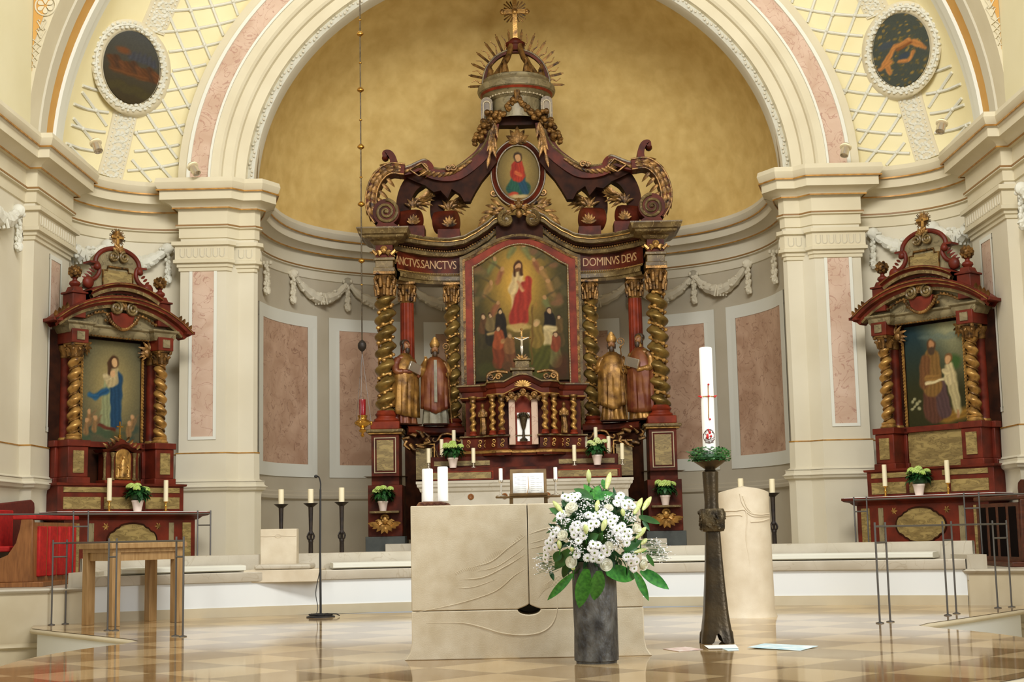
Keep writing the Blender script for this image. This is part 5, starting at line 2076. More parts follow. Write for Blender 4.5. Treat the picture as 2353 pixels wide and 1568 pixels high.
for s_ in (-1, 1):
    mb = MB()
    x = s_ * 0.555
    mb.loft([(2.15, x, 19.60, 0.05, 0.04), (2.25, x + 0.01, 19.60, 0.045, 0.04), (2.38, x, 19.60, 0.04, 0.03), (2.46, x, 19.60, 0.055, 0.035), (2.50, x, 19.60, 0.03, 0.025), (2.51, x, 19.60, 0.015, 0.015)], 16, lambda i, p: 1 + (0.1 * math.sin(6 * p) if i < 3 else 0))
    mb.ball((x, 19.595, 2.545), (0.028, 0.03, 0.036), 10, 8)
    for q in (-1, 1):
        mb.tube([(x + q * 0.05, 19.60, 2.46), (x + q * 0.055, 19.57, 2.40), (x, 19.55, 2.39)], [0.018, 0.015, 0.012], 6)
    mb.build('angel_statuette', 'gold', TB, remesh=0.005)
    mb = MB()
    for q in (-1, 1):
        sp = spiral(s_ * 0.38, 2.945, 0.05, 0.01, 0, 1.4 * q, 18)
        mb.tube([(p[0] + q * 0.05, 19.62, p[1]) for p in sp], 0.017, 6)
    mb.tube(bez([(s_ * 0.48, 19.62, 2.88), (s_ * 0.47, 19.62, 2.98), (s_ * 0.36, 19.62, 3.02), (s_ * 0.20, 19.62, 3.00)], 12), 0.022, 6)
    mb.build('crest_scroll', 'gold', TB)
st = MB().box(-0.14, 0.14, 19.58, 19.8, 2.88, 3.02).box(-0.17, 0.17, 19.55, 19.8, 3.02, 3.06).box(-0.10, 0.10, 19.60, 19.8, 3.06, 3.16).box(-0.12, 0.12, 19.58, 19.8, 3.16, 3.19).build('stepped_crest', 'cornice', TB, bevel=0.008)
mb = MB()
for k in range(7):
    a = PI * k / 6
    leaf_pts(mb, (0, 19.58, 3.18), (math.cos(a), -0.2, 0.5 * math.sin(a) + 0.15), (0, -1, 0), 0.09, 0.03, 0.3)
mb.build('leaf_ornament', 'gold', st)
# crucifix on the crest
mb = MB().box(-0.01, 0.01, 19.57, 19.585, 3.19, 3.58).box(-0.11, 0.11, 19.57, 19.585, 3.46, 3.48)
for p in ((-0.115, 3.47), (0.115, 3.47), (0, 3.59)):
    mb.ball((p[0], 19.575, p[1]), 0.018, 8, 6)
cx_ = mb.build('crucifix', 'goldb', TB)
mb = MB()
for s_ in (-1, 1):
    mb.tube([(0, 19.558, 3.435), (s_ * 0.05, 19.558, 3.455), (s_ * 0.10, 19.56, 3.475)], [0.012, 0.009, 0.007], 6)
    mb.tube([(s_ * 0.008, 19.558, 3.36), (s_ * 0.01, 19.548, 3.29), (0, 19.556, 3.23)], [0.012, 0.010, 0.007], 6)
mb.tube([(0, 19.558, 3.35), (0, 19.556, 3.40), (0, 19.558, 3.44), (0, 19.556, 3.46)], [0.018, 0.016, 0.02, 0.008], 8)
mb.ball((0.004, 19.55, 3.475), (0.013, 0.014, 0.018), 8, 6)
mb.build('corpus', 'silver', cx_)

# ================================================================== STATUES
def statue(name, label, x, y, z0, h, ang, mitre=False, robe='robeg', cloak='rober', prop=None, alb=None, beard=True):
    """carved saint: one continuous body; cloak, mitre, book and staff are its parts"""
    o = thing(name, label, 'statue', (x, y, z0), ang, 'carved saints between the altar columns')
    k = h / 1.25
    mb = MB()
    ph = [0.0, 1.1, 2.2]

    def fold(i, p):
        a = [0.11, 0.10, 0.08, 0.06, 0.04, 0.0, 0.0, 0.0, 0.0, 0.0][min(i, 9)]
        return 1 + a * math.sin(9 * p + 0.5 * i) + a * 0.6 * math.sin(5 * p + 1.3 * i)
    mb.loft([(0.0, 0.0, 0.0, 0.19, 0.15), (0.12, 0.0, 0.0, 0.175, 0.14), (0.35, 0.01, 0.0, 0.16, 0.13), (0.58, 0.015, 0.0, 0.15, 0.115), (0.76, 0.01, 0.0, 0.14, 0.11), (0.90, 0.0, 0.0, 0.155, 0.105), (0.985, 0.0, 0.0, 0.15, 0.09), (1.025, 0.0, 0.0, 0.09, 0.065), (1.045, 0.0, -0.005, 0.045, 0.045), (1.09, 0.0, -0.01, 0.04, 0.042)], 40, fold)
    hz = 1.16
    # head: skull, face, nose, beard, ears
    mb.ball((0, -0.012, hz), (0.058, 0.068, 0.078), 16, 12)
    mb.ball((0, -0.055, hz - 0.03), (0.036, 0.03, 0.045), 12, 9)
    mb.ball((0, -0.082, hz - 0.008), (0.012, 0.018, 0.022), 8, 6)
    for s_ in (-1, 1):
        mb.ball((s_ * 0.058, 0.0, hz - 0.01), (0.01, 0.016, 0.022), 8, 6)
        mb.ball((s_ * 0.022, -0.072, hz + 0.022), (0.018, 0.012, 0.008), 8, 5)
    # arms and hands
    R_, L_ = prop or 'bless', 'hold'
    el, er = (0.20, -0.04, 0.74), (-0.20, -0.04, 0.76)
    hr = {'bless': (-0.15, -0.17, 0.98), 'book': (-0.06, -0.19, 0.76), 'out': (-0.27, -0.16, 0.80)}[R_]
    hl = {'bless': (0.19, -0.17, 0.74), 'book': (0.09, -0.19, 0.70), 'out': (0.17, -0.17, 0.72)}[R_]
    for s_, e, hd in ((-1, er, hr), (1, el, hl)):
        mb.tube(bez([(s_ * 0.13, 0, 0.95), (s_ * 0.185, 0, 0.86), e, tuple((Vector(e) + Vector(hd)) / 2), hd], 16), [0.062] * 4 + [0.058] * 4 + [0.05] * 4 + [0.036] * 4 + [0.026], 10)
        mb.ball(hd, (0.026, 0.018, 0.032), 10, 8)
        for f in range(4):
            mb.tube([(hd[0] + (f - 1.5) * 0.011, hd[1], hd[2] + 0.015), (hd[0] + (f - 1.5) * 0.013, hd[1] - 0.022, hd[2] + 0.04 - 0.004 * abs(f - 1)), (hd[0] + (f - 1.5) * 0.013, hd[1] - 0.034, hd[2] + 0.055 - 0.006 * abs(f - 1))], [0.0075, 0.007, 0.006], 6)
        mb.tube([(hd[0] - s_ * 0.02, hd[1], hd[2]), (hd[0] - s_ * 0.034, hd[1] - 0.015, hd[2] + 0.025)], [0.008, 0.007], 6)
    for i in range(len(mb.v)):
        mb.v[i] = tuple(c * k for c in mb.v[i])
    body = mb.build('body', robe, o, origin=(0, 0, 0), remesh=0.007)

    def part(nm, m, fn, par=o, **kw):
        q = MB()
        fn(q)
        for i in range(len(q.v)):
            q.v[i] = tuple(c * k for c in q.v[i])
        return q.build(nm, m, par, origin=(0, 0, 0), **kw)

    def face(q):
        q.ball((0, -0.02, hz - 0.004), (0.056, 0.068, 0.068), 16, 12)
        q.ball((0, -0.086, hz - 0.006), (0.011, 0.018, 0.02), 8, 6)
        for s_ in (-1, 1):
            q.ball((s_ * 0.023, -0.08, hz + 0.014), (0.012, 0.009, 0.006), 8, 5)
        q.ball((0, -0.082, hz - 0.036), (0.018, 0.01, 0.006), 8, 5)
    part('face', 'flesh', face)

    def beardf(q):
        q.ball((0, -0.062, hz - 0.075), (0.04, 0.034, 0.055), 12, 8)
        for s_ in (-1, 1):
            q.ball((s_ * 0.052, -0.02, hz - 0.03), (0.016, 0.03, 0.05), 8, 6)
        if not mitre:
            q.ball((0, 0.018, hz + 0.03), (0.066, 0.066, 0.066), 12, 9)
            for j in range(9):
                a = PI * j / 8
                q.ball((0.06 * math.cos(a), -0.02, hz + 0.03 + 0.045 * math.sin(a)), 0.02, 6, 5)
    part('hair_and_beard', 'hair', beardf, remesh=0.006)

    def chas(q):
        secs = []
        n = 44
        rows = []
        for i in range(15):
            t = i / 14
            z = 1.04 - 0.80 * t
            r = 0.07 + 0.135 * min(1, t * 3.2) ** 0.7 - 0.02 * t
            row = []
            for j in range(n):
                p = 2 * PI * j / n
                fr_ = max(0, -math.sin(p))
                drop = 0.16 * t * (1 - abs(math.cos(p))) if mitre else 0.25 * t * abs(math.cos(p * 0.5 + 0.6))
                f = 1 + (0.05 * math.sin(11 * p + 2.5 * t) + 0.03 * math.sin(23 * p)) * min(1, t * 1.5)
                row.append((r * f * math.cos(p) * (1.05 + 0.18 * t), r * f * 0.86 * math.sin(p) - 0.012, z - (0.0 if fr_ == 0 else drop * 0.6)))
            rows.append(row)
        q.grid(rows, n, 15, True)
    ck = part('cloak', cloak, chas)
    sf = ck.modifiers.new('cloth', 'SOLIDIFY')
    sf.thickness = 0.008
    if alb:
        part('alb_hem', alb, lambda q: q.loft([(0.002, 0, 0, 0.20, 0.165), (0.12, 0, 0, 0.19, 0.155), (0.3, 0, 0, 0.172, 0.14), (0.42, 0, 0, 0.15, 0.12)], 40, lambda i, p: 1 + 0.09 * math.sin(9 * p + 0.5 * i)))
        part('orphrey', alb, lambda q: q.grid([[(-0.022 + 0.044 * a, -0.202 + 0.0 * a - 0.004 * math.sin(t * 9) + 0.05 * max(0, 0.25 - t) * 3, 0.98 - 0.66 * t) for a in (0, 0.5, 1)] for t in [j / 12 for j in range(13)]], 3, 13))
    if mitre:
        def mit(q):
            n = 28
            rows = []
            for i in range(7):
                t = i / 6
                rows.append([((0.064 + 0.018 * math.sin(PI * t * 0.8)) * math.cos(2 * PI * j / n) * (1 - 0.3 * max(0, t - 0.6)), (0.07 - 0.045 * t) * math.sin(2 * PI * j / n) - 0.01, hz + 0.04 + (0.07 + 0.085 * (1 - abs(math.cos(2 * PI * j / n)) ** 1.6)) * t) for j in range(n)])
            q.grid(rows, n, 7, True)
            q.lathe([(0.067, 0), (0.07, 0.0), (0.07, 0.02), (0.067, 0.02)], 0, -0.008, hz + 0.035, 24)
        part('mitre', 'goldb', mit)
    if R_ == 'book':
        def bk(q):
            q.box(-0.13, 0.13, -0.20, -0.165, 0.0, 0.16)
            q.warp(lambda a, b, c: (a * 0.9 + c * 0.3 - 0.02, b - 0.02 - c * 0.1, 0.745 + c * 0.8 - a * 0.28))
        part('book', 'silver', bk, bevel=0.004)
    else:
        def stf(q):
            xs, ys = hl[0], hl[1] - 0.02
            q.tube([(xs + 0.05, ys, 0.0), (xs, ys, 0.75), (xs - 0.03, ys, 1.08)], 0.009, 8)
            q.ball((xs - 0.03, ys, 1.09), 0.02, 8, 6)
            sp = spiral(0, 0, 0.07, 0.012, -PI / 2, 1.6, 30)
            q.tube([(xs - 0.03 + p[0], ys, 1.18 + p[1]) for p in sp], 0.009, 6)
        part('crozier', 'gold', stf)
    part('base', 'brown', lambda q: q.box(-0.19, 0.19, -0.15, 0.13, -0.02, 0.004), bevel=0.004)
    return o


statue('saint_statue', 'carved bearded saint holding out an open book beside the left outer twisted column', -1.655, 20.12, 2.355, 1.20, 0.85, prop='book', cloak='robeg', robe='rober')
statue('bishop_statue', 'carved bishop in mitre and white alb standing left of the large painting', -1.235, 20.18, 2.355, 1.14, 0.1, mitre=True, prop='bless', cloak='rober', alb='robew')
statue('bishop_statue', 'carved bishop in mitre and gilded robe holding a crozier right of the large painting', 1.27, 20.18, 2.355, 1.16, -0.1, mitre=True, prop='out', robe='robeg', cloak='robeg')
statue('saint_statue', 'carved dark-haired saint with a closed book beside the right outer twisted column', 1.665, 20.12, 2.355, 1.22, -0.7, prop='book', cloak='rober')


# ================================================================== SIDE ALTARS
OZ = (0, 0, ZU)


def side_altar(label, cx, cy, rot, pic, base, gable_panel):
    A = thing('side_altar', label, 'altar', (cx, cy, ZU), rot)

    def B(mb, nm, m, par=None, **k):
        return mb.build(nm, m, par or A, origin=OZ, **k)
    # mensa and its front
    fr_ = B(MB().box(-0.90, 0.90, -0.20, 0.30, ZU, 1.06), 'mensa_front', 'reds', bevel=0.005)
    tb = B(MB().sweep([(-0.93, 0.3), (-0.93, -0.18), (0.93, -0.18), (0.93, 0.3)], [(-0.02, 1.05), (0.02, 1.06), (0.05, 1.09), (0.10, 1.105), (0.12, 1.12), (0.12, 1.148), (-0.4, 1.15)]), 'mensa_top', 'reds', smooth=30)
    B(MB().box(-1.03, 1.03, -0.27, 0.3, 1.149, 1.155), 'altar_cloth', 'waxw', tb)
    n = 40
    q = []
    for i in range(n):
        a = 2 * PI * i / n
        r = 1 + 0.0 * a
        x, z = 0.33 * math.cos(a), 0.20 * math.sin(a)
        if 0.5 < abs(math.cos(a)) < 0.85:
            x *= 0.92; z *= 1.0 if i % 2 else 0.94
        q.append((x, 0.81 + z))
    B(MB().prism(q, -0.212, -0.19), 'oval_panel', 'marb', fr_)
    B(MB().tube([(x * 1.03, -0.208, 0.81 + (z - 0.81) * 1.03) for x, z in q], 0.012, 6, closed=True), 'oval_moulding', 'brown', fr_)
    for s_ in (-1, 1):
        B(MB().box(s_ * 0.77 - 0.06, s_ * 0.77 + 0.06, -0.212, -0.19, ZU + 0.05, 1.02), 'side_panel', 'marb', fr_)
        B(MB().box(s_ * 0.55 - 0.035, s_ * 0.55 + 0.035, -0.206, -0.19, ZU + 0.05, 1.02), 'side_panel', 'marbg', fr_)
        mb = MB()
        for k in range(6):
            leaf_pts(mb, (s_ * 0.36, -0.205, 0.98), (math.cos(k * PI / 3), -0.1, math.sin(k * PI / 3)), (0, -1, 0), 0.045, 0.02, 0.2)
        B(mb, 'leaf_rosette', 'goldb', fr_)
    # predella in two tiers with olive panels
    pr = B(MB().box(-0.87, 0.87, 0.0, 0.55, 1.15, 1.48), 'predella', 'reds', bevel=0.006)
    for x0, x1, z0, z1 in ((-0.80, -0.31, 1.19, 1.33), (-0.26, 0.26, 1.19, 1.33), (0.31, 0.80, 1.19, 1.33), (-0.80, -0.2, 1.385, 1.445), (0.2, 0.80, 1.385, 1.445)):
        B(MB().box(x0, x1, -0.012, 0.01, z0, z1), 'marbled_panel', 'marb', pr)
    B(MB().sweep([(-0.87, 0.4), (-0.87, 0.0), (0.87, 0.0), (0.87, 0.4)], [(-0.01, 1.455), (0.025, 1.465), (0.03, 1.49), (-0.01, 1.495)]), 'cap_moulding', 'reds', pr)
    # back board
    B(MB().box(-0.80, 0.80, 0.34, 0.55, 1.48, 3.32), 'back_board', 'brown')
    B(MB().box(-0.42, 0.42, 0.26, 0.36, 1.50, 1.96), 'lower_panel', gable_panel)
    B(MB().box(-0.52, 0.52, 0.22, 0.36, 1.93, 2.0), 'picture_sill', 'reds', bevel=0.006)
    for s_ in (-1, 1):
        for (xo, y0, y1, w, nm) in ((0.60, 0.0, 0.36, 0.155, 'pedestal'), (0.60, 0.22, 0.45, 0.20, 'rear_pedestal')):
            p = B(MB().box(s_ * xo - w, s_ * xo + w, y0, y1, 1.48, 1.56).box(s_ * xo - w * 0.86, s_ * xo + w * 0.86, y0 + 0.02, y1, 1.56, 1.92).box(s_ * xo - w, s_ * xo + w, y0, y1, 1.92, 1.995), nm, 'reds', bevel=0.008)
            if nm == 'pedestal':
                B(MB().box(s_ * xo - 0.07, s_ * xo + 0.07, y0 + 0.008, y0 + 0.03, 1.61, 1.87), 'marbled_panel', 'marb', p)
        # columns
        c = twisted2(A, s_ * 0.60, 0.13, 2.06, 2.98, 0.078, 0.155, 1 if s_ < 0 else -1)
        mb = MB().lathe([(0.10, 1.995), (0.105, 2.01), (0.09, 2.03), (0.085, 2.04), (0.092, 2.055), (0.075, 2.07)], s_ * 0.60, 0.13, 0, 18)
        B(mb, 'column_base', 'goldb', c)
        mb = MB().lathe([(0.065, 2.97), (0.075, 2.98), (0.068, 2.99), (0.075, 3.06), (0.10, 3.12)], s_ * 0.60, 0.13, 0, 18)
        for k in range(8):
            a = 2 * PI * k / 8
            mb.tube([(s_ * 0.60 + r * math.cos(a), 0.13 + r * math.sin(a), z) for r, z in ((0.072, 2.99), (0.082, 3.05), (0.115, 3.08), (0.12, 3.06))], [0.02, 0.022, 0.018, 0.01], 6)
            if k % 2:
                mb.ball((s_ * 0.60 + 0.115 * math.cos(a), 0.13 + 0.115 * math.sin(a), 3.12), 0.025, 7, 5)
        mb.box(s_ * 0.60 - 0.10, s_ * 0.60 + 0.10, 0.03, 0.23, 3.125, 3.145)
        B(mb, 'capital', 'gold', c)
        r_ = B(MB().lathe([(0.078, 1.995), (0.078, 2.02), (0.066, 2.04), (0.066, 2.06), (0.062, 2.98), (0.07, 3.0), (0.07, 3.05), (0.09, 3.10)], s_ * 0.60, 0.33, 0, 20), 'plain_column', 'reds', smooth=40)
        B(MB().lathe([(0.064, 2.98), (0.072, 2.99), (0.072, 3.05), (0.10, 3.10), (0.10, 3.13)], s_ * 0.60, 0.33, 0, 14), 'capital', 'gold', r_)
        B(MB().lathe([(0.082, 1.995), (0.085, 2.01), (0.072, 2.035)], s_ * 0.60, 0.33, 0, 14), 'column_base', 'goldb', r_)
        ib = B(MB().box(s_ * 0.60 - 0.11, s_ * 0.60 + 0.11, 0.02, 0.45, 3.145, 3.31), 'impost_block', 'reds', bevel=0.006)
        B(MB().box(s_ * 0.60 - 0.05, s_ * 0.60 + 0.05, 0.006, 0.03, 3.18, 3.28), 'marbled_panel', 'marbg', ib)
        # carved bracket in the upper corner of the picture
        mb = MB()
        for k in range(6):
            leaf_pts(mb, (s_ * 0.46, 0.19, 3.14), (-s_ * math.cos(k * 0.5 - 0.9), -0.3, math.sin(k * 0.5 - 1.2)), (0, -1, 0), 0.13, 0.05, 0.5)
        mb.ball((s_ * 0.44, 0.19, 3.12), (0.05, 0.04, 0.06), 9, 7)
        B(mb, 'corner_carving', 'gold')
        # bead frame beside the picture
        mb = MB()
        mb.tube([(s_ * 0.425, 0.262, 2.0), (s_ * 0.425, 0.262, 3.05)], 0.016, 6)
        for k in range(26):
            mb.ball((s_ * 0.425, 0.25, 2.02 + 0.04 * k), 0.016, 6, 4)
        B(mb, 'bead_frame', 'goldb')
    # straight entablature, then the curved pediment
    en = B(MB().sweep([(-0.72, 0.45), (-0.72, 0.06), (-0.46, 0.06), (-0.46, 0.16), (0.46, 0.16), (0.46, 0.06), (0.72, 0.06), (0.72, 0.45)], [(-0.1, 3.27), (0.0, 3.27), (0.02, 3.30), (0.03, 3.32), (0.03, 3.36), (0.06, 3.38), (0.06, 3.40), (-0.2, 3.40)]), 'entablature', 'marbg', smooth=30)
    mb = MB()
    for k in range(20):
        mb.ball((-0.42 + 0.84 * k / 19, 0.14, 3.265), 0.014, 6, 4)
    mb.tube([(-0.42, 0.145, 3.265), (0.42, 0.145, 3.265)], 0.006, 5)
    B(mb, 'bead_row', 'gold', en)

    def arcband(x0, z0, zt, y0, y1, prof, nm, m, par=None, cut=0.0, n=36):
        """moulding along a flat arc from (-x0,z0) over (0,zt)"""
        h = zt - z0
        R = (x0 * x0 + h * h) / (2 * h)
        cz = zt - R
        a0 = math.asin(x0 / R)
        rows = []
        for i in range(n + 1):
            a = -a0 + 2 * a0 * i / n
            rows.append([((R + dr_) * math.sin(a), y, cz + (R + dr_) * math.cos(a)) for dr_, y in prof])
        return B(MB().grid(rows, len(prof), n + 1, True), nm, m, par, smooth=30)
    # tympanum
    h = 3.74 - 3.40
    R = (0.9 ** 2 + h * h) / (2 * h)
    ty = B(MB().prism([(-0.84, 3.38)] + [(R * math.sin(a), 3.69 - R + R * math.cos(a)) for a in [-0.86 + 1.72 * i / 20 for i in range(21)] if abs(R * math.sin(a)) < 0.85] + [(0.84, 3.38)], 0.16, 0.40), 'tympanum', 'marbg')
    pd = arcband(0.96, 3.385, 3.74, 0, 0, [(-0.09, 0.20), (-0.09, 0.06), (-0.05, 0.04), (-0.04, -0.02), (0.0, -0.04), (0.02, -0.04), (0.02, 0.20)], 'pediment_moulding', 'reds')
    arcband(0.90, 3.39, 3.69, 0, 0, [(-0.07, 0.14), (-0.07, 0.055), (0.0, 0.055), (0.0, 0.14)], 'pediment_band', 'cornice', pd)
    arcband(0.96, 3.385, 3.74, 0, 0, [(-0.008, -0.052), (0.004, -0.052), (0.004, -0.038), (-0.008, -0.038)], 'gilt_line', 'gold', pd)
    arcband(0.94, 3.385, 3.70, 0, 0, [(-0.012, -0.022), (0.004, -0.022), (0.004, 0.0), (-0.012, 0.0)], 'gilt_line', 'gold', pd)
    for s_ in (-1, 1):
        B(MB().box(s_ * 0.93 - 0.06, s_ * 0.93 + 0.06, -0.04, 0.3, 3.375, 3.41), 'pediment_foot', 'reds', pd)
        mb = MB()
        for k in range(4):
            leaf_pts(mb, (s_ * (0.93 - 0.05 * k), 0.02, 3.42 + 0.035 * k), (s_ * 0.3, -0.1, 0.9), (0, -1, 0), 0.085, 0.06, -0.3)
        B(mb, 'crest_leaves', 'gold', pd)
        # volute of the cartouche
        mb = MB()
        sp = spiral(s_ * 0.115, 3.61, 0.085, 0.01, PI / 2, 1.9 * s_, 40)
        mb.tube([(p[0], 0.03, p[1]) for p in sp], 0.02, 8, flat=1.4)
        B(mb, 'cartouche_volute', 'cornice')
        # finial
        fp = B(MB().box(s_ * 0.60 - 0.09, s_ * 0.60 + 0.09, 0.06, 0.28, 3.45, 3.74).box(s_ * 0.60 - 0.11, s_ * 0.60 + 0.11, 0.04, 0.30, 3.74, 3.765).box(s_ * 0.60 - 0.075, s_ * 0.60 + 0.075, 0.08, 0.26, 3.765, 3.83, 0.02), 'finial_pedestal', 'reds', bevel=0.006)
        B(MB().lathe([(0.03, 3.82), (0.05, 3.84), (0.068, 3.865), (0.06, 3.89), (0.03, 3.91), (0.025, 3.93), (0.045, 3.945)], s_ * 0.60, 0.17, 0, 18), 'finial_baluster', 'reds', fp)
        mb = MB()
        mb.ball((s_ * 0.60, 0.17, 4.015), 0.07, 14, 10)
        for k in range(30):
            a, b = k * 2.4, math.asin(-0.95 + 1.9 * k / 29)
            mb.ball((s_ * 0.60 + 0.068 * math.cos(a) * math.cos(b), 0.17 + 0.068 * math.sin(a) * math.cos(b), 4.015 + 0.068 * math.sin(b)), 0.022, 6, 5)
        B(mb, 'finial_ball', 'gold', fp)
    mb = MB().tube([(0.5 * (-1 + 2 * k / 40), 0.09, 3.46 + 0.09 * abs(math.sin(3.2 * (-1 + 2 * k / 40)))) for k in range(41)], 0.01, 6)
    for k in range(22):
        t = -1 + 2 * k / 21
        mb.ball((0.22 * t * (1 + 0.0), 0.06, 3.52 - 0.16 * (1 - t * t)), 0.024, 7, 5)
        mb.ball((0.5 * t + 0.0, 0.10, 3.46 + 0.10 * abs(math.sin(t * 3.2)) * (0 if abs(t) < 0.45 else 1)), 0.022, 7, 5)
    for k in range(5):
        a = PI / 2 + (k - 2) * 0.5
        leaf_pts(mb, (0, 0.03, 3.60), (math.cos(a), -0.1, math.sin(a)), (0, -1, 0), 0.15, 0.05, 0.3)
    B(mb, 'cartouche_garland', 'gold')
    B(MB().prism([(-0.17, 3.56), (0.17, 3.56), (0.14, 3.44), (0.06, 3.37), (-0.06, 3.37), (-0.14, 3.44)], 0.05, 0.16), 'cartouche', 'reds', bevel=0.01)
    # attic: curved cornice, scroll-sided panel, round head with two curls, cross with rays
    ac = arcband(0.50, 3.76, 3.90, 0, 0, [(-0.10, 0.30), (-0.10, 0.06), (-0.06, 0.05), (-0.05, 0.0), (-0.02, -0.01), (0.0, -0.05), (0.02, -0.05), (0.02, 0.30)], 'attic_cornice', 'reds')
    arcband(0.48, 3.73, 3.865, 0, 0, [(-0.04, 0.05), (-0.04, -0.015), (0.0, -0.015), (0.0, 0.05)], 'attic_band', 'cornice', ac)
    arcband(0.50, 3.76, 3.90, 0, 0, [(-0.004, -0.06), (0.008, -0.06), (0.008, -0.048), (-0.004, -0.048)], 'gilt_line', 'gold', ac)
    mb = MB()
    for k in range(14):
        t = -1 + 2 * k / 13
        mb.ball((0.46 * t, 0.035, 3.775 - 0.10 * t * t), (0.02, 0.014, 0.014), 6, 4)
    mb.tube([(0.46 * (-1 + 2 * k / 13), 0.04, 3.775 - 0.10 * (-1 + 2 * k / 13) ** 2) for k in range(14)], 0.007, 5)
    B(mb, 'egg_row', 'gold', ac)
    side = bez([(0.46, 3.86), (0.40, 3.93), (0.31, 3.98), (0.26, 4.06), (0.27, 4.14), (0.30, 4.17)], 18)
    headp = [(0.30 * math.cos(a), 4.17 + 0.20 * math.sin(a)) for a in [PI * i / 20 for i in range(21)]]
    outl = side + headp + [(-x, z) for x, z in reversed(side)]
    at_ = B(MB().prism(outl, 0.20, 0.36), 'attic_panel', 'marbg', smooth=30)
    B(MB().box(-0.20, 0.20, 0.185, 0.21, 3.90, 4.10), 'attic_field', 'marb', at_)
    mb = MB()
    mb.tube([(-0.21, 0.185, 3.88), (-0.21, 0.185, 4.09), (-0.15, 0.185, 4.09), (-0.14, 0.185, 4.14), (0.14, 0.185, 4.14), (0.15, 0.185, 4.09), (0.21, 0.185, 4.09), (0.21, 0.185, 3.88)], 0.015, 6, closed=True)
    B(mb, 'field_frame', 'gold', at_)
    mb = MB()
    mb.tube([(x * 1.03, 0.20, z + 0.01) for x, z in headp], 0.03, 8)
    for s_ in (-1, 1):
        mb.box(s_ * 0.34 - 0.06, s_ * 0.34 + 0.06, 0.16, 0.32, 4.155, 4.18)
    B(mb, 'head_moulding', 'reds', at_)
    for s_ in (-1, 1):
        mb = MB()
        sp = spiral(s_ * 0.075, 4.27, 0.07, 0.01, PI / 2, 1.9 * s_, 36)
        mb.tube([(p[0], 0.165, p[1]) for p in sp], 0.017, 8, flat=1.4)
        B(mb, 'head_curl', 'cornice', at_)
        mb = MB()
        mb.tube([(s_ * x, 0.19, z) for x, z in side], 0.028, 8)
        mb.ball((s_ * 0.42, 0.17, 3.91), (0.075, 0.05, 0.075), 12, 8)
        mb.ball((s_ * 0.30, 0.17, 4.12), (0.045, 0.04, 0.045), 10, 7)
        for k in range(5):
            leaf_pts(mb, (s_ * (0.30 + 0.03 * k), 0.18, 4.08 - 0.035 * k), (s_ * 0.9, -0.1, 0.5), (0, -1, 0), 0.08, 0.035, 0.3)
        B(mb, 'side_scroll', 'reds', at_)
    mb = MB()
    for k in range(5):
        a = PI / 2 + (k - 2) * 0.55
        leaf_pts(mb, (0, 0.16, 4.33), (math.cos(a), -0.1, math.sin(a)), (0, -1, 0), 0.11, 0.05, 0.3)
    B(mb, 'crest_leaves', 'gold', at_)
    cr = MB().box(-0.018, 0.018, 0.19, 0.22, 4.36, 4.60).box(-0.085, 0.085, 0.19, 0.22, 4.505, 4.54)
    cr = B(cr, 'cross', 'goldb', bevel=0.004)
    mb = MB()
    for k in range(36):
        a = 2 * PI * k / 36
        r1 = 0.115 if k % 3 else 0.09
        mb.tube([(0.02 * math.cos(a), 0.21, 4.52 + 0.02 * math.sin(a)), (r1 * math.cos(a), 0.21, 4.52 + r1 * math.sin(a))], [0.009, 0.005], 5)
    B(mb, 'cross_rays', 'gold', cr)
    pw = picture('painting', (-0.41, 0.41), lambda x: (1.99 - ZU, 3.24 - ZU), 0.30, pic, base, A, 70, 106, gain=0.82, place='local')
    return A


def twisted2(A, cx, cy, z0, z1, r, pitch, hand):
    mb = MB()
    rows, n = helix_rows(cx, cy, z0, z1, r * 0.82, pitch, r * 0.2, hand, n=18)
    mb.grid(rows, n, len(rows), True)
    c = mb.build('twisted_column', 'goldb', A, origin=OZ)
    g = MB()
    N = int((z1 - z0) / pitch * 12)
    pts = []
    for i in range(N + 1):
        z = z0 + (z1 - z0) * i / N
        a = hand * 2 * PI * (z - z0) / pitch + PI
        pts.append((cx + r * 0.72 * math.cos(a), cy + r * 0.72 * math.sin(a), z))
    g.tube(pts, r * 0.14, 6)
    g.build('vine', 'gold', c, origin=OZ)
    return c


def baseL(x, z):
    r = np.hypot((x - 0.5) / 0.5, (z - 0.85) / 0.75)
    g = np.clip(1.15 - r, 0, 1)[..., None]
    return np.array([88, 84, 62.]) * (1 - g) + np.array([166, 146, 92.]) * g


PL = Paint(12)
for k in range(14):
    PL.ell(0.08 + 0.84 * ((k * 0.37) % 1), 0.08 + 0.16 * ((k * 0.61) % 1), 0.10, 0.06, [(70, 84, 60), (92, 84, 52), (58, 72, 60)][k % 3], 0.7, 0.8)
PL.cap(0.46, 0.34, 0.46, 0.92, 0.15, 0.09, (136, 140, 100), 0.03)
PL.cap(0.58, 0.30, 0.58, 0.98, 0.09, 0.11, (36, 66, 92), 0.03)
PL.cap(0.22, 0.68, 0.42, 0.78, 0.045, 0.05, (38, 78, 110), 0.03)
PL.cap(0.13, 0.70, 0.24, 0.67, 0.035, 0.045, (44, 86, 116), 0.03)
PL.cap(0.50, 0.94, 0.52, 1.08, 0.11, 0.09, (176, 156, 112), 0.03)
PL.cap(0.40, 0.98, 0.54, 1.02, 0.05, 0.04, (186, 166, 122), 0.02)
PL.ell(0.53, 1.21, 0.085, 0.10, (70, 46, 28), 0.3)
PL.cap(0.46, 1.04, 0.46, 1.18, 0.03, 0.04, (72, 48, 30), 0.03)
PL.ell(0.545, 1.20, 0.052, 0.07, (204, 162, 112), 0.25)
PL.ell(0.52, 1.03, 0.04, 0.05, (204, 160, 112), 0.4)
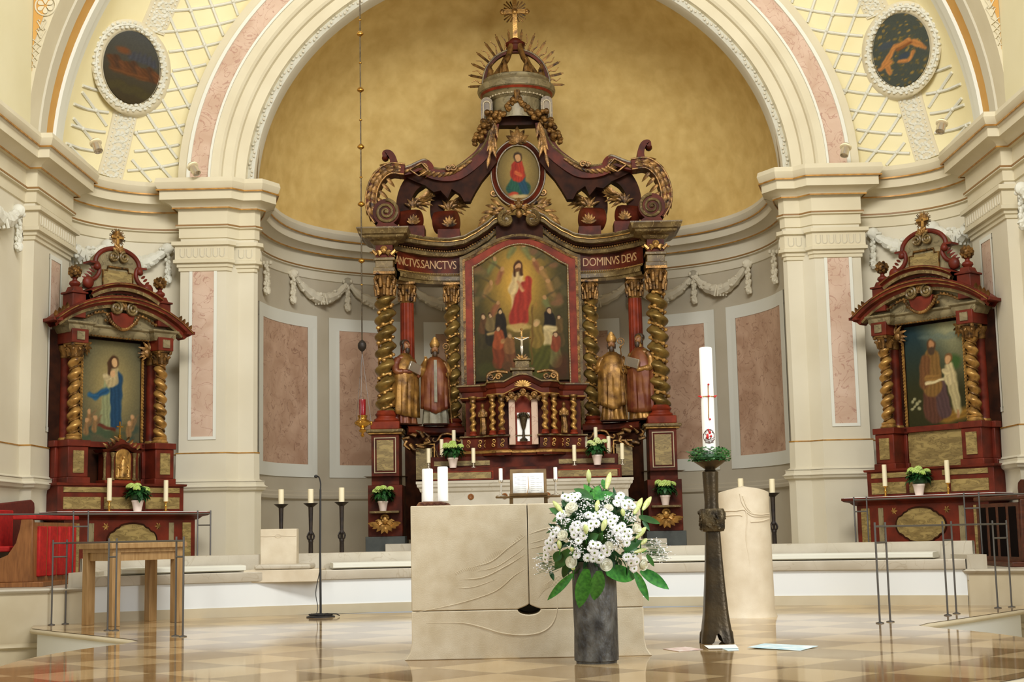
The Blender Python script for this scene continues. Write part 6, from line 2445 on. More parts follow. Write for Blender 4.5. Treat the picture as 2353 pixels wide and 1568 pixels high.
for x_, z_ in ((0.12, 0.38), (0.22, 0.30), (0.86, 0.34), (0.80, 0.24), (0.08, 0.25)):
    PL.cap(x_, z_ - 0.10, x_ + 0.02, z_ + 0.02, 0.05, 0.04, (138, 104, 66), 0.03)
    PL.ell(x_ + 0.01, z_ + 0.07, 0.032, 0.038, (186, 142, 98), 0.3)
    PL.cap(x_ + 0.05, z_, x_ + 0.12, z_ + 0.10, 0.02, 0.01, (120, 96, 66), 0.03)
PL.cap(0.30, 0.26, 0.56, 0.20, 0.025, 0.025, (96, 48, 34), 0.02)


def baseR(x, z):
    t = np.clip((z - 0.5) / 0.9, 0, 1)[..., None]
    d = np.clip((x + z * 0.4 - 0.75) / 0.5, 0, 1)[..., None]
    sky = np.array([38, 58, 62.]) * (1 - d) + np.array([150, 148, 112.]) * d
    gr = np.array([52, 50, 26.])
    return gr * (1 - t) + sky * t


PR = Paint(15)
for k in range(8):
    PR.ell(0.35 + 0.08 * k, 1.34 - 0.03 * (k % 3), 0.10, 0.025, (104, 116, 104), 0.8, 0.5)
PR.cap(0.62, 0.12, 0.98, 0.16, 0.10, 0.08, (138, 102, 42), 0.08)
PR.ell(0.84, 0.92, 0.10, 0.10, (62, 88, 42), 0.7)
PR.cap(0.46, 0.24, 0.46, 0.62, 0.20, 0.17, (92, 58, 44), 0.03)
PR.cap(0.62, 0.22, 0.56, 0.60, 0.12, 0.10, (84, 62, 60), 0.03)
PR.cap(0.44, 0.60, 0.46, 1.02, 0.17, 0.13, (126, 92, 48), 0.03)
PR.cap(0.30, 0.64, 0.34, 0.98, 0.08, 0.09, (112, 74, 44), 0.03)
PR.cap(0.36, 0.72, 0.54, 0.70, 0.05, 0.045, (142, 104, 54), 0.02)
PR.ell(0.46, 1.20, 0.075, 0.10, (92, 62, 38), 0.3)
PR.ell(0.46, 1.22, 0.052, 0.065, (176, 126, 84), 0.3)
PR.ell(0.46, 1.12, 0.055, 0.06, (78, 60, 44), 0.4)
PR.cap(0.34, 0.64, 0.66, 0.68, 0.022, 0.022, (206, 188, 142), 0.015)
PR.cap(0.84, 0.20, 0.76, 0.70, 0.06, 0.10, (178, 162, 116), 0.03)
PR.cap(0.74, 0.68, 0.74, 0.86, 0.10, 0.07, (190, 172, 126), 0.03)
PR.cap(0.64, 0.80, 0.72, 0.76, 0.035, 0.03, (196, 176, 130), 0.02)
PR.ell(0.73, 0.98, 0.065, 0.08, (120, 84, 50), 0.3)
PR.ell(0.72, 0.965, 0.048, 0.06, (198, 152, 104), 0.3)
PR.cap(0.84, 0.12, 0.84, 0.20, 0.025, 0.02, (176, 130, 88), 0.02)
for k in range(8):
    PR.ell(0.08 + 0.04 * (k % 4), 0.28 + 0.08 * (k // 4) + 0.03 * (k % 3), 0.028, 0.022, (158, 152, 112), 0.6)
SL = side_altar('red and gold side altar with painted woman in blue cloak, left of the arch', -4.80, 17.20, math.radians(49), PL, baseL, 'brown')
SR = side_altar('red and gold side altar with painted seated man and child, right of the arch', 4.80, 17.20, math.radians(-49), PR, baseR, 'marb')

# small tabernacle on the left side altar
ST = thing('tabernacle', 'small tabernacle with a gilded relief door and a little cross on the left side altar', 'tabernacle', (0, 0, 0), math.radians(49))
ca, sa = math.cos(math.radians(49)), math.sin(math.radians(49))
ST.location = (-4.80 + sa * 0.0, 17.20, 1.48)
OT = (0, 0, 1.48)
mb = MB().box(-0.22, 0.22, 0.02, 0.20, 1.48, 1.86)
mb.build('body', 'red', ST, origin=OT, bevel=0.006)
MB().box(-0.25, 0.25, 0.0, 0.2, 1.48, 1.53).build('base', 'redb', ST, origin=OT, bevel=0.006)
dpoly = [(-0.105, 1.54)] + [(0.105 * math.cos(PI - PI * i / 12), 1.82 + 0.085 * math.sin(PI * i / 12)) for i in range(13)] + [(0.105, 1.54)]
dd = MB().prism(dpoly, 0.0, 0.03).build('door', 'goldb', ST, origin=OT, bevel=0.006)
mb = MB()
mb.loft([(1.57, 0, 0.0, 0.06, 0.03), (1.66, 0.0, 0.0, 0.05, 0.03), (1.74, 0, 0.0, 0.045, 0.03), (1.78, 0, 0.0, 0.02, 0.02)], 14)
mb.ball((0, -0.01, 1.80), (0.022, 0.02, 0.028), 8, 6)
for k in range(9):
    mb.ball((-0.08 + 0.02 * k, 0.0, 1.57 + 0.02 * (k % 3)), (0.02, 0.015, 0.03), 7, 5)
for s_ in (-1, 1):
    mb.tube([(s_ * 0.03, -0.005, 1.72), (s_ * 0.065, -0.01, 1.68), (s_ * 0.03, -0.02, 1.65)], [0.014, 0.012, 0.01], 6)
    mb.loft([(1.57, s_ * 0.072, 0.0, 0.022, 0.02), (1.64, s_ * 0.072, 0.0, 0.02, 0.02), (1.67, s_ * 0.07, 0.0, 0.01, 0.01)], 10)
    mb.ball((s_ * 0.07, 0.0, 1.69), 0.015, 7, 5)
mb.build('door_relief', 'goldb', dd, origin=OT)
for s_ in (-1, 1):
    for x in (0.15, 0.225):
        MB().lathe([(0.026, 1.53), (0.028, 1.55), (0.018, 1.56), (0.016, 1.80), (0.026, 1.83), (0.03, 1.86)], s_ * x, 0.0 if x < 0.2 else 0.05, 0, 12).build('colonnette', 'cornice', ST, origin=OT)
mb = MB().sweep(fine([(-0.26, 0.2), (-0.26, 0.02), (0.26, 0.02), (0.26, 0.2)]), [(-0.06, 0), (0.0, 0), (0.02, 0.02), (0.035, 0.035), (-0.1, 0.04)])
mb.warp(lambda x, y, z: (x, y, z + 1.86 + 0.07 * max(0, math.cos(min(abs(x) / 0.15, 1) * PI / 2))))
mb.build('cornice', 'red', ST, origin=OT)
mb = MB().prism([(-0.20, 1.88), (-0.13, 1.92), (-0.07, 1.99), (-0.03, 2.02), (0.03, 2.02), (0.07, 1.99), (0.13, 1.92), (0.20, 1.88)], 0.04, 0.16)
cp_ = mb.build('crest', 'red', ST, origin=OT)
mb = MB()
for s_ in (-1, 1):
    for k in range(4):
        leaf_pts(mb, (s_ * (0.05 + 0.05 * k), 0.03, 2.0 - 0.03 * k), (s_ * 0.6, -0.2, 0.6), (0, -1, 0), 0.08, 0.04, 0.4)
mb.build('crest_leaves', 'gold', cp_, origin=OT)
MB().lathe([(0.03, 2.02), (0.035, 2.03), (0.018, 2.045), (0.022, 2.07), (0.01, 2.085)], 0, 0.09, 0, 12).box(-0.007, 0.007, 0.083, 0.097, 2.08, 2.24).box(-0.045, 0.045, 0.083, 0.097, 2.17, 2.185).build('cross', 'brass', ST, origin=OT)
# ================================================================== WALL OVALS, LAMPS
_pts = []
for _r in (0.3, 0.55, 0.78):
    for _k in range(24):
        _c = Vector(OC) + OBX * (0.40 * _r * math.cos(_k * PI / 12)) + OAX * (0.59 * _r * math.sin(_k * PI / 12))
        _p, _s = shell_xz(_c.x, _c.y)
        if 0.005 < _s:
            _pts.append((_c.x - OC[0], _c.y - OC[1], _p.y))
_q = np.array(_pts)
OGX, OGZ, _ = np.linalg.lstsq(np.c_[_q[:, 0], _q[:, 1], np.ones(len(_q))], _q[:, 2], rcond=None)[0]
OY0 = float(np.min(_q[:, 2] - OGX * _q[:, 0] - OGZ * _q[:, 1])) - 0.0
_o = at(302, 155, OY0 - 0.03)
_o2 = at(2062, 82, OY0 - 0.03)
_o = at(302, 155, OY0 - 0.03)
for sx, lab in ((-1, 'dark oval picture of red rocky hills in a pale stucco wreath, upper left'), (1, 'oval picture of clasped brown arms over foliage in a pale stucco wreath, upper right')):
    OSH = (_o[0] - OC[0], _o[2] - OC[1])

    def PO(u, v, o):
        c = Vector(OC) + OBX * u + OAX * v + Vector(OSH)
        y = OY0 + OGX * (c.x - OC[0]) + OGZ * (c.y - OC[1]) - o
        return (c.x if sx < 0 else -c.x, y, c.y)
    ctr = PO(0, 0, 0.0)
    T = thing('oval_painting', lab, 'painting', ctr)
    rows = []
    for k, o in ((1.0, -0.40), (1.0, 0.05), (0.93, 0.085), (0.80, 0.085), (0.745, 0.05), (0.735, 0.07), (0.715, 0.03)):
        rows.append([PO(0.41 * k * math.cos(2 * PI * i / 60), (0.60 * k + (1 - k) * 0.10) * math.sin(2 * PI * i / 60), o) for i in range(60)])
    fr_ = MB().grid(rows, 60, len(rows), True).build('stucco_frame', 'cream', T, smooth=50)
    mb = MB()
    rnd = random.Random(2)
    for i in range(130):
        a = 2 * PI * i / 130
        r = 0.87 + 0.06 * math.sin(i * 1.9)
        mb.ball(PO(0.41 * r * math.cos(a), 0.595 * r * math.sin(a), 0.095), (0.02 + 0.01 * rnd.random(), 0.016, 0.022), 6, 4)
    mb.tube([PO(0.355 * math.cos(2 * PI * i / 60), 0.52 * math.sin(2 * PI * i / 60), 0.088) for i in range(60)], 0.02, 6, closed=True)
    mb.build('leaf_wreath', 'white', fr_)
    Q = Paint(20 + sx)
    if sx < 0:
        def bs_(x, z):
            t = np.clip(z / 1.5, 0, 1)[..., None]
            return np.array([58, 48, 28.]) * (1 - t) + np.array([70, 70, 66.]) * t
        for k in range(9):
            Q.cap(0.1 + 0.1 * k, 0.82 + 0.05 * math.sin(k * 2.0), 0.2 + 0.1 * k, 0.70, 0.06, 0.09, [(82, 52, 30), (70, 48, 32), (92, 58, 34)][k % 3], 0.05)
        for k in range(5):
            Q.cap(0.45 + 0.1 * k, 1.0, 0.50 + 0.09 * k, 1.16 - 0.03 * abs(k - 2), 0.07, 0.02, (62, 62, 66), 0.05)
        Q.ell(0.3, 1.06, 0.12, 0.07, (100, 62, 36), 0.8)
        Q.cap(0.15, 0.60, 0.75, 0.64, 0.04, 0.05, (92, 58, 32), 0.06)
        for k in range(8):
            Q.ell(0.15 + 0.1 * k, 0.25 + 0.06 * (k % 3), 0.12, 0.06, (66, 58, 34), 0.8)
    else:
        def bs_(x, z):
            return np.zeros(x.shape + (3,)) + np.array([66, 70, 62.])
        rs2 = np.random.RandomState(3)
        for k in range(170):
            Q.ell(rs2.uniform(0, 1), rs2.uniform(0.02, 1.45), rs2.uniform(0.015, 0.04), rs2.uniform(0.01, 0.03), [(128, 106, 52), (96, 84, 44), (146, 118, 58), (84, 78, 52)][k % 4], 0.5, 0.8)
        Q.ell(0.55, 0.62, 0.10, 0.07, (58, 66, 74), 0.3)
        Q.ell(0.28, 0.98, 0.14, 0.08, (64, 70, 74), 0.6)
        for a in ((0.18, 0.62, 0.42, 0.88, 0.05, 0.05), (0.42, 0.88, 0.66, 0.90, 0.05, 0.05), (0.66, 0.90, 0.82, 0.72, 0.05, 0.045), (0.25, 0.40, 0.22, 0.62, 0.04, 0.045), (0.44, 0.55, 0.62, 0.50, 0.035, 0.035), (0.62, 0.50, 0.72, 0.64, 0.035, 0.03), (0.76, 0.86, 0.92, 0.60, 0.035, 0.03), (0.10, 0.56, 0.30, 0.62, 0.045, 0.045)):
            Q.cap(*a, (166, 112, 62), 0.03)
        Q.cap(0.46, 0.80, 0.70, 0.84, 0.03, 0.03, (120, 74, 40), 0.04)
    a_, b_ = 0.298, 0.456
    picture('painting', (-a_, a_), lambda x: (-b_ * math.sqrt(max(0, 1 - (x / a_) ** 2)) - 0.001, b_ * math.sqrt(max(0, 1 - (x / a_) ** 2)) + 0.001), 0, Q, bs_, T, 56, 76, place=lambda x, z: PO(x if sx < 0 else -x, z, 0.034))

for px, py, d, dx, lab in ((222, 335, 17.2, 0.35, 'silver spotlight over the cornice below the left oval picture'), (446, 388, 18.05, 0.5, 'silver spotlight at the left foot of the chancel arch'), (1942, 345, 18.05, -0.25, 'silver spotlight at the right foot of the chancel arch'), (2163, 290, 17.2, -0.3, 'silver spotlight over the cornice below the right oval picture')):
    p = at(px, py, d)
    T = thing('spotlight', lab, 'spotlight', p)
    ax = Vector((dx, -0.30, -0.8)).normalized()
    sd = ax.orthogonal().normalized()
    s2 = ax.cross(sd)

    def cyl(prof, nm, m, par):
        n = 20
        mb = MB()
        mb.grid([[tuple(Vector(p) + ax * z + sd * (r * math.cos(2 * PI * i / n)) + s2 * (r * math.sin(2 * PI * i / n))) for i in range(n)] for r, z in prof], n, len(prof), True)
        return mb.build(nm, m, par, smooth=40)
    h = cyl([(0.0, -0.09), (0.05, -0.085), (0.055, -0.06), (0.055, 0.09), (0.047, 0.09), (0.045, 0.06), (0.0, 0.05)], 'lamp_head', 'silver', T)
    cyl([(0.055, -0.055), (0.075, -0.055), (0.075, -0.035), (0.055, -0.035)], 'collar', 'wax', h)
    v = Vector(p)
    MB().tube([tuple(v - ax * 0.07), tuple(v + Vector((-dx * 0.1, 0.08, 0.06))), tuple(v + Vector((-dx * 0.15, 0.20, 0.0)))], 0.012, 6).build('bracket', 'steel', T)

for px, py, d, lab in ((587, 1075, 18.72, 'slim wall sconce on the inner face of the left pier'), (1822, 1045, 18.72, 'slim wall sconce on the inner face of the right pier')):
    p = at(px, py, d)
    x, y, z = p
    T = thing('wall_sconce', lab, 'sconce', (x, y, z - 0.17))
    bk = MB().box(x - 0.03, x + 0.03, y, y + 0.03, z - 0.17, z + 0.17).build('back_plate', 'cream', T, bevel=0.006)
    MB().tube([(x, y, z - 0.15), (x, y - 0.06, z - 0.16), (x, y - 0.07, z - 0.12)], 0.008, 6).build('arm', 'iron', T)
    MB().lathe([(0.012, -0.13), (0.03, -0.12), (0.032, -0.11), (0.018, -0.11), (0.018, 0.10), (0.0, 0.105)], x, y - 0.07, z, 14).build('candle', 'cream', T)

# hanging sanctuary lamp
lx, ly = at(832, 800, 17.8)[0], 17.8
lz = at(833, 1006, 17.8)[2]
SLM = thing('sanctuary_lamp', 'hanging sanctuary lamp with red glass on a long knobbed gilt chain', 'lamp', (lx, ly, lz))
zt = at(833, 800, ly)[2]
mb = MB().tube([(lx, ly, zt + 0.1), (lx, ly, 9.7)], 0.0085, 6)
ch = mb.build('rod', 'bronze', SLM)
for py, r in ((46, 0.018), (78, 0.045), (145, 0.02), (207, 0.045), (276, 0.02), (338, 0.045), (408, 0.02), (470, 0.045), (600, 0.042), (655, 0.016)):
    z = at(830, py, ly)[2]
    MB().lathe([(0.0, r * 0.9), (r * 0.4, r * 0.8), (r * 0.95, r * 0.25), (r, 0), (r * 0.95, -r * 0.25), (r * 0.4, -r * 0.6), (0.0, -r * 0.9)], lx, ly, z, 16).build('knob', 'brass', ch)
mb = MB().lathe([(0.0, 0.16), (0.012, 0.15), (0.035, 0.13), (0.04, 0.12), (0.05, 0.11), (0.055, 0.08), (0.05, 0.045), (0.025, 0.015), (0.008, 0.005), (0.004, -0.03), (0.0, -0.04)], lx, ly, zt - 0.05, 20)
mb.build('counterweight', 'iron', SLM)
z0 = lz
mb = MB().lathe([(0.0, 0.0), (0.02, 0.015), (0.025, 0.03), (0.014, 0.045), (0.018, 0.06), (0.045, 0.075), (0.05, 0.09), (0.03, 0.105), (0.03, 0.12), (0.06, 0.14), (0.10, 0.165), (0.105, 0.185), (0.09, 0.205), (0.055, 0.225), (0.05, 0.245), (0.06, 0.26), (0.062, 0.275), (0.0, 0.28)], lx, ly, z0, 28)
bw = mb.build('lamp_bowl', 'brass', SLM, smooth=50)
for k in range(3):
    a = 2 * PI * k / 3 + 0.4
    MB().ball((lx + 0.11 * math.cos(a), ly + 0.11 * math.sin(a), z0 + 0.18), (0.02, 0.02, 0.028), 9, 6).build('lug', 'brass', bw)
    MB().tube([(lx + 0.11 * math.cos(a), ly + 0.11 * math.sin(a), z0 + 0.2), (lx, ly, zt - 0.06)], 0.0025, 5).build('wire', 'steel', SLM)
MB().lathe([(0.038, 0.28), (0.04, 0.30), (0.042, 0.47), (0.040, 0.475), (0.036, 0.46), (0.036, 0.30)], lx, ly, z0, 24).build('glass', 'redglass', SLM)

# ================================================================== STONE ALTAR (free-standing) AND WHAT STANDS ON IT
AX0, AX1, AY0, AY1, AH = -0.755, 0.755, 9.50, 10.32, 0.995
SA = thing('stone_altar', 'broad block altar of beige limestone with carved wave relief behind the large bouquet', 'altar', (0, 9.5, 0))
hx, hz_ = at(1216, 1400, 9.5)[0], at(1216, 1400, 9.5)[2]
up = [(AX0, hz_), (hx - 0.075, hz_)] + [(hx - 0.075 + 0.075 * t, hz_ + 0.028 * (t ** 1.7) + 0.004) for t in (0.3, 0.6, 0.85, 1.0)]
mb = MB().prism(up + [(hx - 0.003, AH), (AX0, AH)], AY0, AY0 + 0.42)
mb.build('left_block', 'altar', SA, bevel=0.006)
up = [(hx + 0.003, hz_ + 0.03)] + [(hx + 0.075 * t, hz_ + 0.004 + 0.028 * ((1 - t) ** 1.7)) for t in (0.15, 0.4, 0.7)] + [(hx + 0.075, hz_), (AX1, hz_), (AX1, AH), (hx + 0.003, AH)]
MB().prism(up, AY0, AY0 + 0.42).build('right_block', 'altar', SA, bevel=0.006)
lo_ = [(AX0 - 0.05, 0.0), (AX0 - 0.035, 0.012), (AX0 - 0.012, 0.05), (AX0, 0.11), (AX0, hz_ - 0.003), (hx - 0.075, hz_ - 0.003)] + [(hx - 0.075 * math.cos(PI * i / 10), hz_ - 0.003 - 0.035 * math.sin(PI * i / 10)) for i in range(1, 10)] + [(hx + 0.075, hz_ - 0.003), (AX1, hz_ - 0.003), (AX1, 0.11), (AX1 + 0.012, 0.05), (AX1 + 0.035, 0.012), (AX1 + 0.05, 0.0)]
MB().prism(lo_, AY0, AY0 + 0.42).build('lower_block', 'altar', SA, bevel=0.006)
MB().box(AX0 + 0.003, AX1 - 0.003, AY0 + 0.42, AY1, 0, AH - 0.001).build('rear_block', 'altar', SA, bevel=0.006)
# incised and raised lines of the relief
rel = MB()


def carve(pts, r=0.0045, d=9.5):
    r *= 0.75
    rel.tube([(at(x, y, d)[0], AY0 - 0.0, at(x, y, d)[2]) for x, y in bez(pts, 30)], [r * min(1, 0.3 + 3 * min(i, len(bez(pts, 30)) - 1 - i) / len(bez(pts, 30))) for i in range(len(bez(pts, 30)))], 6)


carve([(1058, 1333), (1110, 1327), (1160, 1303), (1205, 1276)])
carve([(1085, 1304), (1130, 1290), (1170, 1258), (1207, 1232)])
carve([(1050, 1353), (1090, 1349), (1140, 1332)], 0.003)
carve([(1095, 1314), (1140, 1303), (1180, 1278), (1207, 1258)], 0.003)
carve([(1216, 1228), (1245, 1218), (1275, 1211), (1300, 1206)])
carve([(1216, 1250), (1250, 1240), (1285, 1226)], 0.003)
carve([(1216, 1262), (1250, 1254), (1290, 1245)], 0.003)
carve([(980, 1432), (1060, 1432), (1110, 1443), (1150, 1455), (1195, 1460), (1240, 1455), (1268, 1436), (1280, 1405), (1281, 1370)], 0.006)
carve([(955, 1408), (1020, 1395), (1080, 1380), (1140, 1358), (1180, 1325), (1207, 1308)], 0.004)
for k in range(36):
    x = 1050 + k * 4.3
    yb = 1322 - (k / 36) ** 1.5 * 88 - 4 * math.sin(k * 0.4)
    L_ = 6 + 7 * math.sin(k / 36 * PI)
    carve([(x, yb), (x - 2, yb - L_ * 0.5), (x - 5, yb - L_)], 0.0028)
for k in range(7):
    carve([(1232 + 2 * k, 1380 - 5 * k), (1258 + 3 * k, 1352 - 4 * k), (1300, 1338 - 3 * k)], 0.002)
rel.build('wave_relief', 'altar', SA)

# two thick candles on a carved wooden tray
ty_ = 9.72
x0, x1 = at(957, 1155, ty_)[0], at(1037, 1155, ty_)[0]
TR = thing('candle_tray', 'carved brown wooden tray under the two thick white candles', 'tray', ((x0 + x1) / 2, ty_, AH))
MB().prism([(x0, AH), (x0 + 0.02, AH + 0.028), (x0 + 0.06, AH + 0.032), (x1 - 0.07, AH + 0.032), (x1 - 0.02, AH + 0.02), (x1, AH)], ty_ - 0.06, ty_ + 0.06).build('tray_body', 'wood', TR, bevel=0.004)
MB().tube([(x0 + 0.03 + (x1 - x0 - 0.06) * i / 20, ty_ - 0.06, AH + 0.014 + 0.007 * math.sin(i * 1.3)) for i in range(21)], 0.006, 6).build('carved_wave', 'walnut', TR)
for px, pt, pb, w, lab in ((983, 1078, 1151, 12.5, 'thick white altar candle, left of the pair on the wooden tray'), (1018, 1073, 1149, 12, 'thick white altar candle, right of the pair on the wooden tray')):
    p = at(px, pb, ty_)
    h = at(px, pt, ty_)[2] - (AH + 0.033)
    T = thing('altar_candle', lab, 'candle', (p[0], ty_, AH + 0.033), 0, 'thick candles on the stone altar')
    r = w * ty_ / FPX
    MB().lathe([(0, 0), (r, 0), (r, h - 0.006), (r * 0.9, h), (r * 0.6, h - 0.004), (0, h - 0.006)], p[0], ty_, AH + 0.033, 24).build('wax', 'waxw', T, smooth=40)
    MB().tube([(p[0], ty_, AH + 0.03 + h - 0.008), (p[0] + 0.002, ty_, AH + 0.03 + h + 0.006)], 0.0012, 5).build('wick', 'black', T)

# book stand with open book and two slim candlesticks on its rail
by = 9.86
bx = at(1214, 1120, by)[0]
BS = thing('book_stand', 'bronze book stand with a raised rail on the stone altar', 'book stand', (bx, by, AH))
zr = at(1214, 1140, by)[2]
MB().box(bx - 0.225, bx + 0.225, by - 0.05, by + 0.12, zr - 0.012, zr).build('rail', 'stand', BS, bevel=0.003)
for s_ in (-1, 1):
    MB().box(bx + s_ * 0.118 - 0.012, bx + s_ * 0.118 + 0.012, by - 0.03, by + 0.1, AH, zr - 0.01).build('leg', 'stand', BS, bevel=0.003)
zb, ztp = at(1214, 1133, by)[2], at(1214, 1078, by)[2]
MB().hexa([(bx - 0.125, by - 0.06, zb - 0.02), (bx + 0.125, by - 0.06, zb - 0.02), (bx + 0.125, by + 0.02, zb - 0.02), (bx - 0.125, by + 0.02, zb - 0.02), (bx - 0.125, by + 0.02, ztp), (bx + 0.125, by + 0.02, ztp), (bx + 0.125, by + 0.05, ztp), (bx - 0.125, by + 0.05, ztp)]).build('back_board', 'stand', BS, bevel=0.004)
MB().box(bx - 0.13, bx + 0.13, by - 0.085, by - 0.05, zb - 0.022, zb - 0.004).build('lip', 'stand', BS, bevel=0.003)
BK = thing('open_book', 'open white-paged book lying on the bronze book stand', 'book', (bx, by - 0.06, zb - 0.004))
for s_ in (-1, 1):
    rows = []
    for j in range(2):
        row = []
        for i in range(9):
            t = i / 8
            bul = 0.014 * math.sin(PI * min(1, t * 1.15)) + 0.004
            row.append((bx + s_ * 0.105 * t, by - 0.064 + 0.075 * j - bul, zb - 0.003 + 0.135 * j))
        rows.append(row)
    mb = MB().grid(rows, 9, 2)
    pg = mb.build('page_block', 'paper', BK)
    sd_ = pg.modifiers.new('pages', 'SOLIDIFY')
    sd_.thickness = 0.008
    sd_.offset = 0
    mb = MB()
    for k in range(8):
        v = 0.12 + 0.1 * k
        q = [(bx + s_ * 0.105 * t, by - 0.064 + 0.075 * v - 0.014 * math.sin(PI * min(1, t * 1.15)) - 0.0095, zb - 0.003 + 0.135 * v) for t in (0.15, 0.35, 0.6, 0.88 if k % 3 else 0.7)]
        mb.tube(q, 0.0009, 4)
    mb.build('lines_of_print', 'ink', pg)
MB().tube([(bx, by - 0.055, zb + 0.11), (bx + 0.002, by - 0.09, zb + 0.03), (bx - 0.012, by - 0.10, zb - 0.01)], 0.002, 5).build('ribbon', 'goldline', BK)
for s_, lab in ((-1, 'slim silver candlestick left of the open book'), (1, 'slim silver candlestick right of the open book')):
    x = bx + s_ * 0.187
    T = thing('candlestick', lab, 'candlestick', (x, by, zr), 0, 'slim candlesticks beside the book')
    MB().lathe([(0.0, 0), (0.034, 0.0), (0.034, 0.005), (0.008, 0.012), (0.007, 0.09), (0.012, 0.095), (0.016, 0.10), (0.016, 0.11), (0.0, 0.112)], x, by, zr, 18).build('stem', 'silver', T)
    MB().lathe([(0.013, 0.105), (0.013, 0.19), (0.0, 0.192)], x, by, zr, 14).build('candle', 'waxw', T)

# ================================================================== WHITE STONE LECTERN, PASCHAL CANDLE
AM = thing('stone_lectern', 'round white stone lectern drum with a carved fold, behind the bronze candle stand', 'lectern', (2.03, 13.5, 0))
mb = MB()
n = 56
rows = []
for z in (0.0, 0.02, 0.06, 0.3, 0.6, 0.85, 0.92, 1.0, 1.05, 1.10, 1.18):
    fl_ = 0.02 * max(0, 1 - z / 0.06)
    row = []
    for i in range(n):
        a = 2 * PI * i / n
        r = 0.255 + fl_ - 0.012 * min(1, z)
        zz = z
        if z > 0.9:
            zz = z + (z - 0.9) / 0.28 * 0.06 * (0.5 - 0.5 * math.sin(a)) * 0 + (z - 0.9) / 0.28 * 0.05 * -abs(math.cos(a)) ** 2
        row.append((2.03 + r * math.cos(a), 13.5 + r * math.sin(a), zz))
    rows.append(row)
mb.grid(rows, n, len(rows), True)
o_ = len(mb.v)
mb.add([(2.03, 13.5, 1.20)] + rows[-1], [(0, i + 1, (i + 1) % n + 1) for i in range(n)])
mb.build('drum', 'ambo', AM, smooth=40)


def on_drum(px, py, k=1.0):
    x = at(px, py, 13.27)[0]
    z = at(px, py, 13.27)[2]
    dx = max(-0.24, min(0.24, x - 2.03))
    return (2.03 + dx, 13.5 - math.sqrt(0.2455 ** 2 - dx * dx) * k, z)


mb = MB()
for pts in ([(1662, 1174), (1690, 1174), (1714, 1177), (1714, 1240), (1722, 1300), (1722, 1404)], [(1714, 1176), (1728, 1186), (1750, 1187), (1774, 1184)], [(1700, 1135), (1706, 1158), (1722, 1178), (1745, 1183), (1773, 1181)], [(1706, 1140), (1716, 1166), (1730, 1181)], [(1662, 1186), (1695, 1184), (1705, 1186)], [(1724, 1200), (1750, 1198), (1773, 1192)]):
    mb.tube([on_drum(*p) for p in bez(pts, 36)], 0.006, 6)
mb.build('carved_fold', 'ambo', AM)

px0, py0 = 1.345, 10.45
PS = thing('paschal_candlestick', 'tall bronze paschal candle stand with flared foot and square relief knop', 'candlestick', (px0, py0, 0))
mb = MB()


def sqr(r, n, z, e):
    row = []
    for i in range(n):
        a = 2 * PI * i / n
        c, s_ = math.cos(a), math.sin(a)
        k = (abs(c) ** e + abs(s_) ** e) ** (-1 / e)
        row.append((px0 + r * k * c, py0 + r * k * s_, z))
    return row


n = 48
prof = [(0.0, 0.118), (0.03, 0.115), (0.10, 0.102), (0.2, 0.088), (0.4, 0.072), (0.6, 0.06), (0.80, 0.052)]
rows = []
for z, r in prof:
    row = sqr(r, n, z, 5)
    if z < 0.08:
        # the foot arches up between its four corners
        row = [(x, y, z + (0.075 if z < 0.01 else 0.05 if z < 0.05 else 0) * max(0, 1 - (abs(math.sin(2 * (2 * PI * i / n))) / 0.55) ** 2)) for i, (x, y, _) in enumerate(row)]
    rows.append(row)
mb.grid(rows, n, len(rows), True)
sh_ = mb.build('shaft', 'bronze', PS, smooth=40)
mb = MB()
rows = [sqr(r, n, z, 8) for z, r in ((0.785, 0.05), (0.79, 0.075), (0.81, 0.083), (0.93, 0.086), (0.95, 0.078), (0.952, 0.05))]
mb.grid(rows, n, len(rows), True)
kn_ = mb.build('relief_knop', 'bronzed', PS, smooth=40)
mb = MB()
rnd = random.Random(6)
for s_, ax_ in ((-1, 'y'), (1, 'y'), (-1, 'x'), (1, 'x')):
    for k in range(9):
        u, z = rnd.uniform(-0.055, 0.055), 0.805 + 0.014 * k
        c = (px0 + u, py0 + s_ * 0.084, z) if ax_ == 'y' else (px0 + s_ * 0.084, py0 + u, z)
        d_ = (0.03 * rnd.uniform(-1, 1), 0.03 * rnd.uniform(-0.6, 1))
        e_ = (c[0] + (d_[0] if ax_ == 'y' else 0), c[1] + (0 if ax_ == 'y' else d_[0]), c[2] + d_[1])
        mb.tube([c, ((c[0] + e_[0]) / 2, (c[1] + e_[1]) / 2, (c[2] + e_[2]) / 2 + 0.008), e_], [0.012, 0.011, 0.006], 6)
mb.build('relief_figures', 'bronzed', kn_)
mb = MB().lathe([(0.052, 0.95), (0.05, 1.0), (0.054, 1.10), (0.058, 1.215), (0.053, 1.22), (0.0, 1.22)], px0, py0, 0, 28)
mb.build('upper_shaft', 'bronze', PS, smooth=30)
mb = MB().lathe([(0.035, 1.22), (0.045, 1.228), (0.035, 1.236), (0.05, 1.245), (0.115, 1.29), (0.12, 1.296), (0.11, 1.296), (0.04, 1.26), (0.0, 1.26)], px0, py0, 0, 32)
mb.build('drip_bowl', 'bronze', PS, smooth=30)
CZ, CH, CRD = 1.262, 0.865, 0.047
PC = thing('paschal_candle', 'tall white candle with gold cross and red emblem on the bronze stand', 'candle', (px0, py0, CZ))
MB().lathe([(0, 0), (CRD, 0), (CRD, CH - 0.012), (CRD * 0.92, CH - 0.003), (CRD * 0.6, CH), (0, CH - 0.004)], px0, py0, CZ, 32).build('wax', 'waxw', PC, smooth=40)


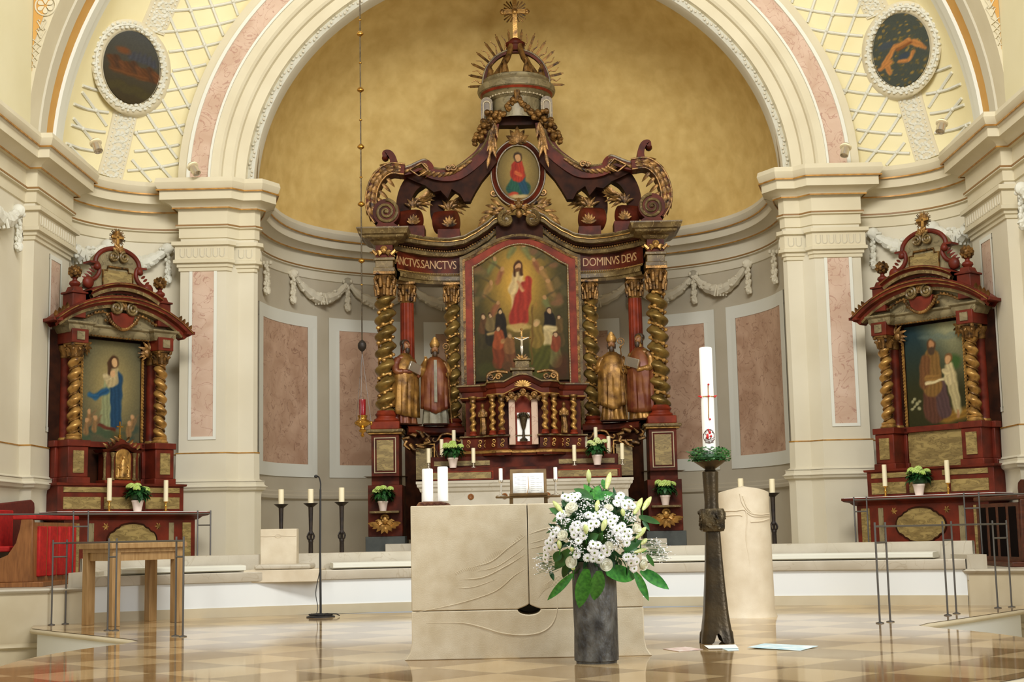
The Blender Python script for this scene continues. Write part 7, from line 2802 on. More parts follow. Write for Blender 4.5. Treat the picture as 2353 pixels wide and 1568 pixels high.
def oncandle(px, py):
    p = at(px, py, py0 - 0.045)
    cxp = 1616 + (py - 800) * 0.08
    a = max(-1.2, min(1.2, (px - (1631.5 + (py - 900) * 0.02)) / 15.0))
    th = math.asin(max(-0.99, min(0.99, a)))
    return (px0 + (CRD + 0.002) * math.sin(th), py0 - (CRD + 0.002) * math.cos(th), p[2])


cr = MB().tube([oncandle(1632, y) for y in (886, 910, 935, 962)], 0.0035, 6).tube([oncandle(x, 911) for x in (1620, 1627, 1633, 1640, 1645)], 0.0035, 6).build('gold_cross', 'goldb', PC)
for x, y in ((1632.5, 884), (1618, 912), (1632.5, 911), (1646, 911), (1634.5, 964)):
    c = Vector(oncandle(x, y))
    nrm = Vector((c.x - px0, c.y - py0, 0)).normalized()
    c = c + nrm * 0.006
    MB().ball(c, 0.008, 10, 8).build('wax_nail', 'redwax', cr)
for s_ in (-1, 1):
    MB().tube([(px0 + s_ * (CRD + 0.002), py0 - 0.012, at(1632, 911, py0)[2]), (px0 + s_ * (CRD + 0.022), py0 - 0.014, at(1632, 911, py0)[2])], [0.006, 0.003], 6).build('wax_nail', 'redwax', cr)
em = MB()
for k in range(30):
    a, r = k * 2.4, 13 * math.sqrt((k + 0.5) / 30)
    c = oncandle(1632.5 + r * math.cos(a), 1003 + 1.25 * r * math.sin(a))
    if r > 10 or k % 3 == 0:
        em.ball(c, (0.004, 0.004, 0.0045), 6, 4)
em.tube([oncandle(1632.5 + 12 * math.cos(2 * PI * i / 30), 1003 + 16 * math.sin(2 * PI * i / 30)) for i in range(30)], 0.002, 5, closed=True)
for y in (1010, 1014, 1018):
    em.tube([oncandle(x, y + 0.02 * (x - 1632) ** 2 * -1) for x in (1624, 1628, 1633, 1638, 1642)], 0.0025, 5)
em.build('round_emblem', 'walnut', PC)
mb = MB()
for (x, y, rx, rz) in ((1629, 1003, 0.010, 0.02), (1634, 994, 0.010, 0.012), (1631, 988, 0.007, 0.008), (1637, 1003, 0.007, 0.010)):
    c = oncandle(x, y)
    mb.ball(c, (rx, 0.006, rz), 10, 7)
mb.build('red_dove', 'redwax', PC)
WR = thing('leaf_wreath', 'green box-leaf wreath in the bowl around the tall candle', 'wreath', (px0, py0, 1.297))
rnd = random.Random(8)
mb = MB()
for k in range(700):
    a = rnd.uniform(0, 2 * PI)
    r = rnd.uniform(0.055, 0.15)
    z = 1.297 + rnd.uniform(-0.01, 0.095) * math.sqrt(max(0, 1 - ((r - 0.09) / 0.075) ** 2))
    b = (px0 + r * math.cos(a), py0 + r * math.sin(a), z)
    a2 = rnd.uniform(0, 2 * PI)
    leaf_pts(mb, b, (math.cos(a2), math.sin(a2), rnd.uniform(-0.2, 0.9)), (rnd.uniform(-0.4, 0.4), rnd.uniform(-1, 0), 1), rnd.uniform(0.018, 0.03), 0.014, 0.2, 3, 2, 0.1)
mb.build('leaves', 'leaf', WR)
mb = MB().tube([(px0 + 0.095 * math.cos(2 * PI * i / 30), py0 + 0.095 * math.sin(2 * PI * i / 30), 1.32) for i in range(30)], 0.024, 8, closed=True)
mb.build('ring', 'leafd', WR)

# sheets of paper before the stand
for nm, pts, m, lab in (('paper_sheet', [(1523, 1492), (1575, 1487), (1616, 1493), (1560, 1498)], 'paperp', 'small printed card on the floor left of the bronze stand'), ('paper_sheet', [(1618, 1484), (1690, 1482), (1697, 1490), (1628, 1491)], 'paper', 'white sheet on the floor at the foot of the bronze stand'), ('paper_sheet', [(1660, 1492), (1695, 1490), (1698, 1495), (1672, 1496)], 'paperb', 'narrow greenish slip lying under the white sheet'), ('paper_sheet', [(1717, 1490), (1757, 1482), (1880, 1487), (1838, 1496)], 'paperb', 'pale blue folded leaflet on the floor right of the bronze stand')):
    z = 0.002 if m != 'paper' else 0.006
    q = [on(x, y, z) for x, y in pts]
    mb = MB().prismz([(p[0], p[1]) for p in q], z - 0.001, z + 0.001)
    if pts[0][0] == 1717:
        mb.warp(lambda x, y, zz: (x, y, zz + 0.014 * max(0, 1 - abs(y - q[0][1] - 0.15) / 0.25)))
    tag(mb.build(nm, m, None, origin=tuple(np.mean(q, axis=0)), smooth=0), lab, 'paper')

# ================================================================== STAND, TABLE, RAILINGS
mp = on(737, 1419, 0.0)
mx, my = mp[0], mp[1]
MS = thing('microphone_stand', 'slim black microphone stand with gooseneck on the marble floor', 'microphone', (mx, my, 0))
MB().lathe([(0.0, 0), (0.145, 0.0), (0.145, 0.01), (0.12, 0.018), (0.03, 0.022), (0.02, 0.03), (0.0, 0.03)], mx, my, 0, 32).build('base', 'blackpl', MS, smooth=30)
zz = at(737, 1125, my)[2]
MB().tube([(mx, my, 0.02), (mx - 0.005, my, 0.7), (mx, my, zz)], [0.012, 0.011, 0.010], 8).build('pole', 'blackpl', MS)
MB().tube(bez([(mx, my, zz), (mx + 0.002, my, zz + 0.06), (mx - 0.012, my - 0.01, zz + 0.12), (mx - 0.03, my - 0.03, zz + 0.135)], 14), 0.007, 8).build('gooseneck', 'blackpl', MS)
MB().ball((mx - 0.04, my - 0.04, zz + 0.132), (0.02, 0.02, 0.017), 10, 8).build('microphone', 'blackpl', MS)
mb = MB().tube(bez([(mx - 0.012, my, 0.45), (mx - 0.05, my, 0.25), (mx - 0.03, my, 0.1), (mx - 0.04, my - 0.05, 0.025)], 16), 0.004, 6)
mb.tube([(mx + (0.10 + 0.02 * math.sin(i * 0.9)) * math.cos(i * 0.42), my + (0.10 + 0.015 * math.cos(i)) * math.sin(i * 0.42), 0.028 + 0.004 * math.sin(i * 2.0)) for i in range(46)] + [(mx + 0.16, my, 0.03), (mx + 0.19, my + 0.02, 0.012)], 0.006, 6)
mb.build('cable', 'blackpl', MS)

CT = thing('credence_table', 'light oak side table with square legs behind the left railing', 'table', (-3.895, 14.36, 0), math.radians(48))
for s_ in (-1, 1):
    for t_ in (-1, 1):
        MB().box(s_ * 0.355 - 0.045, s_ * 0.355 + 0.045, t_ * 0.225 - 0.045, t_ * 0.225 + 0.045, 0, 0.70).build('leg', 'oak', CT, origin=(0, 0, 0), bevel=0.004)
    MB().box(s_ * 0.36 - 0.015, s_ * 0.36 + 0.015, -0.18, 0.18, 0.62, 0.72).build('apron', 'oak', CT, origin=(0, 0, 0))
    MB().box(-0.31, 0.31, s_ * 0.235 - 0.015, s_ * 0.235 + 0.015, 0.62, 0.72).build('apron', 'oak', CT, origin=(0, 0, 0))
MB().box(-0.43, 0.43, -0.30, 0.30, 0.735, 0.79).build('top', 'oak', CT, origin=(0, 0, 0), bevel=0.008)
MB().box(-0.40, 0.40, -0.27, 0.27, 0.70, 0.735).build('frame', 'oak', CT, origin=(0, 0, 0))


def railing(label, feet, ztop, drop, r=0.0088):
    """feet: pairs of (x,y,z); posts run past the handrail, a rung joins each pair"""
    o0 = feet[0][0]
    T = thing('metal_railing', label, 'railing', o0)
    line = [p for pr in feet for p in pr]
    for pr in feet:
        for p in pr:
            q = MB().tube([p, (p[0], p[1], ztop + 0.035)], r, 8).build('post', 'steel', T)
            MB().lathe([(0, 0), (0.035, 0), (0.035, 0.006), (0.014, 0.012)], p[0], p[1], p[2], 14).build('foot_plate', 'steel', q)
        MB().tube([(pr[0][0], pr[0][1], ztop - drop), (pr[1][0], pr[1][1], ztop - drop)], r * 0.95, 8).build('rung', 'steel', T)
    MB().tube([(p[0], p[1], ztop) for p in line], r, 8).build('handrail', 'steel', T)
    return T


def G0(px, py):
    p = on(px, py, 0.0)
    return (p[0], p[1], 0.0)


railing('front left steel railing standing on the curved floor edge', [(G0(118, 1437), G0(150, 1435)), (G0(247, 1450), G0(265, 1450)), (G0(403, 1463), G0(420, 1464))], 0.80, 0.135)
railing('front right steel railing standing on the curved floor edge', [(G0(2022, 1433), G0(2046, 1430)), (G0(2178, 1415), G0(2198, 1411)), (G0(2293, 1398), G0(2325, 1396))], 0.80, 0.135)
railing('rear left steel railing in front of the left side altar', [((-5.6, 14.25, ZU), (-5.48, 14.35, ZU)), ((-4.74, 15.13, ZU), (-4.62, 15.25, ZU)), ((-3.70, 16.3, ZU), (-3.58, 16.42, ZU))], 1.10, 0.13)
railing('rear right steel railing in front of the right side altar', [((3.70, 16.3, ZU), (3.82, 16.2, ZU)), ((4.62, 15.25, ZU), (4.74, 15.13, ZU)), ((5.48, 14.35, ZU), (5.6, 14.25, ZU))], 1.10, 0.13)

# presider's seat of stone built into the bench
SS = thing('stone_chair', 'pale stone chair with square back set into the curved bench', 'chair', (-2.58, 15.5, 0.345))
MB().box(-2.98, -2.18, 15.28, 15.80, 0.345, 0.475).build('base', 'ambo', SS, bevel=0.006)
bkr = MB().box(-2.885, -2.49, 15.72, 15.88, 0.47, 0.905).build('backrest', 'ambo', SS, bevel=0.008)
mb = MB().tube([(-2.88 + 0.385 * i / 30, 15.718, 0.83 - 0.004 * math.sin(i * 0.3)) for i in range(31)], 0.004, 5)
mb.tube([(-2.69 + 0.035 * math.cos(2 * PI * i / 16), 15.718, 0.83 + 0.018 * math.sin(2 * PI * i / 16)) for i in range(16)], 0.003, 5, closed=True)
mb.build('engraved_mark', 'ambo', bkr)
MB().box(-2.875, -2.28, 15.31, 15.70, 0.478, 0.53).build('cushion', 'stone', SS, bevel=0.018)

# ================================================================== CHOIR STALLS
def stall(sx, label):
    T = thing('choir_stall', label, 'pew', (sx * 5.3, 15.4, ZU))

    def m_(mb):
        return mb if sx < 0 else mb.warp(lambda x, y, z: (-x, y, z))
    red = sx < 0
    prof = [(-5.52, ZU + 0.05), (-5.52, ZU + 0.20), (-5.44, ZU + 0.29), (-5.34, ZU + 0.33), (-5.26, ZU + 0.45), (-5.22, ZU + 0.60), (-5.21, ZU + 0.69), (-5.09, ZU + 0.69), (-5.08, ZU + 0.05)]
    m_(MB().prism(prof, 14.90, 14.97)).build('end_panel', 'oakd' if red else 'walnut', T, bevel=0.006)
    m_(MB().hexa([(-5.12, 14.95, ZU + 0.05), (-5.08, 14.95, ZU + 0.05), (-4.99, 16.05, ZU + 0.05), (-5.03, 16.05, ZU + 0.05), (-5.12, 14.95, ZU + 0.66), (-5.08, 14.95, ZU + 0.66), (-4.99, 16.05, ZU + 0.66), (-5.03, 16.05, ZU + 0.66)])).build('desk_front', 'oakd' if red else 'walnut', T)
    m_(MB().hexa([(-5.30, 14.9, ZU + 0.69), (-5.06, 14.9, ZU + 0.69), (-4.97, 16.08, ZU + 0.69), (-5.2, 16.08, ZU + 0.69), (-5.30, 14.9, ZU + 0.735), (-5.06, 14.9, ZU + 0.735), (-4.97, 16.08, ZU + 0.735), (-5.2, 16.08, ZU + 0.735)])).build('desk_top', 'redcl' if red else 'walnut', T, bevel=0.012)
    for k in range(4):
        t0, t1 = (k + 0.08) / 4, (k + 0.80) / 4
        y0, y1 = 14.99 + 1.04 * t0, 14.99 + 1.04 * t1
        x0, x1 = -5.078 + 0.085 * t0, -5.078 + 0.085 * t1
        e = 0.03 if red else 0.004
        q = MB().hexa([(x0 - 0.01, y0, ZU + 0.10), (x0 + e, y0, ZU + 0.10), (x1 + e, y1, ZU + 0.10), (x1 - 0.01, y1, ZU + 0.10), (x0 - 0.01, y0, ZU + 0.62), (x0 + e, y0, ZU + 0.62), (x1 + e, y1, ZU + 0.62), (x1 - 0.01, y1, ZU + 0.62)])
        m_(q).build('padded_panel' if red else 'shade_black_panel', 'redcl' if red else 'black', T, bevel=0.012 if red else 0)  # on the right, flush black slabs stand in for shade in the desk openings
    m_(MB().box(-5.6, -4.95, 14.85, 16.1, ZU, ZU + 0.05)).build('podium', 'oakd' if red else 'walnut', T, bevel=0.006)
    m_(MB().box(-5.58, -5.36, 15.0, 16.0, ZU + 0.36, ZU + 0.42)).build('seat', 'redcl', T, bevel=0.015)
    bkp = [(15.0, ZU + 0.36), (15.0, ZU + 0.84)] + [(15.05 + 0.0, ZU + 0.86), (16.15, ZU + 0.93), (16.24, ZU + 0.90), (16.26, ZU + 0.84), (16.2, ZU + 0.36)]
    mb = MB().prism([(y, z) for y, z in bkp], 0, 0.05)
    mb.warp(lambda a, b, c: (-5.53 - b, a, c))
    b_ = m_(mb).build('backrest', 'maroon' if red else 'walnut', T, bevel=0.012)
    if red:
        q = MB().box(-5.53, -5.50, 15.05, 15.5, ZU + 0.40, ZU + 0.80)
        q.build('back_cushion', 'redcl', b_, bevel=0.012)
    return T


stall(-1, 'choir stall with red padded desk front and light wood end, left')
stall(1, 'dark walnut choir stall with desk openings painted shade-black, right')

# ================================================================== CANDLES
def onplane(px, py, cx, cy, rot, yl):
    c = np.array([cx - math.sin(rot) * yl, cy + math.cos(rot) * yl, 0])
    nrm = np.array([-math.sin(rot), math.cos(rot), 0])
    r = ray(px, py)
    t = ((c - np.array([0, 0, 0])) @ nrm) / (r @ nrm)
    return r * t


def candlestick(label, loc, hs, hc, rc, mm, group, wax='wax', style=0):
    T = thing('candlestick', label, 'candlestick', loc, 0, group)
    x, y, z = loc
    if style == 0:
        MB().lathe([(0, 0), (0.042, 0), (0.042, 0.006), (0.014, 0.016), (0.012, hs * 0.4), (0.02, hs * 0.5), (0.012, hs * 0.6), (0.012, hs * 0.85), (0.03, hs * 0.96), (0.032, hs), (0, hs)], x, y, z, 16).build('stick', mm, T)
    else:
        MB().lathe([(0, 0), (0.10, 0), (0.10, 0.012), (0.04, 0.03), (0.034, 0.06), (0.03, 0.12), (0.027, hs * 0.45), (0.032, hs * 0.47), (0.024, hs * 0.49)], x, y, z, 18).build('foot', mm, T)
        for k in range(4):
            a = PI / 4 + k * PI / 2
            MB().tube([(x + r * math.cos(a), y + r * math.sin(a), z + hs * 0.47 + h) for r, h in ((0.018, 0.0), (0.05, 0.035), (0.055, 0.06), (0.045, 0.085), (0.018, 0.12))], 0.007, 6).build('cage_bar', mm, T)
        MB().lathe([(0.018, hs * 0.47), (0.018, hs * 0.55), (0.03, hs * 0.58), (0.022, hs * 0.62), (0.028, hs * 0.9), (0.03, hs * 0.95), (0.085, hs), (0.09, hs + 0.005), (0.03, hs + 0.005), (0, hs + 0.005)], x, y, z, 20).build('stem', mm, T)
    MB().lathe([(0, hs), (rc, hs), (rc, hs + hc - 0.004), (rc * 0.8, hs + hc), (0, hs + hc - 0.003)], x, y, z, 16).build('candle', wax, T)
    return T


G_ = 'candles on the high altar'
for px, pt, pb, y, zb, lab in (
        (985, 1031, 1064, 19.50, 1.70, 'candlestick at the far left end of the high altar step'),
        (1015, 1010, 1046, 19.84, 1.86, 'candlestick left behind the left hydrangea on the high altar'),
        (1043, 989, 1020, 19.95, 1.86, 'tallest candlestick behind the left hydrangea on the high altar'),
        (1064, 1008, 1046, 19.84, 1.86, 'candlestick right behind the left hydrangea on the high altar'),
        (1088, 1030, 1064, 19.50, 1.70, 'candlestick right of the left hydrangea, low on the altar step'),
        (1320, 1023, 1060, 19.50, 1.70, 'candlestick left of the right hydrangea, low on the altar step'),
        (1346, 1003, 1040, 19.84, 1.86, 'candlestick left behind the right hydrangea on the high altar'),
        (1369, 982, 1015, 19.95, 1.86, 'tallest candlestick behind the right hydrangea on the high altar'),
        (1399, 1003, 1040, 19.84, 1.86, 'candlestick right behind the right hydrangea on the high altar'),
        (1430, 1019, 1056, 19.50, 1.70, 'candlestick at the far right end of the high altar step')):
    p = at(px, pb, y)
    candlestick(lab, (p[0], y, zb), max(0.03, p[2] - zb), at(px, pt, y)[2] - p[2], 0.027, 'silver', G_)
for px, py, zt_, lab in ((646, 1160, 1125, 'iron floor candlestick behind the stone seat back'), (714, 1158, 1124, 'middle iron floor candlestick left of the high altar'), (785, 1155, 1121, 'iron floor candlestick nearest the high altar on the left'), (1703, 1137, 1100, 'iron floor candlestick hidden behind the white lectern, candle tip showing'), (1775, 1134, 1101, 'iron floor candlestick right beside the white lectern')):
    p = at(px, py, 17.4)
    candlestick(lab, (p[0], 17.4, ZU), p[2] - ZU, at(px, zt_, 17.4)[2] - p[2], 0.034, 'iron', 'tall iron candlesticks on the upper floor', style=1)
for rot, cx, px, pb, pt, lab in ((49, -4.8, 251, 1151, 1099, 'brass candlestick left of the hydrangea on the left side altar'), (49, -4.8, 381, 1153, 1104, 'brass candlestick right of the hydrangea on the left side altar'), (-49, 4.8, 2034, 1118, 1068, 'brass candlestick left of the hydrangea on the right side altar'), (-49, 4.8, 2178, 1110, 1058, 'brass candlestick right of the hydrangea on the right side altar')):
    r_ = math.radians(rot)
    p = onplane(px, pb, cx, 17.2, r_, -0.12)
    q = onplane(px, pt, cx, 17.2, r_, -0.12)
    p[2] += EYE
    q[2] += EYE
    candlestick(lab, (p[0], p[1], 1.155), max(0.03, p[2] - 1.155), q[2] - p[2], 0.028, 'brass', 'candles on the side altars')
# ================================================================== POTTED HYDRANGEAS
def hydrangea(label, loc, seed, petal='hydr'):
    T = thing('potted_hydrangea', label, 'potted plant', loc, 0, 'hydrangeas in pale pots')
    rnd = random.Random(seed)
    mb = MB().lathe([(0, 0), (0.045, 0), (0.066, 0.11), (0.072, 0.115), (0.072, 0.135), (0.064, 0.135), (0.06, 0.11), (0, 0.108)], 0, 0, 0, 24)
    mb.build('pot', 'pot', T, origin=(0, 0, 0), smooth=40)
    mb = MB()
    for k in range(110):
        a, e = rnd.uniform(0, 2 * PI), rnd.uniform(-0.35, 1.1)
        r = rnd.uniform(0.06, 0.12)
        b = (r * math.cos(a) * math.cos(e), r * math.sin(a) * math.cos(e), 0.21 + 0.09 * math.sin(e))
        leaf_pts(mb, b, (math.cos(a), math.sin(a), rnd.uniform(-0.7, 0.6)), (0.3 * math.cos(a), 0.3 * math.sin(a), 1), rnd.uniform(0.06, 0.10), 0.05, 0.5, 4, 2, 0.1)
    mb.ball((0, 0, 0.19), (0.085, 0.085, 0.075), 12, 8)
    mb.build('foliage', 'leafd', T, origin=(0, 0, 0))
    for k in range(8):
        a = k * 0.785 + 0.2
        r = 0.105 if k < 7 else 0.0
        if k >= 4:
            r *= 0.85
        c = Vector((r * math.cos(a), r * math.sin(a) - 0.02, 0.285 + rnd.uniform(-0.03, 0.025) + (0.03 if k == 7 else 0)))
        mb = MB()
        R = rnd.uniform(0.038, 0.048)
        for j in range(34):
            b, e = j * 2.4, math.asin(-0.35 + 1.35 * j / 33)
            d = Vector((math.cos(b) * math.cos(e), math.sin(b) * math.cos(e), math.sin(e) * 0.8))
            p = c + d * R
            for q in range(4):
                u = d.orthogonal().normalized()
                u.rotate(Matrix.Rotation(q * PI / 2 + j, 3, d))
                mb.ball(p + u * 0.006, (0.0075, 0.0075, 0.006), 5, 3)
        mb.build('blossom', petal, T, origin=(0, 0, 0))
    return T


for px, pb, y, z, pet, lab in ((1041, 1085, 19.42, 1.70, 'hydr', 'hydrangea in a pale pot left on the high altar, among candles'), (1373, 1079, 19.42, 1.70, 'hydrw', 'cream-green hydrangea in a pale pot right on the high altar, among candles'), (880, 1174, 19.68, 1.145, 'hydr', 'hydrangea in a pale pot on the bracket of the left column pedestal'), (1529, 1158, 19.68, 1.145, 'hydr', 'hydrangea in a pale pot on the bracket of the right column pedestal')):
    hydrangea(lab, (at(px, pb, y)[0], y, z), px, pet)
for rot, cx, px, pb, lab in ((49, -4.8, 316, 1167, 'lime-green hydrangea in a pale pot on the left side altar'), (-49, 4.8, 2112, 1129, 'lime-green hydrangea in a pale pot on the right side altar')):
    p = onplane(px, pb, cx, 17.2, math.radians(rot), -0.13)
    hydrangea(lab, (p[0], p[1], 1.155), px, 'hydr')

# ================================================================== VASE AND BOUQUET
VD = 9.09
vx = at(1371, 1520, VD)[0]
VS = thing('flower_vase', 'tall dark grey rough cylinder vase in front of the stone altar', 'vase', (vx, VD, 0))
rnd = random.Random(13)
prof = [(0.125, 0.0), (0.127, 0.012), (0.137, 0.016), (0.138, 0.04), (0.136, 0.2), (0.138, 0.4), (0.137, 0.58), (0.14, 0.62), (0.13, 0.62), (0.127, 0.5), (0.0, 0.48)]
rows = []
for r, z in prof:
    rows.append([(vx + (r + (0.002 * math.sin(5 * a + z * 9) if 0.03 < z < 0.6 else 0)) * math.cos(a), VD + r * math.sin(a), z) for a in [2 * PI * i / 44 for i in range(44)]])
MB().grid(rows, 44, len(rows), True).build('body', 'vase', VS, smooth=50)
BQ = thing('flower_bouquet', 'big bouquet of white daisies, roses and lily buds in the dark vase', 'bouquet', (vx, VD, 0.62))
BC = at(1368, 1225, VD)


def zp(zx, zy, extra=0.0):
    """measured bouquet spot: pushed towards the viewer on the rounded front of the bunch"""
    px, py = 1220 + zx * 0.2232, 1050 + zy * 0.2232
    u, v = (px - 1370) / 135.0, (py - 1232) / 120.0
    b = math.sqrt(max(0.0, 1 - min(1.0, u * u + v * v)))
    return Vector(at(px, py, VD - 0.27 * b - extra)), Vector((u * 0.8, -0.35 - b, -v * 0.8)).normalized()


def orient(nrm):
    return nrm.to_track_quat('Z', 'Y').to_matrix()


def place(mb, s0, p, nrm, spin=0.0, sc=1.0):
    R_ = orient(nrm)
    rz = Matrix.Rotation(spin, 3, 'Z')
    for i in range(s0, len(mb.v)):
        q = R_ @ (rz @ (Vector(mb.v[i]) * sc))
        mb.v[i] = tuple(q + p)


# one daisy, copied
mb = MB()
for ring_, (L, zz, n) in enumerate(((0.0225, 0.0, 14), (0.019, 0.003, 11))):
    for k in range(n):
        a = 2 * PI * k / n + 0.2 * ring_
        rows = []
        for t in (0.15, 0.5, 0.85, 1.0):
            w = 0.0042 * (0.6, 1.0, 0.9, 0.3)[(0.15, 0.5, 0.85, 1.0).index(t)]
            r = L * t
            rows.append([(r * math.cos(a) - s_ * w * math.sin(a), r * math.sin(a) + s_ * w * math.cos(a), zz + 0.004 * t - 0.004 * t * t + (0.001 if s_ == 0 else 0)) for s_ in (-1, 0, 1)])
        mb.grid(rows, 3, 4)
mb.cur = 1
mb.ball((0, 0, 0.004), (0.0055, 0.0055, 0.0035), 10, 6)
dz = mb.build('white_daisy', ['petal', 'disk'], BQ, origin=(0, 0, 0))
spots = [(690, 910), (615, 945), (750, 945), (655, 990), (725, 1015), (640, 1050), (580, 1040), (782, 985), (640, 900), (740, 625), (690, 590), (810, 600), (645, 615), (820, 670), (840, 705), (770, 575), (672, 688), (620, 690), (490, 755), (540, 815), (490, 865), (445, 805), (430, 750), (480, 690), (550, 715), (612, 735), (452, 705), (965, 770), (910, 740), (1012, 770), (895, 815), (955, 822), (1003, 822), (985, 885), (940, 715), (880, 760), (900, 430), (945, 462), (880, 480), (925, 398), (1010, 470), (960, 505), (1045, 505), (420, 398), (460, 425), (388, 425), (350, 412), (430, 455), (480, 398), (172, 890), (150, 960), (160, 1012), (190, 940), (152, 1055), (205, 860), (232, 800), (262, 762), (300, 612), (325, 582), (250, 930), (1000, 1030), (1050, 1030), (1085, 1080), (1060, 1152), (1030, 1092), (975, 1035), (470, 1010), (700, 1060), (860, 640), (590, 600)]
rnd = random.Random(17)
bq0 = Vector(BQ.location)
for i, (zx, zy) in enumerate(spots):
    o = dz if i == 0 else dz.copy()
    if i:
        COL.objects.link(o)
    p, nrm = zp(zx, zy, 0.02)
    nrm = (nrm + Vector((rnd.uniform(-.3, .3), 0, rnd.uniform(-.2, .4)))).normalized()
    o.parent = BQ
    o.location = p - bq0
    o.rotation_euler = (orient(nrm) @ Matrix.Rotation(rnd.uniform(0, 6), 3, 'Z')).to_euler()
    s_ = rnd.uniform(1.05, 1.35)
    o.scale = (s_, s_, s_)
# roses
for zx, zy, r in ((420, 530, 62), (328, 812, 52), (418, 1085, 56), (775, 1112, 60), (1152, 1115, 56), (1090, 748, 52), (800, 530, 44), (802, 920, 44), (385, 590, 34)):
    p, nrm = zp(zx, zy, 0.015)
    nrm = (nrm + Vector((0, 0, 0.35))).normalized()
    mb = MB()
    R = r * 0.00062
    rr = random.Random(zx)
    for ring_ in range(4):
        n = (3, 4, 5, 6)[ring_]
        for k in range(n):
            a = 2 * PI * k / n + ring_ * 0.7
            ra = R * (0.22, 0.48, 0.74, 0.95)[ring_]
            h = R * (0.95, 0.85, 0.6, 0.3)[ring_]
            rows = []
            for t in (0, 0.4, 0.75, 1.0):
                row = []
                for j in range(6):
                    b = a + (j / 5 - 0.5) * (2.6, 2.0, 1.7, 1.4)[ring_]
                    q = ra * (0.55 + 0.45 * t + (0.14 * t * t * ring_ / 3))
                    row.append((q * math.cos(b), q * math.sin(b), -R * 0.45 + (h + R * 0.45) * t - 0.1 * R * abs(j - 2.5) * t))
                rows.append(row)
            mb.grid(rows, 6, 4)
            rows = [[(x * 0.95, y * 0.95, z) for x, y, z in reversed(row)] for row in rows]
            mb.grid(rows, 6, 4)
    mb.ball((0, 0, -R * 0.1), (R * 0.7, R * 0.7, R * 0.6), 10, 7)
    place(mb, 0, p, nrm, rr.uniform(0, 6))
    mb.build('white_rose', 'rosep', BQ)
# lily buds
for a_, b_, w in (((593, 130), (597, 270), 1.0), ((818, 160), (775, 335), 1.1), ((693, 445), (673, 560), 1.0), ((225, 455), (332, 582), 1.0), ((1145, 425), (1062, 592), 1.15), ((1238, 412), (1148, 552), 1.1), ((560, 695), (572, 795), 1.0), ((772, 640), (733, 765), 1.05), ((1185, 725), (1080, 842), 1.1), ((288, 855), (298, 948), 0.9), ((1196, 845), (1130, 902), 0.9), ((940, 535), (952, 612), 0.9), ((1190, 950), (1060, 985), 0.8), ((415, 930), (430, 975), 0.8), ((430, 1130), (440, 1165), 0.8)):
    p1, n1 = zp(*a_, 0.03)
    p0, n0 = zp(*b_, 0.03)
    mb = MB()
    pts = [tuple(p0.lerp(p1, t)) for t in (0, 0.12, 0.3, 0.5, 0.7, 0.86, 0.96, 1.0)]
    mb.tube(pts, [0.005 * w, 0.010 * w, 0.0145 * w, 0.0165 * w, 0.015 * w, 0.010 * w, 0.005 * w, 0.002], 12)
    for k in range(len(mb.v)):
        pass
    bud = mb.build('lily_bud', 'lily', BQ)
    MB().tube([tuple(p0), tuple(p0 + Vector((0, 0.08, -0.06)))], 0.004, 6).build('stem', 'leafb', bud)
# broad leaves
for a_, b_, w, m in (((560, 1150), (500, 1568), 0.105, 'leafb'), ((690, 1170), (655, 1490), 0.10, 'leafb'), ((430, 1210), (165, 1478), 0.055, 'leafb'), ((770, 1190), (1090, 1230), 0.12, 'leafb'), ((1130, 1170), (1418, 1355), 0.085, 'leafb'), ((1070, 1190), (1218, 1480), 0.06, 'leafb'), ((1190, 1010), (1275, 1130), 0.035, 'leaf'), ((1110, 620), (1340, 682), 0.05, 'leaf'), ((340, 610), (190, 525), 0.05, 'leaf'), ((660, 440), (545, 270), 0.055, 'leafb'), ((660, 440), (700, 290), 0.06, 'leafb'), ((650, 440), (400, 365), 0.05, 'leaf'), ((660, 430), (850, 370), 0.06, 'leafb'), ((600, 400), (440, 320), 0.05, 'leaf'), ((800, 400), (1070, 440), 0.04, 'leaf'), ((760, 330), (740, 225), 0.04, 'leafb'), ((400, 960), (240, 1160), 0.08, 'leaf'), ((400, 1050), (330, 1260), 0.06, 'leaf'), ((300, 980), (240, 1080), 0.06, 'leaf'), ((960, 960), (1140, 860), 0.06, 'leaf'), ((960, 990), (1195, 960), 0.05, 'leafb'), ((600, 860), (690, 800), 0.06, 'leaf'), ((690, 860), (740, 790), 0.05, 'leaf'), ((1150, 660), (1225, 760), 0.03, 'leaf'), ((230, 650), (290, 640), 0.05, 'leaf'), ((200, 1180), (235, 1270), 0.03, 'leaf')):
    p0, n0 = zp(*a_, -0.01)
    p1, n1 = zp(*b_, 0.17 if b_[1] > 1300 and 400 < b_[0] < 1000 else 0.03)
    if b_[1] > 1300 and 400 < b_[0] < 1000:
        p0 = p0 + Vector((0, -0.13, 0))
    mb = MB()
    d = p1 - p0
    leaf_pts(mb, p0, d, (0.15, -1, 0.35), d.length * 1.02, w, 0.06, 9, 4, 0.12)
    mb.build('leaf', m, BQ)
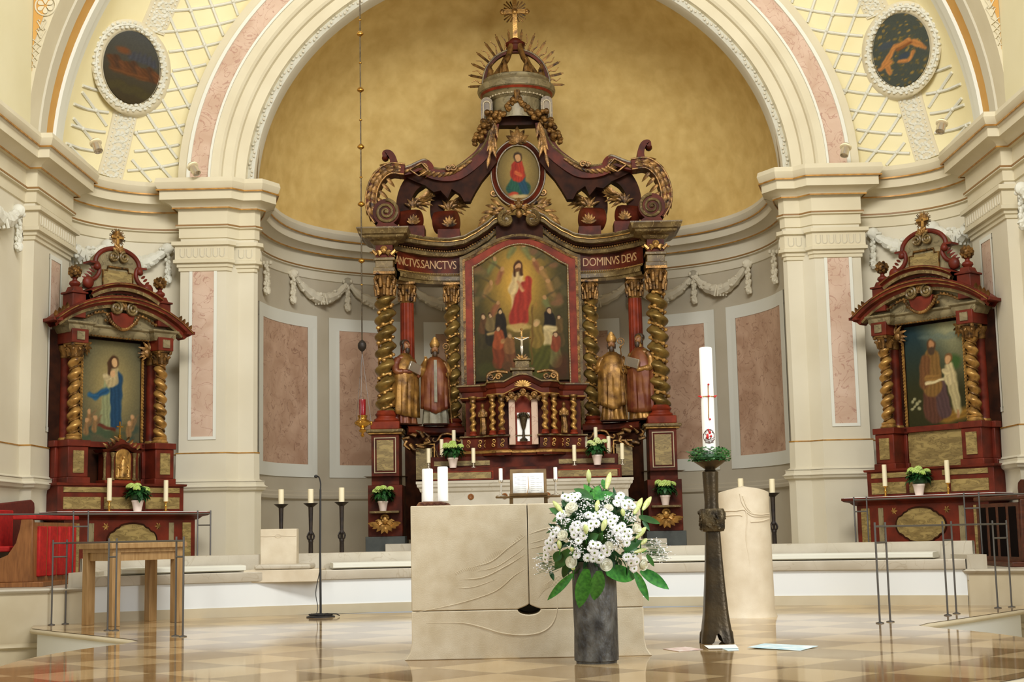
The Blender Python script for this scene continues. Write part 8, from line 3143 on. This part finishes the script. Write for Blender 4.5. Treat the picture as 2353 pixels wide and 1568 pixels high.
# dark greenery filling the bunch
mb = MB()
rnd = random.Random(23)
for k in range(330):
    a, e = rnd.uniform(0, 2 * PI), rnd.uniform(-PI / 2 * 0.75, PI / 2)
    d = Vector((math.cos(a) * math.cos(e), math.sin(a) * math.cos(e), math.sin(e)))
    r = rnd.uniform(0.55, 0.88)
    b = Vector((BC[0], VD, BC[2] - 0.01)) + Vector((d.x * 0.31 * r, d.y * 0.24 * r, d.z * 0.29 * r))
    leaf_pts(mb, b, d + Vector((rnd.uniform(-.6, .6), rnd.uniform(-.6, .6), rnd.uniform(-.3, .6))), (d.x, d.y - 0.3, d.z + 0.4), rnd.uniform(0.05, 0.10), 0.028, 0.3, 4, 2, 0.1)
gr = mb.build('greenery', 'leafd', BQ)
gr['kind'] = 'stuff'
mb = MB().lathe([(0.03, 0.45), (0.09, 0.62), (0.12, 0.72), (0.19, 0.80), (0.20, 0.9), (0.16, 1.0), (0.0, 1.03)], vx, VD, 0, 16)
mb.build('stems', 'leafd', BQ)
# gypsophila: a mist of tiny white flowers on hair-thin stems
mb = MB()
rnd = random.Random(29)
st_ = MB()
for zx, zy, sx_, sy_, n in ((560, 480, 90, 60, 60), (350, 660, 90, 70, 70), (530, 610, 80, 50, 40), (1000, 600, 70, 60, 50), (880, 890, 80, 90, 80), (820, 790, 70, 50, 40), (480, 970, 70, 60, 60), (420, 900, 60, 50, 30), (1340, 990, 110, 90, 110), (1280, 880, 60, 50, 40), (90, 1090, 60, 110, 60), (180, 1150, 50, 70, 30), (700, 510, 80, 40, 30), (230, 740, 50, 40, 30), (1090, 1000, 80, 30, 20), (780, 450, 60, 50, 30), (1050, 640, 60, 40, 30)):
    c0, _ = zp(zx, zy, 0.0)
    for k in range(n):
        p, nn_ = zp(rnd.gauss(zx, sx_ * 0.5), rnd.gauss(zy, sy_ * 0.5), rnd.uniform(0.0, 0.05))
        r = rnd.uniform(0.0032, 0.0055)
        mb.ball(p, (r, r, r * 0.8), 6, 4)
        if k % 2 == 0:
            q = Vector((p.x * 0.8 + BC[0] * 0.2, p.y + 0.03, p.z * 0.85 + (BC[2] - 0.1) * 0.15))
            st_.tube([tuple(p), tuple(q)], 0.0011, 4)
gy = mb.build('gypsophila', 'petal', BQ)
gy['kind'] = 'stuff'
sg = st_.build('gypsophila_stems', 'leaf', BQ)
sg['kind'] = 'stuff'
